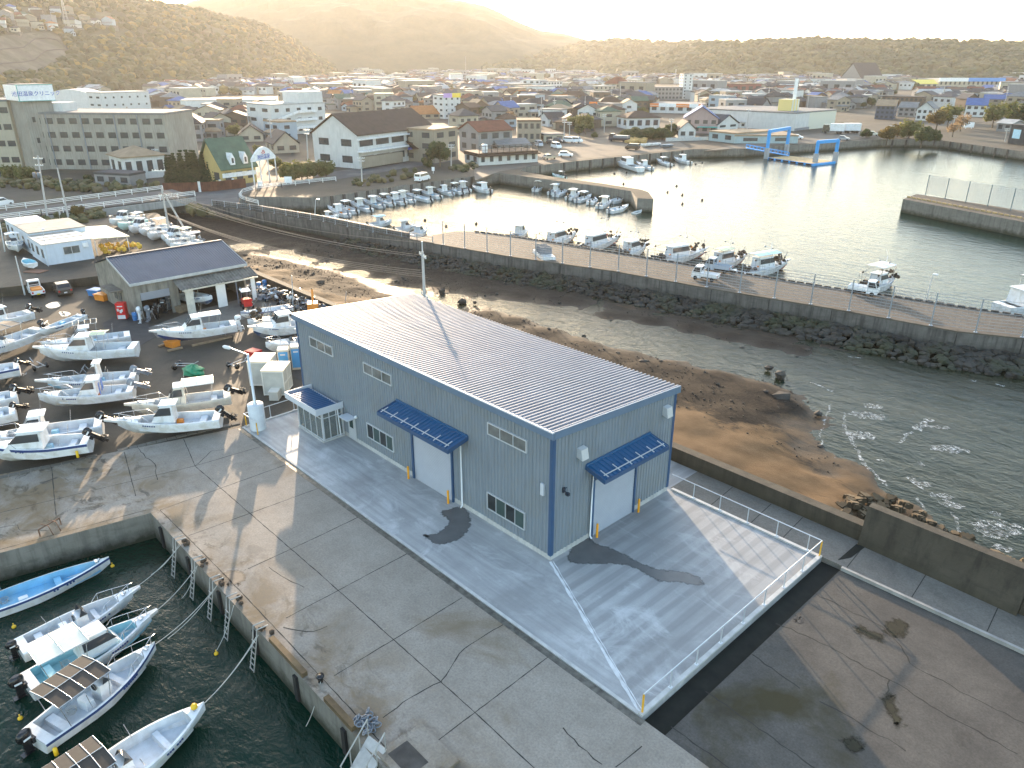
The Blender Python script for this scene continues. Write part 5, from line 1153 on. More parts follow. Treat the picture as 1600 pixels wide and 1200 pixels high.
mb = MB(); mb.box(wx1-.02, wx1+.04, wy0+.72, wy0+3.88, 2.1, 2.95); mb.build('roller_shutter', m_shut, SH)
mb = MB(); mb.box(wx1-5, wx1-4.9, wy0+.3, wy1-.3, 0, 4.1); mb.box(wx1-5, wx1-.25, wy0+.3, wy1-.3, 3.9, 4.0); mb.build('inner_partition', m_dark, SH)
mb = MB(); mb.box(wx1-7.4, wx1-3.6, wy0-1.3, wy0-.02, 2.6, 2.72); mb.build('side_awning', m_tin, SH)
mb = MB(); mb.box(wx1-7.0, wx1-6.0, wy0-.05, wy0-.01, 1.1, 2.2); mb.box(wx1-5.4, wx1-4.4, wy0-.05, wy0-.01, 1.1, 2.2); mb.build('side_window', m_glass_u, SH)
o = boat('pale grey-blue boat parked half inside the workshop bay', L=5.2, B=1.9, D=1.0, deck=.25, rail=False, bottom=m_navy); o.location = (wx1-.2, wy0+6.9, .5); o.rotation_euler.z = .35
# red drinks machine at the workshop's near corner
vm = thing('vending_machine', 'red drinks vending machine at the gable of the workshop', 'vending machine'); vm.location = (-64.3, -2.75, 0); vm.rotation_euler.z = R(-38)
m_red2 = mat('vending_red', (.62, .02, .02), .35); mb = MB(); mb.box(-.4, .4, -.5, .5, .08, 1.9, 0, .02); mb.build('body', m_red2, vm)
mb = MB(); mb.box(.4, .43, -.42, .42, .12, .55); mb.box(-.42, -.40, -.45, .45, .1, 1.8); mb.build('dispensing_panel', m_gw, vm)
mb = MB(); mb.box(.40, .425, -.36, -.16, 1.0, 1.3); mb.box(.40, .425, -.1, .12, .8, 1.15); mb.box(.40, .425, .1, .25, .95, 1.25); mb.box(.40, .425, -.3, .28, 1.5, 1.62); mb.build('white_mark', m_gw, vm)
# small plant: bins, drums, motors standing around, crates
def simple(name, lab, cat, build, px_, py_, z=0, rz=0, grp=None, sc=1):
    t_ = thing(name, lab, cat, G(px_, py_, z), rz, grp); build(t_); t_.scale = (sc, sc, sc); return t_
m_blue = mat('blue_plastic', (.04, .20, .48), .45); m_green = mat('green_tarp', (.02, .24, .11), .6, var=.2, vscale=4, bump=.4, bscale=3)
def drum(m):
    def f(t_): b_ = MB(); b_.lathe(0, 0, [(.29, 0), (.29, .28), (.31, .3), (.29, .32), (.29, .58), (.31, .6), (.29, .62), (.29, .88), (.25, .9), (0, .9)], 0, 14); b_.build('body', m, t_); b_ = MB(); b_.lathe(.12, 0, [(.05, .9), (.05, .94), (0, .95)], 0, 8); b_.build('cap', m_gw, t_)
    return f
simple('plastic_drum', 'blue plastic drum beside the white outboard at the workshop front', 'drum', drum(m_blue), 212, 500)
simple('plastic_drum', 'blue drum at the head of the engine heap, left one', 'drum', drum(m_blue), 405, 452); simple('plastic_drum', 'blue drum at the head of the engine heap, right one', 'drum', drum(m_blue), 414, 448)
simple('oil_drum', 'grey drum standing on top end of the engine heap', 'drum', drum(m_gray), 468, 462)
def stand_motor(m):
    def f(t_): ob(t_, 0, 0, 1.1, m, 0, 1.15); b_ = MB(); b_.box(-.1, .15, -.3, .3, .95, 1.1); b_.tube([(.1, -.25, 1), (.4, -.3, 0)], .03); b_.tube([(.1, .25, 1), (.4, .3, 0)], .03); b_.tube([(.05, 0, 1), (-.5, 0, 0)], .03); b_.build('stand', m_tres, t_)
    return f
simple('outboard_on_stand', 'tall white outboard motor on a stand before the workshop', 'outboard motor', stand_motor(m_obw), 221, 502, 0, 2.6)
for k, (px_, py_, m, lab) in enumerate(((236, 500, m_gray, 'grey outboard left of the group in front of the workshop'), (244, 496, m_blk, 'black outboard in the middle of the group in front of the workshop'), (252, 490, m_blk, 'black outboard under the half-raised shutter'), (262, 485, m_gray, 'grey outboard behind the shutter post'), (305, 478, m_obw, 'pale outboard on a stand beside the workshop bay'))): simple('outboard_on_stand', lab, 'outboard motor', stand_motor(m), px_, py_, 0, 2.2+k, 'outboard motors at the workshop')
# the heap of old engines along the sea wall
r_ = random.Random(21); mb = [MB(), MB(), MB(), MB()]
hp = G(395, 455), G(510, 488)
for k in range(420):
    u_ = r_.random(); p = hp[0]+(hp[1]-hp[0])*u_; off = r_.gauss(0, .9); hgt = max(.0, 1.35*(1-min(1, abs(off)/2.1)))*r_.uniform(.2, 1)*(.6+.4*math.sin(u_*3.1))
    c_ = Vector((p.x+off*.6, p.y-abs(off)*.35-.4+off*.5, hgt+.15)); b_ = mb[r_.choice((0, 0, 0, 1, 1, 2, 3))]
    b_.M = Matrix.Translation(c_) @ Matrix.Rotation(r_.uniform(0, 6), 4, 'Z') @ Matrix.Rotation(r_.uniform(-1.2, 1.2), 4, 'X'); kind = r_.random()
    if kind < .4: s = r_.uniform(.15, .34); vs, fs = ROCKT[k % 6]; b_.M = b_.M @ Matrix.Diagonal((s*1.3, s*.8, s, 1)); b_.add(vs, fs)
    elif kind < .75: b_.box(-.3, .3, -.14, .14, -.18, .2, 0, .05)
    else: b_.tube([(-.6, 0, 0), (.5, .05, .1)], .05, 0, 5)
for b_ in mb: b_.M = Matrix.Identity(4)
hh = stuff(mb[0].build('scrap_heap', m_blk), 'long heap of scrapped black and grey engines and buoys along the sea wall', 'scrap')
for b_, m, nm in ((mb[1], m_gray, 'grey_scrap'), (mb[2], m_obw, 'white_scrap'), (mb[3], m_cbr, 'rusty_scrap')): b_.build(nm, m, hh)
# little excavator, orange, in the heap
ex = thing('mini_excavator', 'orange mini excavator arm poking out of the engine heap', 'excavator', G(490, 489), 2.6)
b_ = MB(); b_.box(-.9, .9, -.8, -.45, 0, .45, 0, .06); b_.box(-.9, .9, .45, .8, 0, .45, 0, .06); b_.build('track', m_blk, ex); b_ = MB(); b_.box(-.8, .7, -.65, .65, .5, 1.3, 0, .08); b_.build('body', m_org, ex); b_ = MB(); b_.bar((.6, 0, 1.1), (1.9, 0, 2.2), .22, .3); b_.bar((1.9, 0, 2.2), (2.7, 0, 1.1), .18, .24); b_.box(2.5, 3.0, -.25, .25, .7, 1.15, 0, .05); b_.build('arm', m_org, ex)
# red-roofed yard tractor / forklift
fk = thing('forklift', 'old forklift with a red frame and pale roof by the skiffs', 'forklift', G(386, 480), 2.9)
b_ = MB(); b_.box(-1.0, .8, -.5, .5, .35, 1.0, 0, .06); b_.box(-1.1, -.5, -.5, .5, 1.0, 1.25); b_.build('body', m_red2, fk); b_ = MB()
for x, y in ((-.8, -.45), (-.8, .45), (.5, -.45), (.5, .45)): b_.tube([(x, y, 1.0), (x*.9, y, 2.1)], .035)
b_.build('roll_cage', m_blk, fk); b_ = MB(); b_.box(-.9, .6, -.55, .55, 2.1, 2.18); b_.build('roof', m_canw, fk); b_ = MB(); b_.box(.82, .95, -.4, -.3, .1, 2.3); b_.box(.82, .95, .3, .4, .1, 2.3); b_.box(.95, 1.9, -.35, -.2, .1, .16); b_.box(.95, 1.9, .2, .35, .1, .16); b_.build('mast', m_gray, fk)
for x, y in ((-.7, -.55), (-.7, .55), (.55, -.55), (.55, .55)): b_ = MB(); b_.M = Matrix.Translation((x, y, .32)) @ Matrix.Rotation(math.pi/2, 4, 'X'); b_.lathe(0, 0, [(0, -.1), (.32, -.1), (.32, .1), (0, .1)], 0, 14); b_.M = Matrix.Identity(4); b_.build('wheel', m_blk, fk)
# green tarpaulin heap, fenders, bits
b_ = MB(); vs = []
n, mm_ = 12, 16
for i in range(n+1):
    for j in range(mm_):
        a = j*2*math.pi/mm_; rr_ = (1-(i/n)**2.2)*(1.1+.18*math.sin(3*a+i)+.12*math.sin(7*a)); vs.append((rr_*1.15*math.cos(a), rr_*.75*math.sin(a), .75*(i/n)**.7*(1+.12*math.sin(5*a))))
b_.add(vs, [(i*mm_+j, i*mm_+(j+1) % mm_, (i+1)*mm_+(j+1) % mm_, (i+1)*mm_+j) for i in range(n) for j in range(mm_)], 0, True)
tag(b_.build('tarpaulin', m_green, None, G(303, 582)), 'green tarpaulin thrown over a heap on the yard', 'tarpaulin')
def cart(t_):
    b_ = MB(); b_.tube([(-.9, -.3, .35), (.9, -.3, .35)], .04); b_.tube([(-.9, .3, .35), (.9, .3, .35)], .04); b_.tube([(-.6, -.5, .3), (-.6, .5, .3)], .04); b_.tube([(.9, 0, .35), (1.5, 0, .7)], .04); b_.build('frame', m_tres, t_)
    for s in (-1, 1): b_ = MB(); b_.M = Matrix.Translation((-.6, s*.55, .28)) @ Matrix.Rotation(math.pi/2, 4, 'X'); b_.lathe(0, 0, [(0, -.07), (.27, -.07), (.27, .07), (0, .07)], 0, 12); b_.M = Matrix.Identity(4); b_.build('wheel', m_blk, t_)
simple('launching_trolley', 'small steel launching trolley left of the green tarpaulin', 'trolley', cart, 287, 575, 0, .8); simple('launching_trolley', 'small steel launching trolley on bare ground by the big cruiser', 'trolley', cart, 60, 575, 0, 3.3); simple('launching_trolley', 'steel trolley among the clutter by the white container boxes', 'trolley', cart, 372, 572, 0, 1.9)
simple('launching_trolley', 'steel trolley half under the pale blue-bottomed boat', 'trolley', cart, 27, 590, 0, .4)
def crate(m):
    def f(t_): b_ = MB(); b_.box(-.6, .6, -.45, .45, 0, .6, 0, -.04); b_.box(-.52, .52, -.37, .37, .601, .61); b_.build('box', m, t_); b_ = MB(); b_.box(-.68, .68, -.53, -.46, .52, .6); b_.box(-.68, .68, .46, .53, .52, .6); b_.build('rim', m, t_)
    return f
simple('fish_crate', 'orange fish crate beside the workshop gable', 'crate', crate(m_org), 162, 468, 0, .4, None, 1.3); simple('fish_crate', 'blue fish crate behind the orange one beside the gable', 'crate', crate(m_blue), 152, 461, 0, .5, None, 1.3); simple('wooden_crate', 'brown wooden crate at the workshop bay post', 'crate', crate(m_wood), 282, 486, 0, .2, None, 1.2); simple('fish_crate', 'orange tub on the ground below the lone half-cabin boat', 'crate', crate(m_org), 270, 541, 0, .3)
simple('fish_crate', 'red crate behind the white container boxes', 'crate', crate(m_red2), 397, 556, 0, .3)
# portable toilets and container boxes by the warehouse
m_tb = mat('toilet_blue', (.08, .34, .68), .45, var=.05); m_tc = mat('cream_plastic', (.66, .60, .48), .5, var=.08)
for k, (x, y, lab) in enumerate(((*G(446, 579)[:2], 'left blue portable toilet with cream roof beside the warehouse'), (*G(466, 574)[:2], 'right blue portable toilet with cream roof beside the warehouse'))):
    t_ = thing('portable_toilet', lab, 'portable toilet', (x, y, 0), math.atan2(CAM.y-60, CAM.x+40)*0+R(58), 'portable toilets'); b_ = MB(); b_.box(-.5, .5, -.5, .5, .12, 2.15); b_.build('cabin', m_tc, t_); b_ = MB(); b_.box(-.43, .43, -.545, -.505, .2, 2.05); d2 = b_.build('door', m_tb, t_)
    b_ = MB(); b_.box(.28, .34, -.57, -.547, 1.0, 1.15); b_.build('handle', m_obw, d2); b_ = MB(); b_.box(-.25, .2, -.555, -.547, 1.72, 1.86); b_.build('door_plate', m_gw, d2); b_ = MB(); b_.box(-.53, .53, -.56, .53, 2.155, 2.28, 0, .08); b_.build('roof', m_tc, t_); b_ = MB(); b_.box(-.5, .5, -.56, .5, 0, .11); b_.build('base', m_tc, t_)
m_frame = mat('container_frame', (.72, .70, .64), .5, var=.06); m_pan = mat('frosted_panel', (.50, .50, .46), .4, var=.12, vscale=1.5); m_ctop = mat('cream_container_top', (.66, .57, .42), .6, var=.12)
for k, (px_, py_, rz, lab) in enumerate(((426, 619, 0, 'nearer of the two tall cream-topped white panel boxes'), (404, 604, 0, 'farther of the two tall cream-topped white panel boxes'))):
    a = G(px_, py_); t_ = thing('container_box', lab, 'container', (a.x-.6, a.y+.9, 0), R(-44), 'panel boxes by the round drum'); w2, d2, hh_ = 1.15, .95, 2.35
    b_ = MB()
    for x in (-w2, w2-.08):
        for y in (-d2, d2-.08): b_.box(x, x+.08, y, y+.08, .1, hh_)
    for x in (-w2, w2-.08): b_.box(x, x+.08, -d2+.08, d2-.08, .12, .2); b_.box(x, x+.08, -d2+.08, d2-.08, hh_-.1, hh_)
    for y in (-d2, d2-.08): b_.box(-w2+.08, w2-.08, y, y+.08, .12, .2); b_.box(-w2+.08, w2-.08, y, y+.08, hh_-.1, hh_); b_.box(-.04, .04, y, y+.08, .2, hh_-.1); b_.box(-w2+.08, w2-.08, y, y+.08, 1.1, 1.18)
    b_.build('frame', m_frame, t_); b_ = MB(); b_.box(-w2+.05, w2-.05, -d2+.05, d2-.05, .15, hh_-.02); b_.build('panel', m_pan, t_); b_ = MB(); b_.box(-w2-.03, w2+.03, -d2-.03, d2+.03, hh_+.003, hh_+.07); b_.build('top', m_ctop, t_)
simple('grey_chest', 'grey plastic chest at the foot of the nearer panel box', 'chest', lambda t_: (MB().box(-.55, .55, -.4, .4, 0, .75, 0, .03).build('box', m_pan, t_), MB().box(-.57, .57, -.42, .42, .755, .83).build('lid', m_frame, t_)), 431, 622, 0, R(-44))
# yard lamp poles and masts
def pole(lab, px_, py_, top, r0=.09, lean=0, z=0, arm=None, m=None, cat='pole'):
    g = G(px_, py_, z); d = math.hypot(*(g-CAM).to_2d()); t_ = at_dist(top[0], top[1], d)
    o = thing('steel_pole' if cat == 'pole' else 'lamp_post', lab, cat, g); b_ = MB(); b_.tube([(0, 0, 0), tuple(t_-g)], r0, 0, 8, r0*.6); b_.build('shaft', m or m_rail, o)
    if arm: b_ = MB(); e = t_-g; b_.tube([tuple(e), (e.x+arm[0], e.y+arm[1], e.z+.15)], r0*.5, 0, 6); b_.box(e.x+arm[0]-.35, e.x+arm[0]+.15, e.y+arm[1]-.15, e.y+arm[1]+.15, e.z+.08, e.z+.22); b_.build('lamp_head', m_dpipe, o)
    return o
pole('slanting grey steel pole standing left of the white kei truck', 39, 461, (24, 400), .1)
pole('grey pole at the terrace edge left of the console boat', 8, 393, (-2, 340), .1, z=1.1); pole('thin light pole at the corner of the prefab offices', 76, 416, (67, 361), .05, z=1.1, arm=(-.6, .2), cat='lamp post')
pole('thin grey lamp pole rising from the engine heap', 458, 482, (456, 430), .06); pole('small white post on the far sand bank behind the warehouse', 540, 470, (541, 455), .05, z=-1.2)
pole('harbour lamp post with a white head on the jetty', 1447, 470, (1457, 430), .07, z=.8, arm=(.4, 0), cat='lamp post')
pole('lamp post on the parapet at the harbour head', 492, 336, (493, 312), .08, z=.8, arm=(.8, .2), cat='lamp post')
# ---- prefab offices, carport on the upper terrace
m_pre = mat('prefab_blue_white', (.60, .66, .74), .55, var=.05, streak=.15); m_prr = mat('prefab_cream_roof', (.66, .60, .54), .6, var=.12, vscale=.6, streak=.2); m_prg = mat('grey_shed_roof', (.30, .28, .25), .8, var=.2)
for lab, x0, x1, y0, y1, h, mr in (('pale blue prefab office nearest the workshop with banded cream roof', -99.5, -92.0, -3.4, 2.6, 2.75, m_prr), ('grey-roofed prefab office in the middle of the row', -108.5, -99.8, -3.2, 4.2, 3.1, m_prg), ('white-roofed container office at the far end of the row', -116.5, -108.8, -2.8, 1.6, 2.7, m_canw)):
    o = thing('prefab_office', lab, 'office cabin'); b_ = MB(); b_.box(x0, x1, y0, y1, 1.0, 1.1+h); b_.build('wall', m_pre, o); b_ = MB(); b_.box(x0-.1, x1+.1, y0-.1, y1+.1, 1.1+h+.002, 1.1+h+.12); rf = b_.build('roof', mr, o)
    if mr is m_prr:
        b_ = MB(); [b_.box(x0+k*1.9+.8, x0+k*1.9+1.0, y0+.2, y1-.2, 1.1+h+.125, 1.1+h+.17) for k in range(3)]; b_.box(x0+.1, x0+.7, y0+.1, y1-.3, 1.1+h+.125, 1.1+h+.22); b_.build('roof_ridge', m_prg, rf)
        w_ = MB(); w_.box(x1+.0, x1+.05, -1.1, 1.0, 2.2, 3.3); wo = w_.build('window', m_alu, o); w_ = MB(); w_.box(x1+.052, x1+.06, -1.03, -.07, 2.27, 3.23); w_.box(x1+.052, x1+.06, -.0, .93, 2.27, 3.23); w_.build('pane', m_glass_u, wo)
        w_ = MB(); w_.box(x1+.0, x1+.3, 1.4, 2.1, 2.9, 3.5); w_.build('air_conditioner', m_obw, o)
    for k in range(3): w_ = MB(); xx = x0+.8+k*(x1-x0-1.8)/2.2; w_.box(xx, xx+1, y0-.05, y0, 2.0, 3.2); w_.build('window', m_glass_u, o)
cp_ = thing('carport', 'cream-roofed carport with yellow nets stored beneath, right of the offices', 'carport'); b_ = MB(); b_.add([(-104, 3.2, 3.5), (-93.4, 3.2, 3.5), (-93.4, 8.2, 3.15), (-104, 8.2, 3.15), (-104, 3.2, 3.6), (-93.4, 3.2, 3.6), (-93.4, 8.2, 3.25), (-104, 8.2, 3.25)], [(3, 2, 1, 0), (4, 5, 6, 7), (0, 1, 5, 4), (1, 2, 6, 5), (2, 3, 7, 6), (3, 0, 4, 7)]); b_.build('roof', mat('carport_cream', (.72, .68, .50), .6, var=.05), cp_)
for x in (-103.6, -98.5, -93.8):
    for y in (3.5, 7.9): b_ = MB(); b_.tube([(x, y, 1.1), (x, y, 3.2)], .06); b_.build('post', m_canw, cp_)
b_ = MB(); r_ = random.Random(3)
for k in range(30): vs, fs = ROCKT[k % 6]; b_.M = Matrix.Translation((r_.uniform(-97, -92.6), r_.uniform(4.5, 9.2), 1.3+r_.uniform(0, .7))) @ Matrix.Scale(r_.uniform(.25, .5), 4); b_.add(vs, fs)
b_.M = Matrix.Identity(4); tag(b_.build('net_pile', mat('yellow_net', (.70, .42, .06), .9, var=.3, vscale=3)), 'pile of yellow-orange nets under the cream carport', 'nets')
b_ = MB(); a = G(56, 424, 1.12); b_.box(-1.3, 1.3, -.8, .8, 0, .06); tag(b_.build('board', mat('red_brown_board', (.22, .11, .07), .9), None, a, .6), 'red-brown board lying on the terrace under the dinghy', 'board')
# ---------------------------------------------------------------- vehicles
m_tyre = mat('tyre_rubber', (.015, .015, .015), .9); m_rim = mat('wheel_rim', (.45, .46, .48), .35, .7); m_vg = mat('car_glass', (.03, .035, .04), .05); m_lampr = mat('tail_lamp', (.45, .02, .01), .3); m_lampw = mat('head_lamp', (.8, .8, .78), .2)
def vehicle(name, label, cat, loc, rz, kind, col, load=None, grp=None):
    o = thing(name, label, cat, loc, rz, grp); dims = dict(kei=(3.4, 1.48, 1.75), hatch=(3.9, 1.66, 1.5), van=(4.6, 1.7, 1.95), wagon=(4.2, 1.68, 1.62), pickup=(3.4, 1.48, 1.78), truck=(7.2, 2.3, 2.6))[kind]; L, B, H = dims; mc = mat('paint_'+'_'.join('%02d' % int(c*99) for c in col), col, .25, 0, var=.03); x0, x1 = -L/2, L/2
    prof = dict(hatch=[(x0, .35), (x0+.02, .85), (x0+.25, 1.0), (x0+.65, H), (x0+2.05, H+.02), (x0+2.75, 1.0), (x1-.1, .82), (x1, .55), (x1-.05, .3)],
                wagon=[(x0, .35), (x0+.02, .95), (x0+.15, 1.1), (x0+.4, H), (x0+2.4, H+.02), (x0+3.1, 1.05), (x1-.1, .85), (x1, .55), (x1-.05, .3)],
                van=[(x0, .35), (x0+.02, 1.0), (x0+.05, 1.2), (x0+.15, H), (x0+3.4, H+.02), (x0+4.1, 1.15), (x1-.05, .9), (x1, .55), (x1-.05, .3)])
    b_ = MB()
    def shell(pf, w_, taper=.13):
        zt = max(p[1] for p in pf); lv = [(x, (w_/2 if z < zt*.66 else w_/2-taper), z) for x, z in pf]; n = len(lv)
        b_.add([p for p in lv]+[(x, -y, z) for x, y, z in lv], [tuple(range(n)), tuple(range(2*n-1, n-1, -1))]+[(i, (i+1) % n, (i+1) % n+n, i+n)[::-1] for i in range(n)], 0)
    if kind in prof:
        pf = prof[kind]; shell(pf, B); bo = b_.build('body', mc, o); g = MB(); ws = B/2; zt = max(p[1] for p in pf); zb = zt*.66
        def onp(i, f): a, c = pf[i], pf[i+1]; return a[0]+(c[0]-a[0])*f, a[1]+(c[1]-a[1])*f
        for s in (1, -1):
            xa, xb, xc, xd = pf[2][0]+.18, pf[5][0]-.15, pf[4][0]-.05, pf[3][0]+.12
            q_ = [(xa, s*(ws-.0), zb+.02), (xb, s*(ws-.0), zb+.02), (xc, s*(ws-.10), zt-.14), (xd, s*(ws-.10), zt-.14)]; g.add([(a, y+s*.012, z) for a, y, z in q_]+[(a, y-s*.05, z) for a, y, z in q_], [(0, 1, 2, 3), (7, 6, 5, 4), (0, 4, 5, 1), (1, 5, 6, 2), (2, 6, 7, 3), (3, 7, 4, 0)])
        g.build('side_window', m_vg, o)
        for nm, i, dx in (('windscreen', 4, .02), ('rear_window', 2, -.02)):
            g = MB(); (xa, za), (xb, zb_) = onp(i, .12), onp(i, .88); wa, wb = (ws-.2, ws-.17)
            g.add([(xa+dx, -wa, za+.012), (xa+dx, wa, za+.012), (xb+dx, wb, zb_+.012), (xb+dx, -wb, zb_+.012)], [(0, 1, 2, 3)]); g.add([(xa-dx, -wa, za-.02), (xa-dx, wa, za-.02), (xb-dx, wb, zb_-.02), (xb-dx, -wb, zb_-.02)], [(3, 2, 1, 0)]); g.build(nm, m_vg, o)
    else:
        cl = 1.25 if kind != 'truck' else 1.7; bed = .62 if kind != 'truck' else 1.0
        pf = [(x1-cl, .3), (x1-cl, H), (x1-.45, H+.02), (x1-.08, 1.0*H/1.75), (x1, .6), (x1-.03, .3)]; shell(pf, B, .10); b_.build('cab', mc, o)
        t_ = MB(); t_.box(x0, x1-cl-.05, -B/2, B/2, bed-.12, bed); t_.box(x0, x1-cl-.05, -B/2, -B/2+.05, bed+.001, bed+.32); t_.box(x0, x1-cl-.05, B/2-.05, B/2, bed+.001, bed+.32); t_.box(x0, x0+.05, -B/2+.051, B/2-.051, bed+.001, bed+.32); t_.bar((x1-cl-.1, -B/2+.06, H*.72), (x1-cl-.1, B/2-.06, H*.72), .05, .05); t_.build('load_bed', mc, o)
        g = MB(); q_ = [(x1-.40, H-.08), (x1-.12, 1.05*H/1.75)]
        g.add([(q_[0][0]+.03, -B/2+.16, q_[0][1]), (q_[0][0]+.03, B/2-.16, q_[0][1]), (q_[1][0]+.03, B/2-.1, q_[1][1]), (q_[1][0]+.03, -B/2+.1, q_[1][1])], [(3, 2, 1, 0)]); g.build('windscreen', m_vg, o)
        g = MB()
        for s in (1, -1): y = s*(B/2-.045); g.add([(x1-cl+.12, y+s*.05, H*.6), (x1-.2, y+s*.05, H*.6), (x1-.45, y-s*.02, H-.12), (x1-cl+.12, y-s*.02, H-.12)], [(0, 1, 2, 3), (3, 2, 1, 0)][:1] if s < 0 else [(3, 2, 1, 0)])
        g.box(x1-cl-.012, x1-cl+.01, -B/2+.2, B/2-.2, H*.62, H-.15); g.build('side_window', m_vg, o)
        c_ = MB(); c_.box(x0+.1, x1-.1, -B/2+.25, B/2-.25, .32, bed-.13); c_.build('chassis', m_blk, o)
        if load is not None: c_ = MB(); c_.box(x0+.35, x1-cl-.2, -B/2+.15, B/2-.15, bed+.005, bed+.45, 0, .06); lo = c_.build('load', load, o)
        if kind == 'truck': c_ = MB(); c_.box(x0-.02, x1-cl-.1, -B/2-.02, B/2+.02, bed+.35, bed+1.1); c_.build('load', load or m_gray, o)
    wr = .27 if kind != 'truck' else .42
    for x in (x0+L*.19, x1-L*.17):
        for s in (1, -1):
            w_ = MB(); w_.M = Matrix.Translation((x, s*(B/2-.07), wr)) @ Matrix.Rotation(math.pi/2, 4, 'X'); w_.lathe(0, 0, [(wr*.6, -.09), (wr, -.08), (wr, .08), (wr*.6, .09)], 0, 14); wo = w_.build('wheel', m_tyre, o); w_ = MB(); w_.M = Matrix.Translation((x, s*(B/2-.07), wr)) @ Matrix.Rotation(math.pi/2, 4, 'X'); w_.lathe(0, 0, [(0, -.085), (wr*.6, -.085), (wr*.6, .085), (0, .085)], 0, 10); w_.build('rim', m_rim, wo)
    for s in (1, -1):
        l_ = MB(); l_.box(x0-.015, x0+.03, s*B*.40-.1, s*B*.40+.1, .62, .85); l_.build('tail_light', m_lampr, o); l_ = MB(); l_.box(x1-.1, x1+.005, s*B*.36-.14, s*B*.36+.14, .58, .74); l_.build('headlight', m_lampw, o)
    l_ = MB(); l_.box(x0-.025, x0+.0, -.17, .17, .45, .6); l_.build('number_plate', mat('yellow_plate', (.72, .55, .03), .5) if kind == 'kei' else m_gw, o)
    return o
VW, VB = (.78, .79, .8), (.09, .075, .06)
def vat(px_, py_, z=0): g = G(px_, py_, z); return g
hd = math.atan2(-(CAM.y+0)*0+.0, 1)
vehicle('kei_truck', 'small white kei truck with an orange load parked nose-in by the terrace wall', 'truck', vat(58, 461), R(176), 'kei', VW, m_org)
vehicle('hatchback_car', 'dark brown hatchback with a tan roof parked nose-in beside the kei truck', 'car', vat(99, 458), R(176), 'hatch', VB)
vehicle('pickup_truck', 'white kei pick-up heading left behind the mesh fence on the jetty', 'truck', G(1102, 437, .82), math.atan2(*(Vector((G(1085, 434, .8)-G(1125, 440, .8)).to_2d()).yx)), 'pickup', VW)
vehicle('pickup_truck', 'blue-grey kei pick-up half hidden behind the white one on the jetty', 'truck', G(1122, 424, .82), math.atan2(*(Vector((G(1085, 434, .8)-G(1125, 440, .8)).to_2d()).yx)), 'pickup', (.35, .42, .50))
vehicle('pickup_truck', 'white kei pick-up heading right on the jetty near the lone fishing boat', 'truck', G(1348, 459, .82), math.atan2(*(Vector((G(1370, 462, .8)-G(1325, 455, .8)).to_2d()).yx)), 'pickup', VW)
qv = math.atan2(*(Vector((G(668, 276, .8)-G(652, 280, .8)).to_2d()).yx))
vehicle('minivan', 'white minivan alone on the quay above the moored boats', 'van', G(660, 283, .82), qv, 'van', VW)
vehicle('minivan', 'white car by the sunlit quay edge right of the boat house', 'car', G(884, 245, .82), R(40), 'wagon', VW); vehicle('minivan', 'white van facing the water beside the low boat house', 'van', G(869, 232, .82), R(-20), 'van', VW)
vehicle('compact_car', 'small beige car at the corner of the low boat house', 'car', G(858, 249, .82), R(80), 'hatch', (.55, .45, .33)); vehicle('minivan', 'grey van behind the low boat house corner', 'van', G(842, 229, .82), R(-30), 'van', (.45, .47, .5))
vehicle('minivan', 'white van parked by the long shed, left of a pair', 'van', G(890, 223, .82), R(10), 'van', VW); vehicle('minivan', 'white minivan parked by the long shed, right of a pair', 'van', G(900, 223, .82), R(12), 'van', VW); vehicle('hatchback_car', 'dark car behind the white van by the boat house', 'car', G(862, 225, .82), R(0), 'hatch', (.04, .04, .05)); vehicle('hatchback_car', 'second dark car beside the long shed wall', 'car', G(873, 223, .82), R(5), 'wagon', (.06, .06, .07))
vehicle('dump_truck', 'dark tipper truck parked on the quay ground before the hedge', 'truck', G(967, 221, .82), R(195), 'truck', (.07, .07, .09), m_gray); vehicle('minivan', 'dark brown box van by the far quay wall', 'van', G(988, 234, .82), R(200), 'van', (.10, .07, .05))
vehicle('hatchback_car', 'white car at the left behind the blue portal', 'car', G(1212, 217, .82), R(20), 'wagon', VW); vehicle('hatchback_car', 'white car at the right behind the blue portal', 'car', G(1245, 217, .82), R(15), 'wagon', VW); vehicle('hatchback_car', 'grey car in front of the lorry trailers', 'car', G(1318, 219, .82), R(15), 'hatch', (.30, .32, .34)); vehicle('minivan', 'cream car right of the lorry trailers', 'car', G(1363, 212, .82), R(20), 'wagon', (.62, .60, .5))
vehicle('hatchback_car', 'white car on the upper road at the left edge', 'car', G(2, 322, 1.82), R(120), 'wagon', VW); vehicle('minivan', 'white car in the forecourt by the green-awning house', 'car', G(1099, 206, .82), R(60), 'wagon', VW)
for k, (a, b_, lab, cc) in enumerate((((1284, 208), (1318, 209), 'white lorry trailer with a dark tractor at its left end', VW), ((1318, 208), (1342, 208), 'long white trailer at the right of the lorry row', VW))):
    p, q_, rz, L = face(b_, a, .8); o = thing('lorry', lab, 'lorry', ((p.x+q_.x)/2, (p.y+q_.y)/2, .82), rz); b_ = MB(); b_.box(-L/2, L/2-(2.8 if k == 0 else 0), -1.2, 1.2, 1.0, 3.7); b_.build('trailer', m_gw, o)
    if k == 0: b_ = MB(); b_.box(L/2-2.5, L/2, -1.2, 1.2, .5, 3.2, 0, .15); b_.build('cab', m_blk, o)
    for x in (-L/2+1.2, -L/2+2.3, L/2-1.3):
        for s in (1, -1): w_ = MB(); w_.M = Matrix.Translation((x, s*1.05, .5)) @ Matrix.Rotation(math.pi/2, 4, 'X'); w_.lathe(0, 0, [(0, -.15), (.5, -.15), (.5, .15), (0, .15)], 0, 12); w_.build('wheel', m_tyre, o)
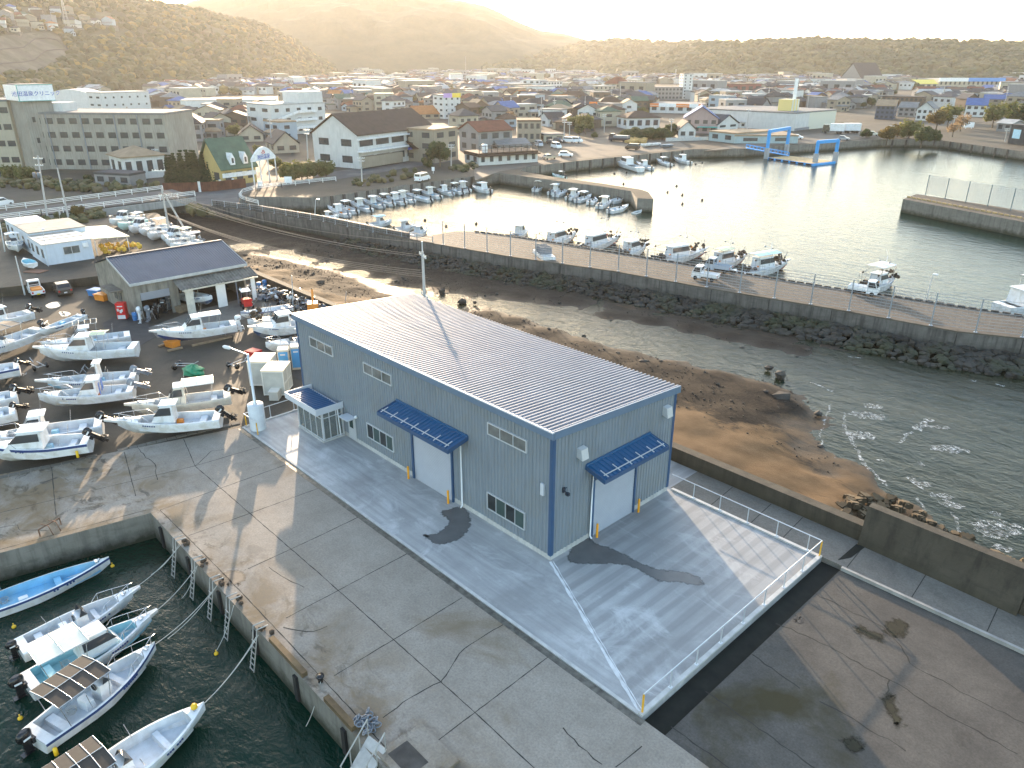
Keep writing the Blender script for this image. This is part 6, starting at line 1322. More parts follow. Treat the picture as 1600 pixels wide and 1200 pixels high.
# ---------------------------------------------------------------- basin ironwork: ladders, ropes, gangway, timber kerbs
m_lad = mat('weathered_ladder', (.38, .37, .35), .6, .3, var=.2)
for k, (px_, py_, lab) in enumerate(((285, 851, 'aluminium ladder nearest the inner corner of the basin'), (311, 885, 'second ladder from the inner corner down the basin wall'), (343, 914, 'middle ladder down the basin wall with dark rope bundle'), (367, 944, 'ladder with a square hoop next to the broken coping'), (409, 990, 'ladder below the cracked coping corner'))):
    g = G(px_, py_); o = thing('boarding_ladder', lab, 'ladder', (g.x, QE-.02, 0), 0, 'ladders along the basin wall'); b_ = MB()
    for s in (-.2, .2): b_.tube([(s, .35, .5), (s, -.25, .55), (s, -.35, -.1), (s, -.9, -2.6)], .035, 0, 6)
    b_.build('rail', m_lad, o); b_ = MB()
    for j in range(8): z = -.2-j*.32; y = -.36-(.1-z)*.21; b_.tube([(-.2, y, z), (.2, y, z)], .028, 0, 5)
    b_.build('rungs', m_lad, o); b_ = MB(); r_ = random.Random(k)
    for j in range(5): vs, fs = ROCKT[j]; b_.M = Matrix.Translation((r_.uniform(-.4, .4), r_.uniform(.1, .5), .1)) @ Matrix.Scale(r_.uniform(.1, .2), 4); b_.add(vs, fs)
    b_.M = Matrix.Identity(4); b_.build('rope_bundle', m_net, o)
g = G(88, 832); o = thing('boarding_ladder', 'old ladder and rusty frame on the left basin wall above the blue boat', 'ladder', (g.x, g.y, 0), R(112)); b_ = MB()
for s in (-.25, .25): b_.tube([(s, .9, .5), (s, .2, .6), (s, -.1, -.1), (s, -.35, -2.4)], .035, 0, 6)
for z in (-.4, -.8, -1.2, -1.6): b_.tube([(-.25, -.15+z*.1, z), (.25, -.15+z*.1, z)], .028, 0, 5)
b_.tube([(-.7, .5, .5), (.7, .5, .5)], .04); b_.tube([(-.7, .5, .5), (-.7, .5, 0)], .04); b_.tube([(.7, .5, .5), (.7, .5, 0)], .04); b_.build('frame', mat('rusty_steel', (.20, .12, .08), .8, .3, var=.3), o)
def rope(lab, a, b_, sag=.3, r_=.02, nm='mooring_rope', cat='rope', m=None, n=14):
    a, b_ = Vector(a), Vector(b_); m_ = MB(); m_.tube([tuple(a+(b_-a)*(i/n)-Vector((0, 0, sag*4*(i/n)*(1-i/n)))) for i in range(n+1)], r_, 0, 5); return tag(m_.build(nm, m or m_rope), lab, cat, 'mooring ropes in the basin' if nm == 'mooring_rope' else None)
for k, (a, za, b_, zb, lab) in enumerate((((282, 851), .1, (205, 922), -.6, 'mooring rope from the first ladder to the small open boat'), ((280, 850), .1, (236, 898), WZ+.05, 'loose rope from the first ladder into the water'), ((308, 884), .1, (234, 962), -.6, 'mooring rope from the second ladder to the cream-roofed boat'), ((308, 884), .1, (284, 935), WZ+.05, 'slack rope hanging below the second ladder'), ((339, 915), .1, (242, 1007), -.6, 'mooring rope from the middle ladder to the dark-canopied boat'), ((339, 915), .1, (262, 998), -.9, 'second mooring rope from the middle ladder'), ((404, 992), .1, (318, 1100), -.6, 'mooring rope from the cracked corner to the bare open boat'), ((402, 992), .1, (322, 1096), -.7, 'second rope from the cracked corner to the bare open boat'), ((365, 946), .1, (336, 1020), WZ+.05, 'rope dropping from the hooped ladder to the water'), ((501, 1065), .1, (478, 1135), WZ+.05, 'rope hanging from the lone bollard into the basin'))): rope(lab, G(*a, za), G(*b_, zb), .25)
for k, (a, b_, lab) in enumerate((((424, 1001), (479, 1056), 'brown timber kerb on the basin coping, left piece'), ((511, 1093), (556, 1140), 'brown timber kerb on the basin coping, right piece by the gangway'))):
    p, q_ = G(*a), G(*b_); m_ = MB(); m_.bar((p.x, QE+.16, .13), (q_.x, QE+.16, .13), .28, .26); tag(m_.build('timber_kerb', mat('brown_timber', (.12, .08, .04), .85, var=.3, vscale=2)), lab, 'timber')
m_ = MB(); m_.lathe(0, 0, [(.12, 0), (.12, .25), (.2, .3), (.2, .38), (0, .4)], 0, 12); o = m_.build('mooring_bollard', m_blk, None, (*G(501, 1065).to_2d(), 0)); tag(o, 'small iron mooring bollard between the two timber kerbs', 'bollard')
gw_ = thing('gangway', 'grey aluminium gangway leading down from the quay at the bottom edge', 'gangway'); m_ = MB(); a, b_ = G(590, 1160, .25), G(548, 1235, -1.1)
m_.bar(a, b_, 1.1, .1); m_.build('deck', mat('grey_boards', (.42, .41, .40), .8, var=.2, vscale=3), gw_); m_ = MB(); sd = Vector(((b_-a).y, -(b_-a).x, 0)).normalized()
for s in (-.55, .55):
    m_.tube([tuple(a+sd*s+Vector((0, 0, .95))), tuple(b_+sd*s+Vector((0, 0, .95)))], .035)
    for f_ in (0.02, .33, .66, .98): p = a+(b_-a)*f_+sd*s; m_.tube([tuple(p), tuple(p+Vector((0, 0, .95)))], .03)
m_.build('hand_rail', m_lad, gw_)
m_ = MB(); r_ = random.Random(8); c_ = G(572, 1135)
for k in range(40): a_ = r_.uniform(0, 6.28); m_.M = Matrix.Translation((r_.uniform(-.5, .5), r_.uniform(-.35, .45), r_.uniform(.06, .35))) @ Matrix.Rotation(a_, 4, 'Z') @ Matrix.Rotation(r_.uniform(-1, 1), 4, 'X'); m_.tube([(.16*math.cos(q), .1*math.sin(q), 0) for q in [i*math.pi/4 for i in range(9)]], .03, 0, 5)
m_.M = Matrix.Identity(4); tag(m_.build('chain_heap', m_gray, None, c_), 'heap of grey chain at the head of the gangway', 'chain')
st_ = thing('coping_block', 'raised concrete coping block with a dark recess at the bottom edge', 'concrete block', G(660, 1190)); m_ = MB(); m_.box(-1.6, 1.1, -1.2, 1.1, -.3, .14); m_.build('block', m_quay, st_); m_ = MB(); m_.box(-1.2, .3, -.9, .1, .141, .146); m_.build('recess', m_bull, st_)  # recess is a flat dark plate, its shade put into the colour
# black rubber fenders down the basin wall
m_ = MB(); m_.box(-.16, .16, -.14, -.005, -1.75, -.25, 0, .0); fme = m_.mesh('wall_fender', m_tyre)
for k, px_ in enumerate((268, 325, 372, 420, 487, 540)):
    g = G(px_, 790+(px_-231)*1.0+20); o = bpy.data.objects.new('wall_fender', fme); COL.objects.link(o); x = g.x; o.location = (-19.5+k*4.3, QE, 0); tag(o, 'black rubber strip fender on the basin wall', 'fender', 'black fenders down the basin wall')
# ---------------------------------------------------------------- hills
m_hill, t, b = newmat('hillside_scrub')
v = t.nodes.new('ShaderNodeNewGeometry').outputs['Position']
c = mixc(t, ramp(t, noi(t, v, .02, 6, .7), .35, .65), (.028, .033, .013), (.085, .070, .030))
c = mixc(t, ramp(t, noi(t, v, .12, 5, .7), .4, .7), c, (.05, .055, .025))
t.links.new(c, b.inputs['Base Color']); b.inputs['Roughness'].default_value = .95
FOL = [mat('foliage_dark', (.030, .042, .014), .9, var=.35, vscale=.15, world=True, dirt=(.075, .065, .025), dirt_amt=.8, dscale=.012), mat('foliage_olive', (.062, .068, .020), .9, var=.3, vscale=.15, world=True, dirt=(.13, .10, .04), dirt_amt=.8, dscale=.012), mat('foliage_autumn', (.16, .11, .025), .9, var=.3, vscale=.2, world=True), mat('foliage_dry', (.12, .10, .055), .9, var=.3, vscale=.2, world=True)]
HILLS = {}
def hill(name, sil, base, crest, back, nx=110, ny=30, rough=.12, bump=6.):
    xs = [p[0] for p in sil]; ys = [p[1] for p in sil]; V, Fc = [], []
    for i in range(nx+1):
        px_ = xs[0]+(xs[-1]-xs[0])*i/nx; py_ = float(np.interp(px_, xs, ys)); db = float(np.interp(px_, *base)) if isinstance(base, tuple) else base; dc = db+crest
        top = at_dist(px_, py_, dc); dr = bearing(px_, 300); dr = Vector((dr.x, dr.y, 0)).normalized(); hz = max(2, top.z-DZ)
        for j in range(ny+1):
            s = j/ny; dd = db+crest*s*1.0 if s <= .78 else dc; f = s/.78
            if f <= 1: d_ = db+crest*f; z = hz*(math.sin(f*math.pi/2)**1.15*.75+f*.25)
            else: g_ = (s-.78)/.22; d_ = dc+back*g_; z = hz*(1-g_)**1.2
            p = Vector((CAM.x, CAM.y, 0))+dr*d_
            nz = noise.fractal(Vector((p.x*.008, p.y*.008, 0)), 1, 2.1, 5)*hz*rough*(min(1, f*2) if f <= 1 else (1-g_))*(1 if f < .9 else .35)+noise.noise(Vector((p.x*.05, p.y*.05, 0)))*bump*.2*min(1, f*3)
            V.append((p.x, p.y, DZ-1+z+nz))
    Fc = [(i*(ny+1)+j, (i+1)*(ny+1)+j, (i+1)*(ny+1)+j+1, i*(ny+1)+j+1) for i in range(nx) for j in range(ny)]
    me = bpy.data.meshes.new(name); me.from_pydata(V, [], Fc); me.materials.append(m_hill); o = bpy.data.objects.new(name, me); COL.objects.link(o); struct(o)
    HILLS[name] = (V, nx, ny, BVHTree.FromPolygons(V, Fc)); return o
hill('left_hill', [(-420, -60), (-200, -40), (0, -14), (120, -6), (240, 0), (300, 8), (370, 20), (440, 38), (480, 58), (510, 84), (540, 104)], ([-420, 0, 200, 400, 540], [520, 640, 800, 1000, 1250]), 380, 300, rough=.10)
hill('far_mountain', [(150, 90), (250, 40), (350, 0), (450, -24), (600, -30), (690, -10), (760, 8), (800, 30), (840, 47), (880, 52), (920, 66), (960, 90)], 1850, 700, 600, rough=.08, bump=3)
hill('middle_ridge', [(760, 101), (820, 92), (870, 80), (905, 69), (960, 66), (1030, 72), (1090, 69), (1150, 78), (1200, 100)], 1750, 380, 400, rough=.06)
hill('right_ridge', [(930, 108), (1000, 92), (1050, 76), (1100, 69), (1160, 67), (1240, 65), (1320, 68), (1400, 67), (1450, 70), (1520, 72), (1600, 73), (1750, 72), (2000, 76)], 1300, 340, 400, rough=.06)
def clumpmesh(name, spots, mats):
    mb = MB(); r = random.Random(5)
    for p, s, k in spots:
        vs, fs = ROCKT[r.randrange(6)]; mb.M = Matrix.Translation(p) @ Matrix.Rotation(r.uniform(0, 6), 4, 'Z') @ Matrix.Diagonal((s*r.uniform(.8, 1.3), s*r.uniform(.8, 1.3), s*r.uniform(.7, 1.2), 1)); mb.add(vs, fs, k)
    mb.M = Matrix.Identity(4); return mb.build(name, mats)
def forest(hn, n, smin, smax, name, lab, fmin=.02, seed=3):
    V, nx, ny, _ = HILLS[hn]; r = random.Random(seed); sp = []
    while len(sp) < n:
        i, j = r.random()*nx, (fmin+(.8-fmin)*r.random())*ny; a, c_ = int(min(i, nx-1)), int(min(j, ny-1)); p = Vector(V[a*(ny+1)+c_]).lerp(Vector(V[(a+1)*(ny+1)+c_+1]), r.random())
        nn = noise.noise(Vector((p.x*.012, p.y*.012, 5))); px_, py_ = pix(p)
        if hn == 'left_hill' and ((px_ < 205 and 8 < py_ < 62 and r.random() < .8) or (px_ < 108 and np.interp(px_, [-30, 40, 80, 98, 108], [58, 50, 48, 60, 76]) < py_ < np.interp(px_, [-30, 40, 70, 92, 108], [122, 119, 112, 100, 86]))): continue
        if nn < -.25 and r.random() < .7: continue
        k = 0 if nn > .2 else (1 if r.random() < .6 else 0)
        if hn == 'left_hill' and r.random() < .22: k = r.choice((2, 3))
        s = r.uniform(smin, smax); sp.append((p+Vector((0, 0, s*.35)), s, k))
    stuff(clumpmesh(name, sp, FOL), lab, 'woods')
forest('left_hill', 8500, 1.6, 5.5, 'hillside_forest', 'olive and dry-gold scrub and trees covering the left hill')
forest('right_ridge', 6000, 4, 9, 'ridge_forest', 'hazy grey-green woods covering the long ridge at the right')
forest('middle_ridge', 1800, 6, 13, 'ridge_forest', 'faint woods on the lower ridge between mountain and right ridge')
V_, nx_, ny_, _b = HILLS['right_ridge']; r = random.Random(9); sp = []
for k in range(420):
    i = r.randrange(nx_); p = Vector(V_[i*(ny_+1)+int(.78*ny_)]).lerp(Vector(V_[(i+1)*(ny_+1)+int(.78*ny_)]), r.random()); s = r.uniform(3, 7)*(1.3 if r.random() < .15 else 1); sp.append((p+Vector((0, 0, s*.6)), s, 0))
stuff(clumpmesh('crest_trees', sp, FOL), 'row of dark trees along the crest of the right ridge', 'trees')
def on_hill(px_, py_, hn='left_hill'):
    d = bearing(px_, py_).normalized(); h = HILLS[hn][3].ray_cast(CAM, d); return h[0]
# concrete-faced slope at the left edge
mb = MB(); rows = 7; cols = 9; gpt = {}
for i in range(cols):
    for j in range(rows):
        sx_ = -30+i*(138/(cols-1)); st_, sb_ = float(np.interp(sx_, [-30, 40, 80, 98, 108], [60, 52, 50, 60, 76])), float(np.interp(sx_, [-30, 40, 70, 92, 108], [124, 121, 112, 100, 86])); p = on_hill(sx_, st_+(sb_-st_)*j/(rows-1))
        if p is not None: gpt[i, j] = p+Vector((CAM-p).normalized())*2.5
for i in range(cols-1):
    for j in range(rows-1):
        if all(k in gpt for k in ((i, j), (i+1, j), (i+1, j+1), (i, j+1))): mb.add([gpt[i, j], gpt[i+1, j], gpt[i+1, j+1], gpt[i, j+1]], [(0, 1, 2, 3)], 1 if False else 0)
tag(mb.build('retaining_slope', mat('slope_concrete', (.115, .10, .075), .95, var=.35, vscale=.06, streak=.6, world=True, dirt=(.055, .058, .025), dirt_amt=.8, dscale=.04)), 'brown concrete-faced cutting at the foot of the left hill', 'retaining wall')
mb = MB()
mb.tube([tuple(gpt[i, j]+Vector((0, -1, .5))) for i, j in zip(range(cols), (3, 3, 2, 2, 2, 1, 1, 1, 1)) if (i, j) in gpt], .5, 0, 4); mb.tube([tuple(gpt[i, j]+Vector((0, -1, .5))) for i, j in zip(range(cols), (5, 5, 4, 4, 4, 4, 3, 3, 2)) if (i, j) in gpt], .5, 0, 4)
tag(mb.build('slope_drain', m_bull), 'dark drain lines stepping down the concrete cutting', 'drain')
# ---------------------------------------------------------------- town buildings
def pm(nm, c, r_=.8, **k): return mat(nm, [x*(.8 if 'white' in nm else .66) for x in c], r_, var=.08, vscale=.6, streak=k.pop('streak', .22), **k)
WALLS = {'white': pm('plaster_white', (.72, .72, .70)), 'cream': pm('plaster_cream', (.60, .54, .42)), 'grey': pm('plaster_grey', (.36, .36, .36)), 'beige': pm('plaster_beige', (.44, .38, .29)), 'brown': pm('boarding_brown', (.17, .125, .09)), 'pale blue': pm('plaster_pale_blue', (.48, .58, .66)), 'pink': pm('plaster_pink', (.52, .38, .36)), 'dark blue': pm('boarding_dark_blue', (.10, .13, .19)), 'yellow': pm('plaster_yellow', (.66, .50, .20))}
def rm(nm, c, r_=.75):
    m = mat(nm, [x*.85 for x in c], r_, 0, var=.18, vscale=.7, streak=.0); m.node_tree.nodes['Principled BSDF'].inputs['Specular IOR Level'].default_value = .15; return m
ROOFS = {'dark grey': rm('tile_dark_grey', (.055, .055, .06)), 'slate': rm('tile_slate', (.085, .085, .09)), 'brown': rm('tile_brown', (.09, .06, .045)), 'rust red': rm('tile_rust_red', (.20, .075, .045)), 'silver': rm('tile_silver', (.22, .22, .22)), 'blue': rm('tile_blue', (.10, .16, .34)), 'green': rm('tile_green', (.095, .145, .105)), 'orange': rm('tile_orange', (.42, .17, .06)), 'tan': rm('tile_tan', (.36, .26, .17)), 'white': rm('roof_white', (.46, .45, .43))}
m_twin = mat('town_window', (.055, .06, .065), .15, var=.3, vscale=1)
OCC = []
def roofgeo(mb, L, Dp, h, kind, rise, ov=.5, m=0):
    if kind == 'flat': mb.box(-L/2-.1, L/2+.1, -.1, Dp+.1, h+.003, h+.5, m); mb.box(-L/2+.25, L/2-.25, .25, Dp-.25, h+.5005, h+.51, m); return
    x0, x1, y0, y1 = -L/2-ov, L/2+ov, -ov, Dp+ov; t_ = .22; hz = h+.002
    if kind == 'hip':
        ins = min(Dp, L)/2*.98; r0, r1 = ((x0+ins, Dp/2), (x1-ins, Dp/2)) if L >= Dp else ((0, y0+ins), (0, y1-ins)); vs = [(x0, y0, hz), (x1, y0, hz), (x1, y1, hz), (x0, y1, hz), (x0, y0, hz+t_), (x1, y0, hz+t_), (x1, y1, hz+t_), (x0, y1, hz+t_), (*r0, h+rise), (*r1, h+rise)]
        fs = [(3, 2, 1, 0), (0, 1, 5, 4), (1, 2, 6, 5), (2, 3, 7, 6), (3, 0, 4, 7)]+([(4, 5, 9, 8), (5, 6, 9), (6, 7, 8, 9), (7, 4, 8)] if L >= Dp else [(4, 5, 8), (5, 6, 9, 8), (6, 7, 9), (7, 4, 8, 9)])
        mb.add(vs, fs, m)
    elif kind == 'gable':
        ym = Dp/2; mb.add([(x0, y0, hz-.1), (x0, ym, h+rise-.1), (x0, y1, hz-.1), (x0, y0, hz+t_-.1), (x0, ym, h+rise+t_-.1), (x0, y1, hz+t_-.1), (x1, y0, hz-.1), (x1, ym, h+rise-.1), (x1, y1, hz-.1), (x1, y0, hz+t_-.1), (x1, ym, h+rise+t_-.1), (x1, y1, hz+t_-.1)], [(0, 1, 4, 3), (1, 2, 5, 4), (6, 9, 10, 7), (7, 10, 11, 8), (3, 4, 10, 9), (4, 5, 11, 10), (0, 6, 7, 1), (1, 7, 8, 2), (0, 3, 9, 6), (2, 8, 11, 5)], m)
    else:   # gable facing front
        mb.add([(x0, y0, hz-.1), (0, y0, h+rise-.1), (x1, y0, hz-.1), (x0, y0, hz+t_-.1), (0, y0, h+rise+t_-.1), (x1, y0, hz+t_-.1), (x0, y1, hz-.1), (0, y1, h+rise-.1), (x1, y1, hz-.1), (x0, y1, hz+t_-.1), (0, y1, h+rise+t_-.1), (x1, y1, hz+t_-.1)], [(0, 3, 4, 1)[::-1], (1, 4, 5, 2)[::-1], (6, 7, 10, 9)[::-1], (7, 8, 11, 10)[::-1], (3, 9, 10, 4)[::-1], (4, 10, 11, 5)[::-1], (0, 1, 7, 6)[::-1], (1, 2, 8, 7)[::-1], (0, 6, 9, 3)[::-1], (2, 5, 11, 8)[::-1]], m)
def wallgeo(mb, L, Dp, h, kind, rise, m=0):
    mb.box(-L/2, L/2, 0, Dp, -.6, h, m)
    if kind == 'gable':
        for x in (-L/2, L/2): mb.add([(x, 0, h), (x, Dp, h), (x, Dp/2, h+rise*.93)], [(0, 1, 2) if x > 0 else (2, 1, 0)], m)
    elif kind == 'front': mb.add([(-L/2, 0, h), (L/2, 0, h), (0, 0, h+rise*.93), (-L/2, Dp, h), (L/2, Dp, h), (0, Dp, h+rise*.93)], [(0, 1, 2), (5, 4, 3)], m)
def bldg(label, bl, br_, top, wall, roof, kind='flat', rise=2.5, depth=None, rows=2, cols=4, z=DZ, nm='building', cat='building', ww=.55, wh=.5, side=2, occ=True, winm=None, extra=None, grp=None, vt=None, awn=True):
    a, c_ = G(*bl, z), G(*br_, z); L = (c_-a).length; rz = math.atan2(c_.y-a.y, c_.x-a.x); mid = (a+c_)/2; dist = math.hypot(*(a-CAM).to_2d())
    h = max(2.2, at_dist(bl[0], top, dist).z-z); Dp = depth or L*.6; o = thing(nm, label, cat, mid, rz, grp); mw = WALLS[wall] if isinstance(wall, str) else wall; mr = ROOFS[roof] if isinstance(roof, str) else roof
    mb = MB(); wallgeo(mb, L, Dp, h, kind, rise); mb.build('wall', mw, o); mb = MB(); roofgeo(mb, L, Dp, h, kind, rise); rf = mb.build('roof', mr, o); wm = winm or m_twin; wmesh = {}
    def win(x, y, zz, w_, hh, ax):
        k = (round(w_, 2), round(hh, 2), ax)
        if k not in wmesh:
            q = MB(); q.box(-w_/2, w_/2, -.06, .02, 0, hh) if ax == 0 else q.box(-.02, .06, -w_/2, w_/2, 0, hh); wmesh[k] = q.mesh('window', wm)
        q = bpy.data.objects.new('window', wmesh[k]); COL.objects.link(q); q.parent = o; q.location = (x, y, zz)
    fh = h/max(1, rows)
    for j in range(rows):
        for i in range(cols): win(-L/2+L*(i+.5)/cols, 0, fh*j+fh*.32, L/cols*ww, fh*wh, 0)
        for i in range(side):
            for s in (1, -1): win(s*L/2, Dp*(i+.5)/side, fh*j+fh*.32, Dp/side*.45, fh*wh, s)
    if extra: extra(o, L, Dp, h)
    if occ: OCC.append((min(bl[0], br_[0])-3, max(bl[0], br_[0])+3, top-2, max(bl[1], br_[1])+2))
    return o
def penthouse(x, w_, d_, hh, m='white'):
    def f(o, L, Dp, h): q = MB(); q.box(x*L-w_/2, x*L+w_/2, Dp*.3, Dp*.3+d_, h+.5, h+hh); q.build('penthouse', WALLS[m], o)
    return f
def text(par, s, size, x, y, z, m, rx=math.pi/2, rz=0):
    cu = bpy.data.curves.new('lettering', 'FONT'); cu.body = s; cu.size = size; cu.align_x = 'CENTER'; cu.extrude = .02; cu.materials.append(m); o = bpy.data.objects.new('lettering_curve', cu); COL.objects.link(o); me_t = bpy.data.meshes.new_from_object(o.evaluated_get(bpy.context.evaluated_depsgraph_get())); bpy.data.objects.remove(o); o = bpy.data.objects.new('lettering', me_t); COL.objects.link(o); o.parent = par; o.location = (x, y, z); o.rotation_euler = (rx, 0, rz); return o
m_sgb = mat('sign_blue', (.02, .08, .42), .4); m_sgw = mat('sign_white', (.80, .80, .80), .4); m_sgt = mat('sign_teal', (.04, .35, .33), .4); m_sgr = mat('sign_red', (.62, .05, .04), .4); m_sgo = mat('sign_orange', (.75, .20, .03), .45); m_sgy = mat('sign_yellow', (.75, .55, .05), .45)
LM = []   # (phrase, px, py) for saying where a house stands
def mark(ph, x, y): LM.append((ph, x, y))
m_clin = mat('stained_clinic_render', (.31, .29, .25), .9, var=.16, vscale=.25, streak=.55)
def clinic_extra(o, L, Dp, h):
    q = MB()
    for x in (-.38, -.12, .13, .30): q.box(L*x-.12, L*x+.12, -.2, -.01, 0, h)
    q.build('drain_pipes', m_gray, o)
    q = MB(); q.box(-L*.42, -L*.3, Dp*.2, Dp*.6, h+.5, h+2.6); q.build('roof_tank', WALLS['white'], o)
bldg('long stained grey clinic block of three storeys at the left', (66, 264), (270, 266), 178, m_clin, 'silver', rows=4, cols=11, depth=16, ww=.62, wh=.42, side=0, nm='clinic', extra=clinic_extra, cat='clinic'); mark('clinic', 160, 215)
def tower_extra(o, L, Dp, h):
    s = MB(); s.box(-L/2-.7, L/2+.7, -.7, .5, h-3.3, h+.3); s.box(-L/2-.7, -L/2-.2, .51, Dp, h-3.3, h+.3); so = s.build('sign_board', m_sgw, o); t_ = MB()
    for z in (h-3.42, h+.31): t_.box(-L/2-.75, L/2+.75, -.75, .5, z, z+.12)
    t_.box(-L/2-.76, -L/2-.64, -.76, -.6, h-3.29, h+.3); t_.build('sign_trim', m_sgt, so); text(so, '池田温泉クリニック', 1.25, 0, -.73, h-2.1, m_sgb)
bldg('stained concrete stair tower of the clinic carrying the white roof sign', (60, 266), (104, 262), 135, m_clin, 'silver', rows=4, cols=2, depth=9, ww=.2, wh=.25, side=0, nm='stair_tower', cat='tower', extra=tower_extra)
bldg('cream banded clinic wing cut off by the left edge', (-60, 262), (36, 262), 158, 'cream', 'silver', rows=4, cols=6, depth=12, ww=.75, wh=.35, side=0, nm='clinic_wing', cat='clinic'); 
bldg('small white annex with a terracotta hip roof below the clinic', (197, 282), (262, 276), 247, 'white', 'tan', 'hip', 2.2, 10, 1, 4, nm='annex'); mark('terracotta annex', 230, 260)
bldg('grey tin-roofed lean-to below the clinic by the river', (150, 288), (205, 291), 272, 'grey', 'slate', 'flat', depth=5, rows=1, cols=3, nm='shed', side=0)
def green_extra(o, L, Dp, h):
    for x in (-L*.16, L*.22):
        q = MB(); q.add([(x-.55, -.2, h+.9), (x+.55, -.2, h+.9), (x+.55, -.2, h+2.3), (x, -.2, h+3.5), (x-.55, -.2, h+2.3), (x-.55, 2.6, h+.9), (x+.55, 2.6, h+.9), (x+.55, 2.6, h+2.3), (x, 2.6, h+3.5), (x-.55, 2.6, h+2.3)], [(0, 1, 2, 3, 4), (0, 5, 6, 1), (1, 6, 7, 2), (2, 7, 8, 3), (3, 8, 9, 4), (4, 9, 5, 0)]); do = q.build('dormer', m_gw, o); q = MB(); q.box(x-.25, x+.25, -.25, -.21, h+1.3, h+2.4); q.build('dormer_window', m_twin, do)
    q = MB(); q.box(-L/2-.02, L/2+.02, -.08, -.01, h*.5, h*.78); q.build('white_band', m_gw, o)
bldg('yellow chapel-like house with a steep green roof and two white dormers', (350, 291), (402, 284), 266, 'yellow', 'green', 'gable', 6.4, 9, 1, 3, nm='house', cat='house', extra=green_extra); mark('green-roofed chapel house', 375, 260)
# welcome arch
a, c_ = G(397, 289, DZ), G(434, 281, DZ); L = (c_-a).length; o = thing('entrance_arch', 'white entrance arch with a curved blue-lettered sign beside the green-roofed house', 'arch', (a+c_)/2, math.atan2(c_.y-a.y, c_.x-a.x)); q = MB(); vs = []; n = 16; hh_ = 5.6
for i in range(n+1): x = -L/2+L*i/n; zt = hh_+2.4*math.sin(math.pi*i/n); vs += [(x, -.15, hh_-.6), (x, -.15, zt), (x, .15, hh_-.6), (x, .15, zt)]
q.add(vs, [(4*i, 4*i+4, 4*i+5, 4*i+1) for i in range(n)]+[(4*i+2, 4*i+3, 4*i+7, 4*i+6) for i in range(n)]+[(4*i+1, 4*i+5, 4*i+7, 4*i+3) for i in range(n)]+[(4*i, 4*i+2, 4*i+6, 4*i+4) for i in range(n)]); so = q.build('sign_board', m_sgw, o); text(so, '池田温泉', 1.15, 0, -.18, hh_-.2, m_sgb); q = MB(); q.tube([(-.6, -.2, hh_+1.2), (-.4, -.2, hh_+.95), (.4, -.2, hh_+.95), (.6, -.2, hh_+1.2)], .07, 0, 5)
for x in (-.3, 0, .3): q.tube([(x, -.2, hh_+1.15), (x+.08, -.2, hh_+1.4), (x, -.2, hh_+1.65)], .05, 0, 5)
q.build('hot_spring_mark', m_sgr, so)
for x in (-L/2+.2, -L*.17, L*.17, L/2-.2): q = MB(); q.tube([(x, 0, 0), (x, 0, hh_-.5)], .14, 0, 8); q.build('post', m_gw, o)
OCC.append((300, 440, 225, 300))
# rusty sheet fence below the hedge
pts_ = [G(x, y, DZ) for x, y in ((256, 301), (330, 299), (385, 293))]; o = thing('sheet_fence', 'rusty brown corrugated sheet fence with white posts below the cypress hedge', 'fence'); q = MB()
for a, c_ in zip(pts_, pts_[1:]): q.bar(a+Vector((0, 0, 1)), c_+Vector((0, 0, 1)), .08, 2.0)
q.build('sheet', mat('rusty_sheet', (.13, .05, .03), .85, .2, var=.4, vscale=.8, streak=.6), o)
for x, y in ((313, 300), (346, 297), (366, 295)): p = G(x, y, DZ); q = MB(); q.box(p.x-.3, p.x+.1, p.y-.2, p.y+.2, DZ, DZ+2.2); q.build('post', m_gw, o)
# community hall group
def hall_extra(o, L, Dp, h):
    q = MB(); q.box(-L/2-.5, L*.32, -1.8, -.02, h*.50, h*.55); q.box(-L/2-.3, L*.5, -.9, -.02, h*.86, h*.9); q.build('eaves_band', m_gw, o); q = MB(); q.box(-L*.48, L*.0, -1.5, -.05, .3, h*.36); q.build('bay_wall', WALLS['tan' if 'tan' in WALLS else 'beige'], o)
    q = MB(); q.box(L*.06, L*.30, -2.2, -1.9, h*.40, h*.47); so = q.build('sign_board', m_sgb, o); text(so, '池田湖荘', .8, L*.18, -2.22, h*.405, m_sgw)
    q = MB(); q.add([(L*.05, -4, h*.42), (L*.45, -4, h*.42), (L*.40, -.05, h*.66), (L*.10, -.05, h*.66)], [(0, 1, 2, 3), (3, 2, 1, 0)]); q.build('porch_roof', ROOFS['brown'], o)
bldg('large white hall with a broad brown gabled roof facing the harbour', (562, 264), (678, 245), 212, 'white', 'brown', 'gable', 5.0, 16, 2, 5, nm='hall', cat='hall', ww=.8, wh=.42, extra=hall_extra); mark('brown-roofed white hall', 610, 225); OCC.append((505, 720, 180, 270))
bldg('three-storey brown tiled apartment block beside the white hall', (680, 255), (716, 249), 205, 'brown' if False else 'beige', 'tan', rows=3, cols=2, depth=12, nm='apartment_block'); mark('brown apartment block', 700, 225)
def deck_extra(o, L, Dp, h):
    q = MB()
    for i in range(11): x = -L/2+L*i/10; q.box(x-.06, x+.06, -.5, -.38, h+.5, h+2.3)
    q.box(-L/2, L/2, -.52, -.36, h+2.301, h+2.45); q.box(-L/2, L/2, -.52, -.36, h+1.3, h+1.4); q.build('roof_terrace_rail', m_bull, o); q = MB(); q.box(-L/2-.3, L/2+.3, -1.2, Dp, h-.35, h-.01); q.build('eave', ROOFS['brown'], o)
    q = MB(); q.lathe(-L*.36, 1.5, [(.8, h+.5), (.8, h+2.6), (0, h+2.8)], 0, 12); q.build('water_tank', m_gw, o)
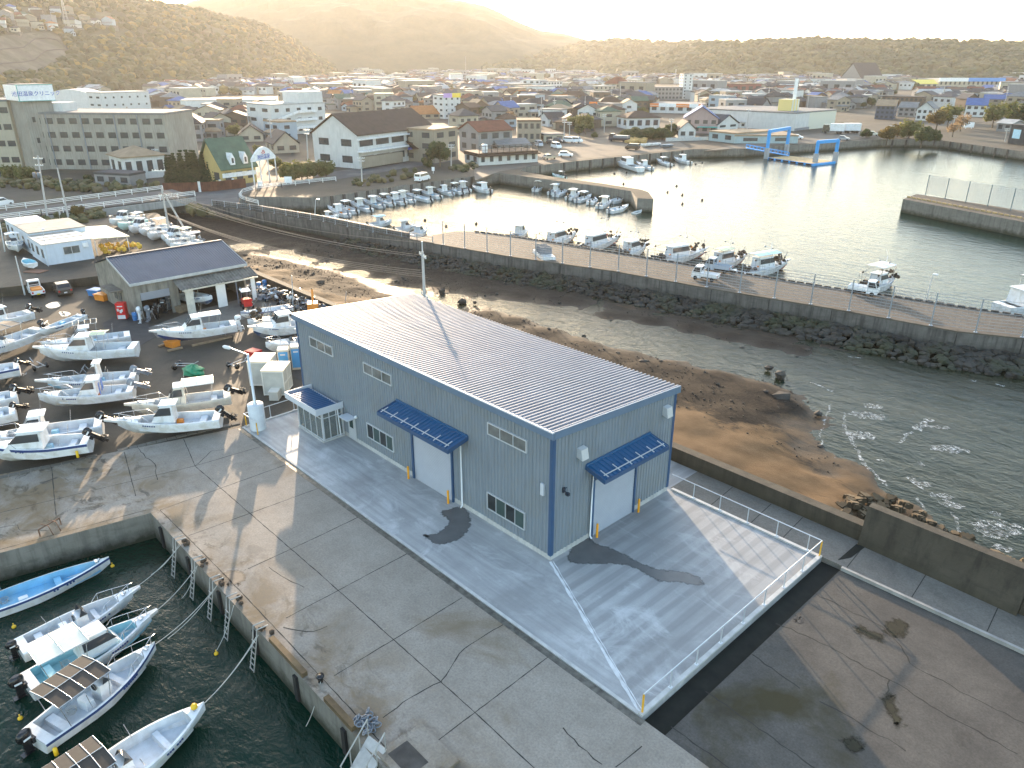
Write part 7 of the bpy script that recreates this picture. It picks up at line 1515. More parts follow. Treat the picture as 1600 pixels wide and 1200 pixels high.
bldg('low white boat house with a dark railed roof terrace at the quay corner', (748, 259), (840, 253), 243, 'white', 'brown', rows=1, cols=7, depth=9, nm='boat_house', cat='boat house', extra=deck_extra, ww=.4, wh=.5); mark('low boat house', 795, 247)
bldg('pale blue tin roof pavilion behind the boat house', (780, 240), (828, 238), 229, 'grey', 'silver', 'gable', 1.6, 10, 1, 4, nm='pavilion'); bldg('grey house with a rust-red gabled roof above the boat house', (748, 240), (800, 236), 206, 'grey', 'rust red', 'gable', 2.6, 11, 2, 3, nm='house', cat='house'); mark('rust-red roofed grey house', 772, 215)
bldg('flat-roofed beige two-storey block with a roof terrace behind the boat house', (808, 222), (845, 222), 190, 'beige', 'brown', rows=2, cols=4, depth=12, nm='apartment_block'); bldg('long pale shed beside the parking ground', (850, 222), (882, 221), 212, 'cream', 'silver', rows=1, cols=2, depth=6, nm='shed')
# white hospital with outside stairs and the white works behind it
def stair_extra(o, L, Dp, h):
    for k in range(3):
        q = MB(); zz = h*(.18+.27*k); q.box(-L*.05, L*.30, -1.6, -.02, zz, zz+.9); q.add([(-L*.05, -1.6, zz), (-L*.05, -1.6, zz+.9), (-L*.42, -1.6, zz-h*.22+.9), (-L*.42, -1.6, zz-h*.22), (-L*.05, -1.3, zz), (-L*.05, -1.3, zz+.9), (-L*.42, -1.3, zz-h*.22+.9), (-L*.42, -1.3, zz-h*.22)], [(0, 1, 2, 3), (7, 6, 5, 4), (1, 5, 6, 2), (0, 3, 7, 4)]); q.build('outside_stair', m_gw, o)
    q = MB(); q.box(L*.05, L*.5, 1, Dp*.7, h+.5, h+4.5); q.build('penthouse', WALLS['white'], o)
bldg('white three-storey hospital with zigzag outside stairs', (428, 212), (511, 206), 165, 'white', 'white', rows=3, cols=5, depth=18, nm='hospital', cat='hospital', extra=stair_extra, ww=.35, wh=.35); mark('white hospital', 470, 180)
bldg('long white flat-roofed works building with a green panel behind the hospital', (285, 180), (432, 178), 158, 'white', 'white', rows=1, cols=10, depth=25, nm='works', ww=.5, wh=.25); bldg('white block with round windows behind the clinic roof', (164, 182), (238, 178), 146, 'white', 'white', rows=3, cols=6, depth=14, nm='apartment_block', ww=.22, wh=.25); mark('white block with small windows', 200, 160)
bldg('white house with an orange hip roof tucked behind the clinic parapet', (163, 180), (200, 180), 168, 'cream', 'orange', 'hip', 2.6, 10, 1, 3, nm='house', cat='house')
o = thing('dome_hall', 'white barrel-domed hall behind the clinic', 'hall', G(113, 172, DZ), YAW+.1); q = MB(); rr = []
for j in range(2): rr.append([(13*math.cos(math.pi*i/14), j*20, 5.5+5.5*math.sin(math.pi*i/14)) for i in range(15)]+[(-13, j*20, 0), (13, j*20, 0)])
q.rings(rr, 0, True, False); q.build('wall', WALLS['white'], o); OCC.append((85, 135, 148, 175))
bldg('dark hip-roofed pale grey house standing right behind the clinic end', (266, 222), (318, 221), 194, 'grey', 'dark grey', 'hip', 4.2, 13, 2, 4, nm='house', cat='house'); bldg('cream-gabled bungalow with a dark slate roof above the green roof', (430, 240), (468, 238), 226, 'cream', 'dark grey', 'front', 3.6, 12, 1, 2, nm='house', cat='house'); bldg('dark-roofed cream house in front of the hospital stairs, left one', (375, 222), (412, 221), 211, 'cream', 'dark grey', 'front', 3.2, 12, 1, 2, nm='house', cat='house')
def band_extra(m1, m2):
    def f(o, L, Dp, h): q = MB(); q.box(-L/2-.1, 0, -.3, -.11, h-.8, h+1.2); q.build('sign_panel', m1, o); q = MB(); q.box(.01, L/2+.1, -.3, -.11, h-.8, h+1.2); q.build('sign_panel', m2, o)
    return f
bldg('white four-storey block topped by a lilac and yellow sign', (694, 186), (720, 185), 150, 'white', 'silver', rows=4, cols=3, depth=12, nm='apartment_block', ww=.3, wh=.35, extra=band_extra(mat('sign_lilac', (.50, .32, .62), .5), m_sgy)); mark('lilac and yellow topped block', 705, 165)
bldg('pale warehouse-like house with an orange gabled roof', (650, 186), (688, 185), 179, 'beige', 'orange', 'gable', 3.5, 14, 1, 3, nm='house', cat='house')
def store_extra(o, L, Dp, h):
    for x0, x1, m in ((-.5, -.33, m_sgo), (-.33, -.18, m_sgw), (-.18, 0, m_sgw), (0, .25, m_sgo), (.25, .42, m_sgw), (.42, .5, m_sgo)): q = MB(); q.box(L*x0, L*x1, -.4, -.1, h-1.2, h+.6); q.build('sign_panel', m, o)
    q = MB(); q.box(-L*.5, L*.5, -.42, -.405, h-.55, h-.35); q.build('white_stripe', m_sgw, o)
bldg('low store with an orange and white striped fascia', (1015, 176), (1097, 178), 163, 'white', 'silver', rows=1, cols=6, depth=25, nm='store', cat='store', extra=store_extra, side=0); mark('orange-striped store', 1055, 168)
def awn_extra(o, L, Dp, h): q = MB(); q.box(-L*.1, L*.5, -1.6, -.05, h*.42, h*.48); q.build('awning', m_sgt, o)
bldg('pink house with a bright blue gabled roof and teal awning', (1068, 208), (1120, 209), 185, 'pink', 'blue', 'front', 4.4, 16, 2, 4, nm='house', cat='house', extra=awn_extra); mark('blue-roofed pink house', 1092, 190)
bldg('white house with a grey gable right of the pink house', (1120, 209), (1152, 206), 195, 'white', 'slate', 'front', 3.4, 11, 2, 2, nm='house', cat='house'); bldg('small pink gabled house behind the pale blue harbour office', (1176, 200), (1190, 199), 190, 'pink', 'slate', 'front', 2.5, 10, 1, 1, nm='house', cat='house')
bldg('low white house with a brown hip roof behind the dark hedge', (980, 202), (1030, 201), 185, 'white', 'brown', 'hip', 2.6, 12, 1, 4, nm='house', cat='house'); mark('brown-hipped house above the hedge', 1005, 190); bldg('white temple-like house with a gabled porch beside the hedge', (1060, 216), (1086, 216), 203, 'white', 'dark grey', 'front', 3.0, 10, 1, 2, nm='house', cat='house')
bldg('grey four-storey school block beside the white tower, right half', (1016, 156), (1066, 156), 137, 'grey', 'silver', rows=3, cols=9, depth=14, nm='school', ww=.6); bldg('grey four-storey school block, left half', (994, 155), (1015, 155), 136, 'grey', 'slate', rows=3, cols=5, depth=14, nm='school', ww=.6); bldg('slim white office tower standing above the grey school', (1065, 155), (1080, 155), 116, 'white', 'silver', rows=8, cols=2, depth=12, nm='office_tower', cat='tower', ww=.25); mark('white office tower', 1072, 130)
bldg('cream three-storey block with small windows left of the pagoda roof', (936, 153), (962, 152), 135, 'cream', 'white', rows=3, cols=4, depth=12, nm='apartment_block', ww=.3); bldg('tan hotel block crowned by a small pagoda roof', (962, 152), (984, 151), 131, 'beige', 'rust red', 'hip', 5, 12, 3, 4, nm='hotel', cat='hotel'); mark('pagoda-roofed hotel', 965, 140)
bldg('white stepped apartment block left of centre in the far town', (836, 150), (855, 149), 126, 'white', 'white', rows=4, cols=3, depth=14, nm='apartment_block'); bldg('white gymnasium with a shallow gable in the far town under the glow', (596, 128), (638, 128), 120, 'white', 'white', 'front', 5, 30, 1, 3, nm='gymnasium', cat='hall', side=0); bldg('white balconied apartment block right of the stepped one', (856, 150), (878, 149), 128, 'white', 'silver', rows=4, cols=5, depth=14, nm='apartment_block'); mark('white stepped apartment block', 845, 138)
bldg('white church-like block with blue waves right of the store', (1160, 166), (1196, 165), 148, 'white', 'white', rows=2, cols=2, depth=16, nm='hall', cat='hall'); bldg('dark red flat hall behind the white block right of the store', (1155, 150), (1188, 149), 132, mat('dark_red_wall', (.20, .06, .05), .7), 'brown', rows=1, cols=3, depth=20, nm='hall', cat='hall'); mark('white church-like block', 1178, 155)
# big yellow and white box store
m_ystr, t, b = newmat('yellow_striped_cladding'); v = t.nodes.new('ShaderNodeTexCoord').outputs['Object']; wv = t.nodes.new('ShaderNodeTexWave'); wv.bands_direction = 'X'; wv.inputs['Scale'].default_value = .12; t.links.new(v, wv.inputs[0]); t.links.new(mixc(t, ramp(t, wv.outputs[1], .45, .55), (.62, .60, .50), (.70, .55, .22)), b.inputs['Base Color']); b.inputs['Roughness'].default_value = .6
bldg('yellow striped wing of the big box store behind the harbour office', (1189, 200), (1243, 204), 174, m_ystr, 'silver', rows=1, cols=1, depth=30, nm='store', cat='store', side=0, ww=.01, wh=.02)
def bs_extra(o, L, Dp, h):
    q = MB(); q.box(-L/2-.05, L/2+.05, -.12, -.02, 0, h*.16); q.build('dark_base', m_gray, o); q = MB()
    for k in range(9): q.box(L*.16+k*.95, L*.16+k*.95+.7, -.12, -.03, h*.68, h*.68+.9)
    q.build('lettering_mark', mat('sign_brown', (.30, .12, .06), .5), o); q = MB(); q.box(L*.36, L*.40, -.12, -.03, h*.58, h*.9); q.build('logo_mark', m_gray, o); q = MB(); q.box(L*.44, L*.48, -.12, -.03, 0, h*.45); q.build('red_door', m_sgr, o)
    q = MB(); q.box(-L*.30, -L*.12, 6, 12, h+.5, h+5); q.build('roof_turret', m_ystr, o); q = MB(); q.box(-L*.215, -L*.16, 7, 7.6, h+5, h+13); q.build('pylon_sign', m_sgw, o)
bldg('huge plain white box store with brown lettering behind the parking ground', (1241, 205), (1301, 197), 178, 'white', 'silver', rows=1, cols=1, depth=45, nm='store', cat='store', side=0, ww=.01, wh=.02, extra=bs_extra); mark('big white box store', 1270, 185)
m_hoff = pm('harbour_office_blue', (.52, .64, .66)); bldg('pale blue flat harbour office by the blue pontoon', (1119, 214), (1147, 224), 204, m_hoff, 'tan', rows=1, cols=3, depth=22, nm='harbour_office', cat='office', ww=.4, wh=.5); bldg('pale blue front wing of the harbour office with grey shutters', (1147, 224), (1200, 220), 210, m_hoff, 'tan', rows=1, cols=5, depth=12, nm='harbour_office', cat='office', ww=.5, wh=.5); mark('pale blue harbour office', 1160, 215); OCC.append((1100, 1210, 198, 230))
bldg('long low white market canopy behind the harbour office', (1156, 200), (1228, 200), 192, 'white', 'white', 'gable', 1.5, 12, 1, 8, nm='market_hall', cat='market', side=0); OCC.append((1185, 1310, 172, 212))
# far halls at the right
bldg('grey theatre hall with a steep sloping dark roof below the ridge', (1312, 131), (1344, 132), 122, 'grey', 'dark grey', 'front', 18, 40, 1, 1, nm='theatre', cat='theatre', side=0); bldg('cream sports hall with a bright blue flat roof band', (1466, 136), (1566, 136), 124, 'cream', 'white', rows=1, cols=14, depth=45, nm='sports_hall', cat='hall', ww=.4, wh=.7, side=0, extra=lambda o, L, Dp, h: (MB().box(-L*.06, L/2+1, -1.5, -.1, h-2.2, h+1.6).build('blue_fascia', mat('fascia_blue', (.06, .26, .62), .5), o), MB().box(-L/2-1, -L*.065, -1.5, -.1, h-2.2, h+1.6).build('white_fascia', m_sgw, o))); mark('blue-banded sports hall', 1515, 130); mark('grey theatre hall', 1340, 120)
bldg('low yellow-roofed hall left of the blue-banded sports hall', (1428, 137), (1464, 137), 131, 'cream', m_sgy, 'gable', 4, 20, 1, 4, nm='hall', cat='hall', side=0)
bldg('dark blue two-storey house at the edge of the field', (1366, 186), (1395, 187), 165, 'dark blue', 'tan', 'gable', 2.6, 12, 3, 4, nm='house', cat='house'); bldg('long dark brown row house behind the dark blue house', (1376, 166), (1440, 168), 151, 'brown', 'dark grey', rows=2, cols=9, depth=10, nm='row_house', cat='house'); bldg('white gabled house behind the autumn bushes', (1430, 188), (1455, 189), 170, 'white', 'silver', 'front', 3.2, 12, 2, 3, nm='house', cat='house'); bldg('grey house with pale roof between the dark blue and white houses', (1402, 182), (1428, 183), 168, 'grey', 'silver', 'gable', 2.6, 10, 2, 3, nm='house', cat='house'); bldg('white house with navy roof right of the autumn bushes', (1506, 182), (1538, 183), 164, 'white', 'blue', 'gable', 3.2, 11, 2, 3, nm='house', cat='house'); bldg('pale blue gabled house next to the navy-roofed one', (1533, 182), (1552, 182), 172, 'pale blue', 'slate', 'front', 2.6, 10, 1, 2, nm='house', cat='house'); bldg('low grey shed at the right by the dark screen', (1556, 205), (1578, 207), 192, 'grey', 'white', 'gable', 1.5, 7, 1, 2, nm='shed'); mark('dark blue house', 1380, 172); mark('autumn bushes', 1430, 195)
OCC.append((1355, 1600, 175, 235))
m_scr = mat('dark_screen', (.04, .045, .05), .8, var=.4, vscale=.5); bldg('tall dark netted screen building cut off by the right edge', (1574, 224), (1640, 232), 196, m_scr, m_scr, rows=1, cols=3, depth=8, nm='net_shed', cat='shed', winm=m_canlb)
# sign on two legs, other signs
def legsign(lab, px_, py_, w_, top, bot, m, two=True, stripe=None, s=None):
    g = G(px_, py_, DZ); d = math.hypot(*(g-CAM).to_2d()); zt, zb = at_dist(px_, top, d).z-DZ, at_dist(px_, bot, d).z-DZ; W_ = w_*d/FOC/.95; o = thing('sign', lab, 'sign', g, YAW); q = MB(); q.box(-W_/2, W_/2, -.15, .15, zb, zt); bo = q.build('board', m, o)
    for x in ((-W_*.3, W_*.3) if two else (0,)): q = MB(); q.tube([(x, 0, 0), (x, 0, zb)], .12*W_/4+.05, 0, 8); q.build('leg', m_gw, o)
    if stripe: q = MB(); q.box(-W_*.45, W_*.45, -.17, -.151, zb+(zt-zb)*.30, zb+(zt-zb)*.72); q.build('panel', stripe, bo)
    OCC.append((px_-w_, px_+w_, top, py_)); return o
legsign('orange and red shop sign on two white legs above the trees', 926, 186, 11, 159, 169, m_sgo, True, m_sgr); legsign('blank white board on a post in the quay garden', 451, 288, 10, 276, 286, m_sgw, True); legsign('white notice board by the hedge lane', 407, 291, 6, 283, 291, m_sgw, False); legsign('small white notice on the quay near the minivan', 677, 271, 4, 261, 267, m_sgw, False); legsign('white board on legs in the field at the right', 1513, 201, 12, 191, 199, m_sgw, True); legsign('white-framed dark board behind the pink house', 1124, 172, 9, 161, 169, m_sgw, True, m_blk)
# blue portals, pontoon and gangway
m_pblue = mat('portal_blue', (.03, .32, .74), .4, var=.06); m_pgrey = mat('portal_grey', (.32, .33, .34), .7)
for lab, f0, f1, tp in (('left blue mooring portal standing over the pontoon gangway', (1197, 248), (1228, 241), 6.5), ('right blue mooring portal at the seaward end of the pontoon', (1273, 257.5), (1304, 254.5), 4.7)):
    a, c_ = G(*f0, WZ), G(*f1, WZ); a.z = c_.z = 0; o = thing('mooring_portal', lab, 'portal'); q = MB()
    for p in (a, c_): q.bar(p+Vector((0, 0, 1.2)), p+Vector((0, 0, tp+.2)), .8, .8)
    q.build('leg', m_pblue, o); q = MB()
    q.bar(a+Vector((0, 0, tp)), c_+Vector((0, 0, tp)), .85, .95); q.build('beam', m_pblue, o)
    for p in (a, c_): q = MB(); q.bar(p+Vector((0, 0, -3)), p+Vector((0, 0, 1.4)), 1.2, 1.2); q.build('pile', m_pgrey, o)
po = thing('pontoon', 'flat tan-decked pontoon with blue fendered sides between the portals', 'pontoon'); P_ = [tuple(G(x, y, WZ+.7)[:2]) for x, y in ((1200, 246), (1270, 256), (1306, 252), (1232, 243))]; q = MB(); q.prism(P_, WZ-.2, WZ+.65); q.build('float', m_pblue, po); q = MB(); cx = sum(p[0] for p in P_)/4; cy = sum(p[1] for p in P_)/4; q.prism([(cx+(x-cx)*.94, cy+(y-cy)*.94) for x, y in P_], WZ+.64, WZ+.72); q.build('deck', m_tan, po)
for k in range(6): p = Vector(P_[0]).lerp(Vector(P_[1]), (k+.5)/6); q = MB(); q.M = Matrix.Translation((p.x, p.y, 0)) @ Matrix.Rotation(math.atan2(P_[1][1]-P_[0][1], P_[1][0]-P_[0][0]), 4, 'Z'); q.box(-1, 1, -.25, -.01, WZ+.1, WZ+.6); q.M = Matrix.Identity(4); q.build('tyre_fender', m_blk, po)
gw2 = thing('gangway', 'blue steel gangway sloping from the quay to the pontoon', 'gangway'); a, c_ = G(1166, 231, DZ+.3), G(1232, 243, WZ+.9); q = MB(); q.bar(a, c_, 2.2, .2); q.build('deck', m_pblue, gw2); q = MB(); sd = Vector(((c_-a).y, -(c_-a).x, 0)).normalized()
for s in (-1.1, 1.1): q.bar(a+sd*s+Vector((0, 0, 1)), c_+sd*s+Vector((0, 0, 1)), .15, .12); [q.bar(a+(c_-a)*(k/12)+sd*s, a+(c_-a)*(k/12)+sd*s+Vector((0, 0, 1)), .1, .1) for k in range(13)]
q.build('rail', m_pblue, gw2)
o = thing('garden_wall', 'low grey railing wall along the quay below the pink house', 'wall'); q = MB(); a, c_ = G(1040, 221, DZ), G(1106, 219, DZ); q.bar(a+Vector((0, 0, .6)), c_+Vector((0, 0, .6)), .2, 1.2); q.build('wall', m_kerb, o)
# ---------------------------------------------------------------- trees
def leafcrown(seed, R_, H_, n, size, core=True, shape='round'):
    r = random.Random(seed); mb = MB(); cl = []
    for k in range(9 if shape == 'round' else 12):
        if shape == 'round': a = r.uniform(0, 6.28); rr_ = r.uniform(.15, .62)*R_; cl.append((Vector((rr_*math.cos(a), rr_*math.sin(a), r.uniform(.25, .78)*H_)), r.uniform(.34, .55)*R_))
        else: zz = k/11; cl.append((Vector((r.uniform(-.1, .1)*R_, r.uniform(-.1, .1)*R_, zz*H_)), R_*(.95-zz*.8)))
    for k in range(n):
        c_, s = cl[r.randrange(len(cl))]; d = Vector((r.gauss(0, 1), r.gauss(0, 1), r.gauss(0, .8))); d = d.normalized()*s*r.uniform(.55, 1.08); p = c_+d; nn = (d.normalized()+Vector((r.uniform(-.7, .7), r.uniform(-.7, .7), r.uniform(-.3, .7)))).normalized(); a = nn.cross(Vector((0, 0, 1))); a = a.normalized() if a.length > .1 else Vector((1, 0, 0)); b2 = nn.cross(a); w_ = size*r.uniform(.6, 1.3)
        mb.add([p-a*w_-b2*w_*.5, p+a*w_-b2*w_*.6, p+a*w_*.7+b2*w_*.7, p-a*w_*.5+b2*w_*.8], [(0, 1, 2, 3)], r.choice((0, 0, 1)))
    return mb
def leafm(nm, c):
    m = mat(nm, [x*1.35 for x in c], .8, var=.4, vscale=.35); t = m.node_tree; b = t.nodes['Principled BSDF']; tl = t.nodes.new('ShaderNodeBsdfTranslucent'); mx = t.nodes.new('ShaderNodeMixShader'); mx.inputs[0].default_value = .35
    tl.inputs[0].default_value = (c[0]*2.6, c[1]*2.4, c[2]*1.6, 1); t.links.new(b.outputs[0], mx.inputs[1]); t.links.new(tl.outputs[0], mx.inputs[2]); t.links.new(mx.outputs[0], t.nodes['Material Output'].inputs[0]); return m
TREE = {}
m_bark = mat('tree_bark', (.09, .07, .05), .9)
for nm, c1, c2, args in (('dark', (.028, .045, .014), (.05, .065, .02), dict(R_=3.2, H_=5.5, n=2000, size=.30)), ('olive', (.065, .075, .022), (.10, .10, .035), dict(R_=3.4, H_=5.0, n=1800, size=.30)), ('autumn', (.10, .072, .022), (.075, .068, .025), dict(R_=3.2, H_=4.6, n=1800, size=.29)), ('cypress', (.020, .032, .010), (.035, .048, .016), dict(R_=1.3, H_=8.0, n=1900, size=.22, shape='cone')), ('bare', (.14, .10, .07), (.17, .13, .09), dict(R_=3.0, H_=5.0, n=420, size=.25))):
    cm = leafcrown(len(nm)*7, **args).mesh('crown', [leafm('leaf_'+nm+'_a', c1), leafm('leaf_'+nm+'_b', c2)]); tr = MB(); tr.tube([(0, 0, -1.8), (.05, .05, 0), (-.1, .1, 1.6), (0, 0, 3.2)], .22, 0, 7, .1)
    for a in range(4): tr.tube([(0, 0, .3+a*.4), (1.2*math.cos(a*1.7), 1.2*math.sin(a*1.7), 1.9+a*.4)], .09, 0, 5, .03)
    TREE[nm] = (cm, tr.mesh('trunk', m_bark))
def tree(kind, px_, py_, hpx=None, lab=None, loc=None, s=None, nm='tree', wide=1.0, grp=None, z=DZ):
    g = loc or G(px_, py_, z); d = math.hypot(*(g-CAM).to_2d()); H0 = 10.0 if kind == 'cypress' else 7.6
    if s is None: s = hpx*d/FOC*.97/H0
    o = thing(nm, lab, 'tree' if nm == 'tree' else nm, g+Vector((0, 0, (.1 if lab and any(q_ in lab for q_ in ('bush', 'hedge', 'shrub')) else 1.6)*s)), random.uniform(0, 6), grp); o.scale = (s*wide, s*wide, s)
    for part, me_ in (('crown', TREE[kind][0]), ('trunk', TREE[kind][1])): q = bpy.data.objects.new(part, me_); COL.objects.link(q); q.parent = o
    OCC.append((px_-4, px_+4, py_-4, py_+2)); return o
k = 0
for px_, py_, hp in ((266, 285, 46), (277, 286, 50), (288, 286, 55), (299, 286, 56), (310, 286, 55), (321, 287, 54), (332, 287, 52), (341, 288, 46), (271, 283, 44), (304, 283, 52), (327, 284, 50)):
    tree('cypress', px_, py_, hp, 'clipped dark cypress in the tall hedge left of the green-roofed house', nm='tree', wide=1.45, grp='cypress hedge by the green-roofed house')
spots = [('dark', 688, 262, 50, 'dark round tree leaning against the front of the white hall'), ('dark', 668, 262, 26, 'dark shrub beneath the round tree at the hall'), ('olive', 292, 240, 36, 'olive tree between the clinic end and the cypress hedge'), ('olive', 362, 226, 14, 'olive shrub behind the green roof, left of two'), ('olive', 402, 238, 16, 'olive shrub behind the green roof, right of two'),
  ('olive', 455, 282, 40, 'hazy olive bush in the garden left of the hall, left end'), ('olive', 472, 280, 40, 'hazy olive bush in the garden left of the hall, second from left'), ('olive', 490, 278, 38, 'hazy olive bush in the garden left of the hall, third from left'), ('olive', 510, 276, 36, 'hazy olive bush in the garden against the hall gable'), ('olive', 432, 262, 22, 'small olive bush beside the entrance arch'),
  ('dark', 905, 214, 24, 'dark tree behind the parked vans, left one'), ('olive', 915, 210, 34, 'broad olive tree below the orange sign'), ('dark', 928, 218, 14, 'round clipped tree at the edge of the parking ground'), ('olive', 895, 205, 26, 'olive tree at the left of the parking ground grove'), ('dark', 950, 190, 20, 'dark tree behind the low grey house'), ('dark', 1045, 214, 32, 'dark tree at the right end of the hedge'), ('olive', 1008, 182, 14, 'olive tree above the hipped roof behind the hedge'),
  ('autumn', 1386, 219, 32, 'autumn-gold bush at the harbour edge, left end'), ('autumn', 1402, 214, 30, 'autumn-gold bush behind the first at the harbour edge'), ('olive', 1420, 216, 36, 'olive bush amid the autumn bushes at the harbour edge'), ('dark', 1440, 222, 34, 'dark green bush low at the harbour edge'), ('dark', 1460, 221, 26, 'dark green bush at the right of the harbour thicket'), ('autumn', 1462, 204, 34, 'orange-brown tree behind the harbour thicket'), ('olive', 1480, 200, 34, 'tall olive tree at the top of the harbour thicket'), ('bare', 1500, 205, 30, 'bare brown tree right of the harbour thicket'), ('bare', 1488, 214, 26, 'bare pinkish tree beside the slipway'), ('dark', 1354, 215, 20, 'dark bush left of the harbour thicket'),
  ('olive', 1550, 200, 34, 'olive tree at the left of the right-hand wood'), ('olive', 1572, 196, 34, 'olive tree in the middle of the right-hand wood'), ('dark', 1592, 200, 38, 'dark tree at the right edge of the frame'), ('olive', 1610, 200, 40, 'olive tree cut by the right edge'), ('autumn', 125, 338, 26, 'thin golden bamboo bush beside the bridge'), ('olive', 40, 285, 32, 'dark bank shrub below the clinic wing, left'), ('olive', 20, 282, 30, 'bank shrub at the left edge below the clinic wing'), ('dark', 58, 350, 16, 'low shrub behind the prefab offices'), ('dark', 140, 285, 18, 'low shrub under the clinic wall')]
for kd, x, y, hp, lab in spots: tree(kd, x, y, hp, lab, z=1.1 if (x < 150 and y > 300) else DZ)
for i in range(13): tree('dark', 978+i*5.2, 217+(i % 3)*.8, 22+(i % 4)*2.5, 'dark bush in the dense hedge below the brown-hipped house', wide=1.3, grp='dense dark hedge behind the tipper truck')
# ---------------------------------------------------------------- filler houses
XM = [0, 255, 268, 400, 500, 512, 700, 735, 830, 905, 980, 1060, 1110, 1190, 1300, 1360, 1460, 1540, 1600]; YM = [172, 176, 222, 238, 205, 183, 183, 212, 210, 206, 178, 178, 196, 186, 176, 166, 172, 172, 180]
LO = [-30, 100, 300, 520, 700, 900, 1300, 1630]; YLO = [133, 130, 122, 113, 110, 110, 110, 110]
r = random.Random(77); cand = []
step = 12.2
for gx in np.arange(-1750, 120, step):
    for gy in np.arange(20, 1750, step):
        x, y = gx+r.uniform(-4, 4), gy+r.uniform(-4, 4); px_, py_ = pix((x, y, DZ))
        if not (-25 < px_ < 1625): continue
        if py_ > np.interp(px_, XM, YM) or py_ < np.interp(px_, LO, YLO): continue
        if px_ < 560:
            dd = math.hypot(x-CAM.x, y-CAM.y)
            if dd > np.interp(px_, [-420, 0, 200, 400, 540], [520, 640, 800, 1000, 1250])+20: continue
        if any(a < px_ < c_ and tp-4 < py_ < bt+1 for a, c_, tp, bt in OCC): continue
        if noise.noise(Vector((x*.006, y*.006, 9))) < -.33: continue
        cand.append((math.hypot(x-CAM.x, y-CAM.y), x, y, px_, py_))
cand.sort()
HT = {}
WK = ['white', 'cream', 'grey', 'beige', 'cream', 'grey', 'brown', 'beige', 'grey', 'brown', 'pale blue']; RK = ['dark grey', 'slate', 'brown', 'dark grey', 'slate', 'silver', 'dark grey', 'rust red', 'slate', 'blue', 'brown', 'tan', 'brown', 'dark grey', 'orange', 'slate', 'green']
def htype(i):
    if i in HT: return HT[i]
    rr_ = random.Random(i*13+1); kd = ('hip', 'gable', 'front', 'hip', 'flat')[i % 5]; L = rr_.uniform(8, 12); Dp = rr_.uniform(6.5, 9.2); fl = 1 if i % 4 == 1 else 2; h = fl*2.85+.3 if kd != 'flat' else rr_.choice((6, 9)); rise = rr_.uniform(2.0, 2.9); mb = MB(); wallgeo(mb, L, Dp, h, kd, rise)
    wing = None
    if i % 3 != 2:
        wl_, wd_, wh_ = L*rr_.uniform(.4, .6), rr_.uniform(3, 5), 2.7; wx_ = rr_.choice((-1, 1))*(L/2-wl_/2); wing = (Matrix.Translation((wx_, -wd_+.05, 0)), wl_, wd_, wh_, rr_.choice(('hip', 'front', 'flat')), rr_.uniform(.9, 1.5)); mb.M = wing[0]; wallgeo(mb, *wing[1:]); mb.box(-wl_*.35, -wl_*.05, -.09, -.01, .9, 2.0, 1); mb.box(wl_*.08, wl_*.36, -.09, -.01, .2, 2.0, 1)
    mb.M = Matrix.Identity(4); wm_ = mb.mesh('wall', [WALLS['white'], m_twin]); mb = MB(); roofgeo(mb, L, Dp, h, kd, rise)
    if wing: mb.M = wing[0]; roofgeo(mb, *wing[1:]); mb.M = Matrix.Identity(4)
    if fl == 2 and kd != 'flat' and i % 2 == 0: mb.box(-L/2-.9, L/2+.9, -1.2, -.02, 2.75, 2.95)
    rme = mb.mesh('roof', ROOFS['slate']); wl = []
    for f_ in range(max(1, int(h//2.8))):
        n_ = rr_.choice((2, 3, 3)); zz = .95+f_*2.85
        for k in range(n_): q = MB(); w_ = L/n_*rr_.uniform(.35, .6); x = -L/2+L*(k+.5)/n_; q.box(x-w_/2, x+w_/2, -.06, .02, zz, zz+1.25); wl.append(q.mesh('window', m_twin))
        q = MB(); q.box(L/2-.02, L/2+.06, Dp*.3, Dp*.6, zz, zz+1.2); wl.append(q.mesh('window', m_twin)); q = MB(); q.box(-L/2-.06, -L/2+.02, Dp*.35, Dp*.65, zz, zz+1.2); wl.append(q.mesh('window', m_twin))
    HT[i] = (wm_, rme, wl, kd, L, Dp, h, rise, fl); return HT[i]
KW = {'hip': 'hipped', 'gable': 'gabled', 'front': 'gable-fronted', 'flat': 'flat'}
used = {}; NH = 255; far = MB(); FM = [WALLS['white'], WALLS['cream'], WALLS['grey'], WALLS['beige'], ROOFS['dark grey'], ROOFS['slate'], ROOFS['brown'], ROOFS['silver'], ROOFS['rust red'], ROOFS['white'], ROOFS['blue']]
def slotmat(o, m): o.material_slots[0].link = 'OBJECT'; o.material_slots[0].material = m
nh = 0
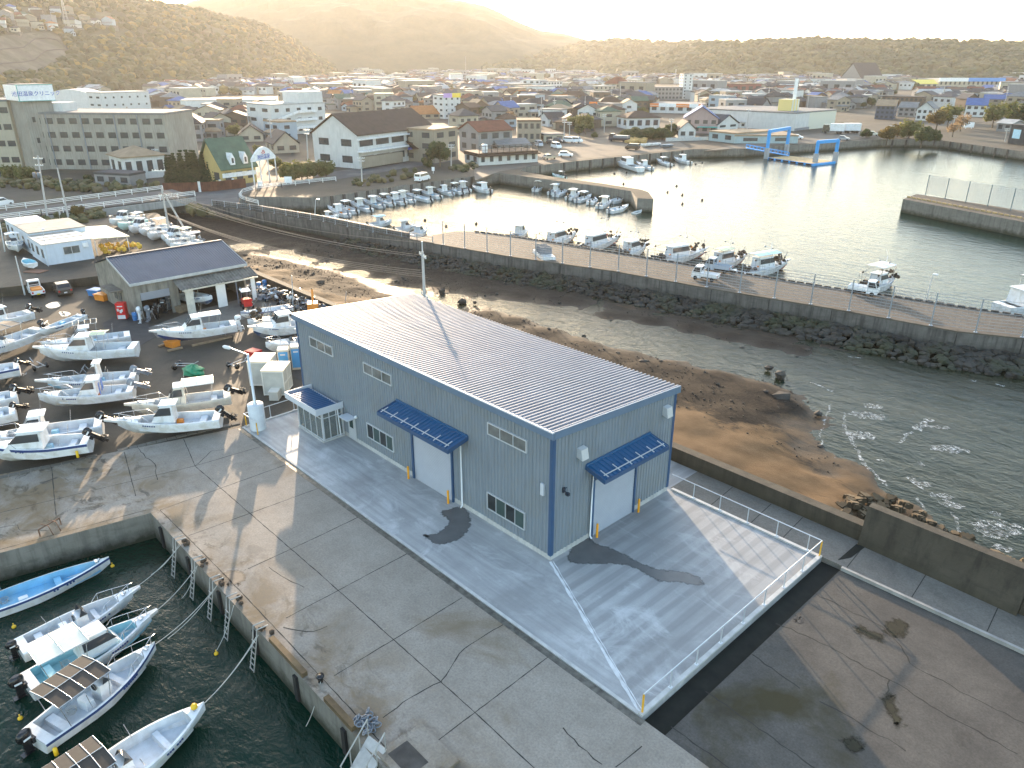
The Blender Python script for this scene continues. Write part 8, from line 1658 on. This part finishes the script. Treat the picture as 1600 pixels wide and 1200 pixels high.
for d, x, y, px_, py_ in cand:
    rz = r.choice((0, math.pi/2))+r.choice((0.0, .35, -.25, .9))+r.uniform(-.06, .06)
    if r.random() < .04 and d < 900: continue
    if nh < NH:
        ti = r.randrange(14); wm_, rme, wl, kd, L, Dp, h, rise, fl = htype(ti); wk, rk = r.choice(WK), (r.choice(RK) if kd != 'flat' else r.choice(('silver', 'white', 'tan')))
        rt = Vector((math.cos(rz), math.sin(rz))); nrm = Vector((math.sin(rz), -math.cos(rz)))
        if nrm.dot(Vector((CAM.x-x, CAM.y-y))) < 0: rz += math.pi
        ph, lx, ly = min(LM, key=lambda q: math.hypot((q[1]-px_)/2.0, (q[2]-py_)*2.2)); dx, dy = px_-lx, (py_-ly)*3
        rel = (('right of' if dx > 0 else 'left of') if abs(dx) > abs(dy) else ('in front of' if dy > 0 else 'behind'))
        lab = f"{'single-storey' if fl == 1 else 'two-storey'} {wk} house with {rk} {KW[kd]} roof {rel} the {ph}".replace('two-storey ', '')
        if lab in used:
            for alt in ('farther off', 'set askew', 'with a bare side', 'among close neighbours', 'at a lane corner'):
                l2 = lab.replace(' house', ' house '+{'farther off': 'farther off', 'set askew': 'farther still', 'with a bare side': 'farthest'}.get(alt, 'beyond'), 1)
                if l2 not in used and alt in ('farther off', 'set askew', 'with a bare side'): lab = l2; break
        if len(lab.split()) > 16: lab = lab.replace('single-storey ', '').replace(' the ', ' ', 1)
        used[lab] = 1
        o = thing('town_house', lab, 'house', (x, y, DZ), rz, 'houses of the town')
        for nm, me_, m in (('wall', wm_, WALLS[wk]), ('roof', rme, ROOFS[rk])): q = bpy.data.objects.new(nm, me_); COL.objects.link(q); q.parent = o; slotmat(q, m)
        if d < 520:
            for wme in wl: q = bpy.data.objects.new('window', wme); COL.objects.link(q); q.parent = o
        nh += 1
    else:
        L, Dp, h, kd = r.uniform(9, 16), r.uniform(8, 12), r.choice((3.2, 5.6, 6, 6, 6.3)), r.choice(('hip', 'gable', 'front', 'flat'))
        if r.random() < .025: L, Dp, h, kd = r.uniform(16, 26), r.uniform(10, 15), r.choice((9, 12)), 'flat'
        far.M = Matrix.Translation((x, y, DZ)) @ Matrix.Rotation(rz, 4, 'Z'); rise = r.uniform(1.8, 2.8); wallgeo(far, L, Dp, h, kd, rise, r.randrange(4)); roofgeo(far, L, Dp, h, kd, rise, .4, r.choice((4, 4, 5, 5, 6, 7, 7, 8, 9, 10)) if kd != 'flat' else r.choice((7, 9)))
        for q in range(3): far.box(-L/2+L*(q+.25)/3, -L/2+L*(q+.7)/3, -.08, .0, h*.55, h*.8, 4)
far.M = Matrix.Identity(4)
stuff(far.build('distant_town', FM), 'hazy mass of distant roofs filling the far plain', 'town')
# houses stepping up the left hill
hl = [(20, 20, 'white'), (28, 28, 'cream'), (8, 30, 'grey'), (55, 22, 'white'), (60, 30, 'brown'), (85, 18, 'white'), (88, 22, 'pale blue'), (108, 20, 'beige'), (35, 40, 'cream'), (60, 44, 'cream'), (85, 46, 'white'), (110, 40, 'cream'), (120, 42, 'white'), (18, 48, 'cream'), (110, 54, 'pale blue'), (150, 36, 'white'), (168, 38, 'pale blue'), (135, 34, 'beige'), (75, 38, 'grey'), (40, 26, 'white'), (2, 42, 'white'), (48, 36, 'beige')]
for i, (x, y, wk) in enumerate(hl):
    p = on_hill(x, y+3)
    if p is None: continue
    wm_, rme, wl, kd, L, Dp, h, rise, fl = htype(i % 14); dd = math.atan2(CAM.y-p.y, CAM.x-p.x)+math.pi/2+r.uniform(-.5, .5); o = thing('hill_house', f"{wk} house on the left hillside, {('top terrace', 'upper terrace', 'middle terrace', 'lower terrace')[min(3, max(0, int((y-12)/10)))]}, {('above the cutting', 'above the slope drain', 'right of the cutting', 'far right of the cutting')[min(3, int(x/48))]}", 'house', p, dd, 'houses on the left hill'); rk = r.choice(RK)
    for nm, me_, m in (('wall', wm_, WALLS[wk]), ('roof', rme, ROOFS[rk])): q = bpy.data.objects.new(nm, me_); COL.objects.link(q); q.parent = o; slotmat(q, m); q.location.z = 1.0
    q = MB(); q.box(-L*.6, L*.6, -2, Dp+2, -6, .9); q.build('terrace', m_path, o)
# scattered town trees, far woods
tr_ = 0; sp = []
for d, x, y, px_, py_ in [c_ for c_ in cand if r.random() < .42]:
    x, y = x+7.5, y+7.5; px_, py_ = pix((x, y, DZ))
    if any(a < px_ < c_ and tp < py_ < bt for a, c_, tp, bt in OCC) or py_ > np.interp(px_, XM, YM)+2: continue
    if d < 560 and tr_ < 95:
        kd = r.choice(('dark', 'olive', 'dark', 'autumn', 'bare')); ph, lx, ly = min(LM, key=lambda q: abs(q[1]-px_)+3*abs(q[2]-py_)); word = dict(dark='dark green', olive='olive', autumn='golden autumn', bare='bare brown')[kd]
        tree(kd, px_, py_, None, f"{word} tree among the houses {'right of' if px_ > lx else 'left of'} the {ph}", Vector((x, y, DZ)), r.uniform(.6, 1.15), grp='trees among the town houses'); OCC.pop(); tr_ += 1
    else:
        for k in range(r.randrange(2, 6)): s = r.uniform(2.0, 4.0); sp.append((Vector((x+r.uniform(-5, 5), y+r.uniform(-5, 5), DZ+s*.9)), s, r.choice((0, 0, 1, 1, 2))))
for k in range(500):
    px_, py_ = r.uniform(540, 1620), r.uniform(106, 122); p = G(px_, py_, DZ); s = r.uniform(3, 7)
    if (p-CAM).length < 2600: sp.append((p+Vector((0, 0, s*.6)), s, r.choice((0, 1))))
stuff(clumpmesh('distant_trees', sp, FOL), 'dark tree clumps scattered through the distant town', 'trees')
# ---------------------------------------------------------------- poles and wires
m_cpole = mat('concrete_pole', (.42, .41, .40), .8, var=.1, vscale=2); m_ins = mat('insulator', (.75, .74, .70), .4); m_cable = mat('power_cable', (.16, .135, .115), .7)
def upole(lab, p, h, arms, rz=0, trans=False, lean=(0, 0), stay=None):
    o = thing('utility_pole', lab, 'utility pole', p, rz); q = MB(); q.tube([(0, 0, -.2), (lean[0], lean[1], h)], .19, 0, 10, .12); q.build('pole', m_cpole, o)
    for z, w_ in arms:
        q = MB(); f_ = z/h; q.bar((lean[0]*f_-w_/2, lean[1]*f_, z), (lean[0]*f_+w_/2, lean[1]*f_, z), .1, .12); ao = q.build('cross_arm', m_rail, o); q = MB()
        for s in (-.45, -.2, .2, .45): q.lathe(lean[0]*f_+s*w_, lean[1]*f_, [(0, z+.06), (.06, z+.06), (.07, z+.2), (0, z+.24)], 0, 6)
        q.build('insulator', m_ins, ao)
    if trans:
        for s in (-.42, .42): q = MB(); q.lathe(s, -.15, [(0, trans-.5), (.25, trans-.5), (.25, trans+.3), (.2, trans+.36), (0, trans+.36)], 0, 12); q.build('transformer', m_gray if trans < 8 else m_obw, o)
    if stay: q = MB(); q.tube([(0, 0, h*.95), stay], .02, 0, 4); q.build('stay_wire', m_cable, o)
    return o
PB = Vector((-28.6, 13.0, .0)); upole('tall grey concrete utility pole behind the warehouse with two cross arms', PB, 11.3, [(10.9, 1.9), (7.2, 1.9)], R(-20), 6.6)
q = MB(); q.tube([(-28.6, 13, 11.2), (-28.6, 13, 12.2)], .06); tag(q.build('pole_cap', m_rail), 'thin steel extension on top of the warehouse utility pole', 'pole cap')
g = G(290, 382, 1.1); PA = Vector((-96.6, 15.0, 1.1)); upole('concrete utility pole with a bracing leg behind the workshop', PA, at_dist(274, 292, math.hypot(*(PA-CAM).to_2d())).z-1.1, [(10.5, 1.9), (6.8, 1.2)], R(60), False, (0, 0)); q = MB(); q.tube([(-95.6, 17.6, 1.1), (-96.5, 15.2, 8.2)], .15, 0, 8); tag(q.build('bracing_leg', m_cpole), 'slanting bracing leg of the utility pole behind the workshop', 'pole')
za = at_dist(274, 292, math.hypot(*(PA-CAM).to_2d())).z
n_ = 0
for zA, zB, off in ((za-.2, 12.1, 0), (za-.7, 10.9, -.5), (za-.7, 10.95, .1), (za-.7, 10.85, .5), (za-3.6, 9.6, -.25), (za-3.8, 9.35, 0), (za-4.0, 9.1, .2), (za-4.2, 8.9, .3)):
    q = MB(); a, c_ = Vector((PA.x+off*.6, PA.y+off, zA)), Vector((PB.x+off*.5, PB.y+off, zB)); q.tube([tuple(a+(c_-a)*(i/24)-Vector((0, 0, 4*1.3*(i/24)*(1-i/24)))) for i in range(25)], .026, 0, 5); n_ += 1
    tag(q.build('power_line', m_cable), 'sagging power line crossing the river between two utility poles', 'power line', 'power lines over the river')
for k, (x, y, tx, ty, lab, tr2) in enumerate(((75, 345, 66, 243, 'utility pole with two white transformers beside the bridge', True), (108, 345, 90, 262, 'slim steel pole right of the transformer pole', False), (95, 345, 93, 325, 'short white lamp post by the bridge rail', False), (247, 275, 244, 232, 'dark utility pole under the terracotta annex', False), (336, 214, 334, 190, 'utility pole behind the clinic end', False), (482, 262, 481, 200, 'utility pole left of the white hall', False), (566, 290, 565, 245, 'sign pole in front of the white hall', False), (705, 262, 706, 225, 'pole beside the brown apartment block', False), (881, 222, 882, 186, 'utility pole at the edge of the parking ground', False), (890, 218, 889, 190, 'second utility pole at the edge of the parking ground', False), (944, 207, 944, 178, 'utility pole left of the dark hedge', False), (1020, 216, 1021, 196, 'utility pole in front of the dark hedge', False), (1048, 216, 1049, 185, 'utility pole right of the dark hedge', False), (1167, 205, 1169, 170, 'utility pole behind the harbour office', False), (1392, 215, 1393, 196, 'pale pole in the autumn bushes', False), (1488, 205, 1492, 180, 'leaning pole above the slipway', False), (1570, 222, 1573, 200, 'rusty pole beside the dark screen', False), (425, 236, 423, 185, 'utility pole before the hospital', False), (160, 170, 158, 135, 'utility pole left of the white block', False))):
    g = G(x, y, DZ); d = math.hypot(*(g-CAM).to_2d()); t_ = at_dist(tx, ty, d)-g; upole(lab, g, t_.z, [(t_.z*.95, 1.7), (t_.z*.85, 1.5)] if y < 300 or tr2 else [], R(40), t_.z*.72 if tr2 else False, (t_.x*.7, t_.y*.7))
# tall lattice mast on the hill and thin masts over the town
for k, (x, y, ty, lab) in enumerate(((1053, 150, 108, 'thin lattice mast behind the grey school'), (728, 125, 88, 'faint tall mast on the far plain'))):
    g = G(x, y, DZ); h = at_dist(x, ty, math.hypot(*(g-CAM).to_2d())).z-DZ; o = thing('lattice_mast', lab, 'mast', g); q = MB()
    for a in range(3): q.tube([(1.0*math.cos(a*2.09), 1.0*math.sin(a*2.09), 0), (.25*math.cos(a*2.09), .25*math.sin(a*2.09), h)], .14, 0, 4)
    q.build('lattice', m_cpole, o)
p = on_hill(106, 46)
if p is not None:
    o = thing('pylon', 'grey lattice power pylon on the left hillside', 'pylon', p); h = 28; q = MB()
    for a in ((1, 1), (1, -1), (-1, 1), (-1, -1)): q.tube([(a[0]*2.4, a[1]*2.4, 0), (a[0]*.3, a[1]*.3, h)], .16, 0, 4)
    for z in (6, 12, 18, 22): w_ = 2.4-2.1*z/h; q.tube([(-w_, -w_, z), (w_, -w_, z), (w_, w_, z), (-w_, w_, z), (-w_, -w_, z)], .1, 0, 4)
    for z in (20, 24): q.tube([(-4, 0, z), (4, 0, z)], .14, 0, 4)
    q.build('lattice', m_cpole, o)
# heaps and boats ashore on the parking ground
mb = MB(); sp = [(G(1000+random.uniform(-22, 8), 222+random.uniform(-3, 2), DZ)+Vector((0, 0, .4)), random.uniform(.6, 1.6)) for _ in range(60)]
stuff(rocks('straw_heap', sp, mat('dry_straw', (.42, .27, .10), .95, var=.3, vscale=.8, world=True), 8), 'heap of orange-brown dry straw before the dark hedge', 'heap')
for a, c_, lab in (((1001, 226), (1016, 224), 'white boat ashore by the straw heap, left one'), ((1013, 225), (1030, 223), 'white boat ashore by the straw heap, middle one'), ((1030, 227), (1050, 225), 'grey upturned skiff ashore by the straw heap')): o = boat(lab, L=max(5, blen(a, c_, 1.6)), B=1.9, D=1., simple=True, rail=False, hull=m_gw if 'white' in lab else m_gray); put(o, a, c_, 1.7, DZ)

sp = []; rb_ = random.Random(14)
for poly_, n_ in (([(545, 285), (640, 266), (660, 268), (648, 276), (560, 292)], 70), ([(700, 262), (745, 256), (745, 264), (712, 270)], 40), ([(0, 292), (60, 296), (150, 300), (230, 296), (255, 286), (200, 292), (120, 284), (0, 276)], 260), ([(0, 352), (60, 340), (125, 338), (135, 352), (70, 356), (0, 366)], 130), ([(296, 322), (330, 330), (345, 336), (320, 338), (296, 332)], 40), ([(120, 335), (160, 330), (165, 340), (130, 350)], 40)):
    xs_, ys_ = [q_[0] for q_ in poly_], [q_[1] for q_ in poly_]
    for k in range(n_):
        x, y = rb_.uniform(min(xs_), max(xs_)), rb_.uniform(min(ys_), max(ys_)); ins_ = False
        for (xa, ya), (xb, yb) in zip(poly_, poly_[1:]+poly_[:1]):
            if (ya > y) != (yb > y) and x < (xb-xa)*(y-ya)/(yb-ya)+xa: ins_ = not ins_
        if ins_: s_ = rb_.uniform(.35, 1.1); sp.append((G(x, y, 1.0)+Vector((0, 0, s_*.4)), s_, rb_.choice((0, 0, 1, 1, 3))))
stuff(clumpmesh('bank_scrub', sp, FOL), 'dark scrub on the river bank beside the bridge', 'scrub')

rp_ = random.Random(31); seen_ = set(); k = 0
for d, x, y, px_, py_ in cand:
    if d > 620 or rp_.random() > .16: continue
    ph, lx, ly = min(LM, key=lambda q: math.hypot((q[1]-px_)/2.0, (q[2]-py_)*2.2)); lab = f"concrete utility pole among the houses {'right of' if px_ > lx else 'left of'} the {ph}, {'nearer' if py_ > ly else 'farther'}"
    if lab in seen_: continue
    seen_.add(lab); upole(lab, Vector((x-6, y-5.5, DZ)), rp_.uniform(9.5, 12.5), [(9.0, 1.7), (8.0, 1.4)], rp_.uniform(0, 3), 6.8 if rp_.random() < .4 else False); k += 1
    if k >= 45: break
# ---------------------------------------------------------------- the hazy evening air
mh = bpy.data.materials.new('evening_haze'); mh.use_nodes = True; t = mh.node_tree; t.nodes.remove(t.nodes['Principled BSDF'])
pv = t.nodes.new('ShaderNodeVolumePrincipled'); pv.inputs['Color'].default_value = (1.0, .965, .92, 1); pv.inputs['Density'].default_value = HAZE_DENSITY; pv.inputs['Anisotropy'].default_value = .5
t.links.new(pv.outputs[0], t.nodes['Material Output'].inputs['Volume'])
mb = MB(); mb.box(-9800, 6500, -2500, 9800, -9, 640)
stuff(mb.build('haze', mh), 'warm evening haze lying over the bay and town', 'haze')
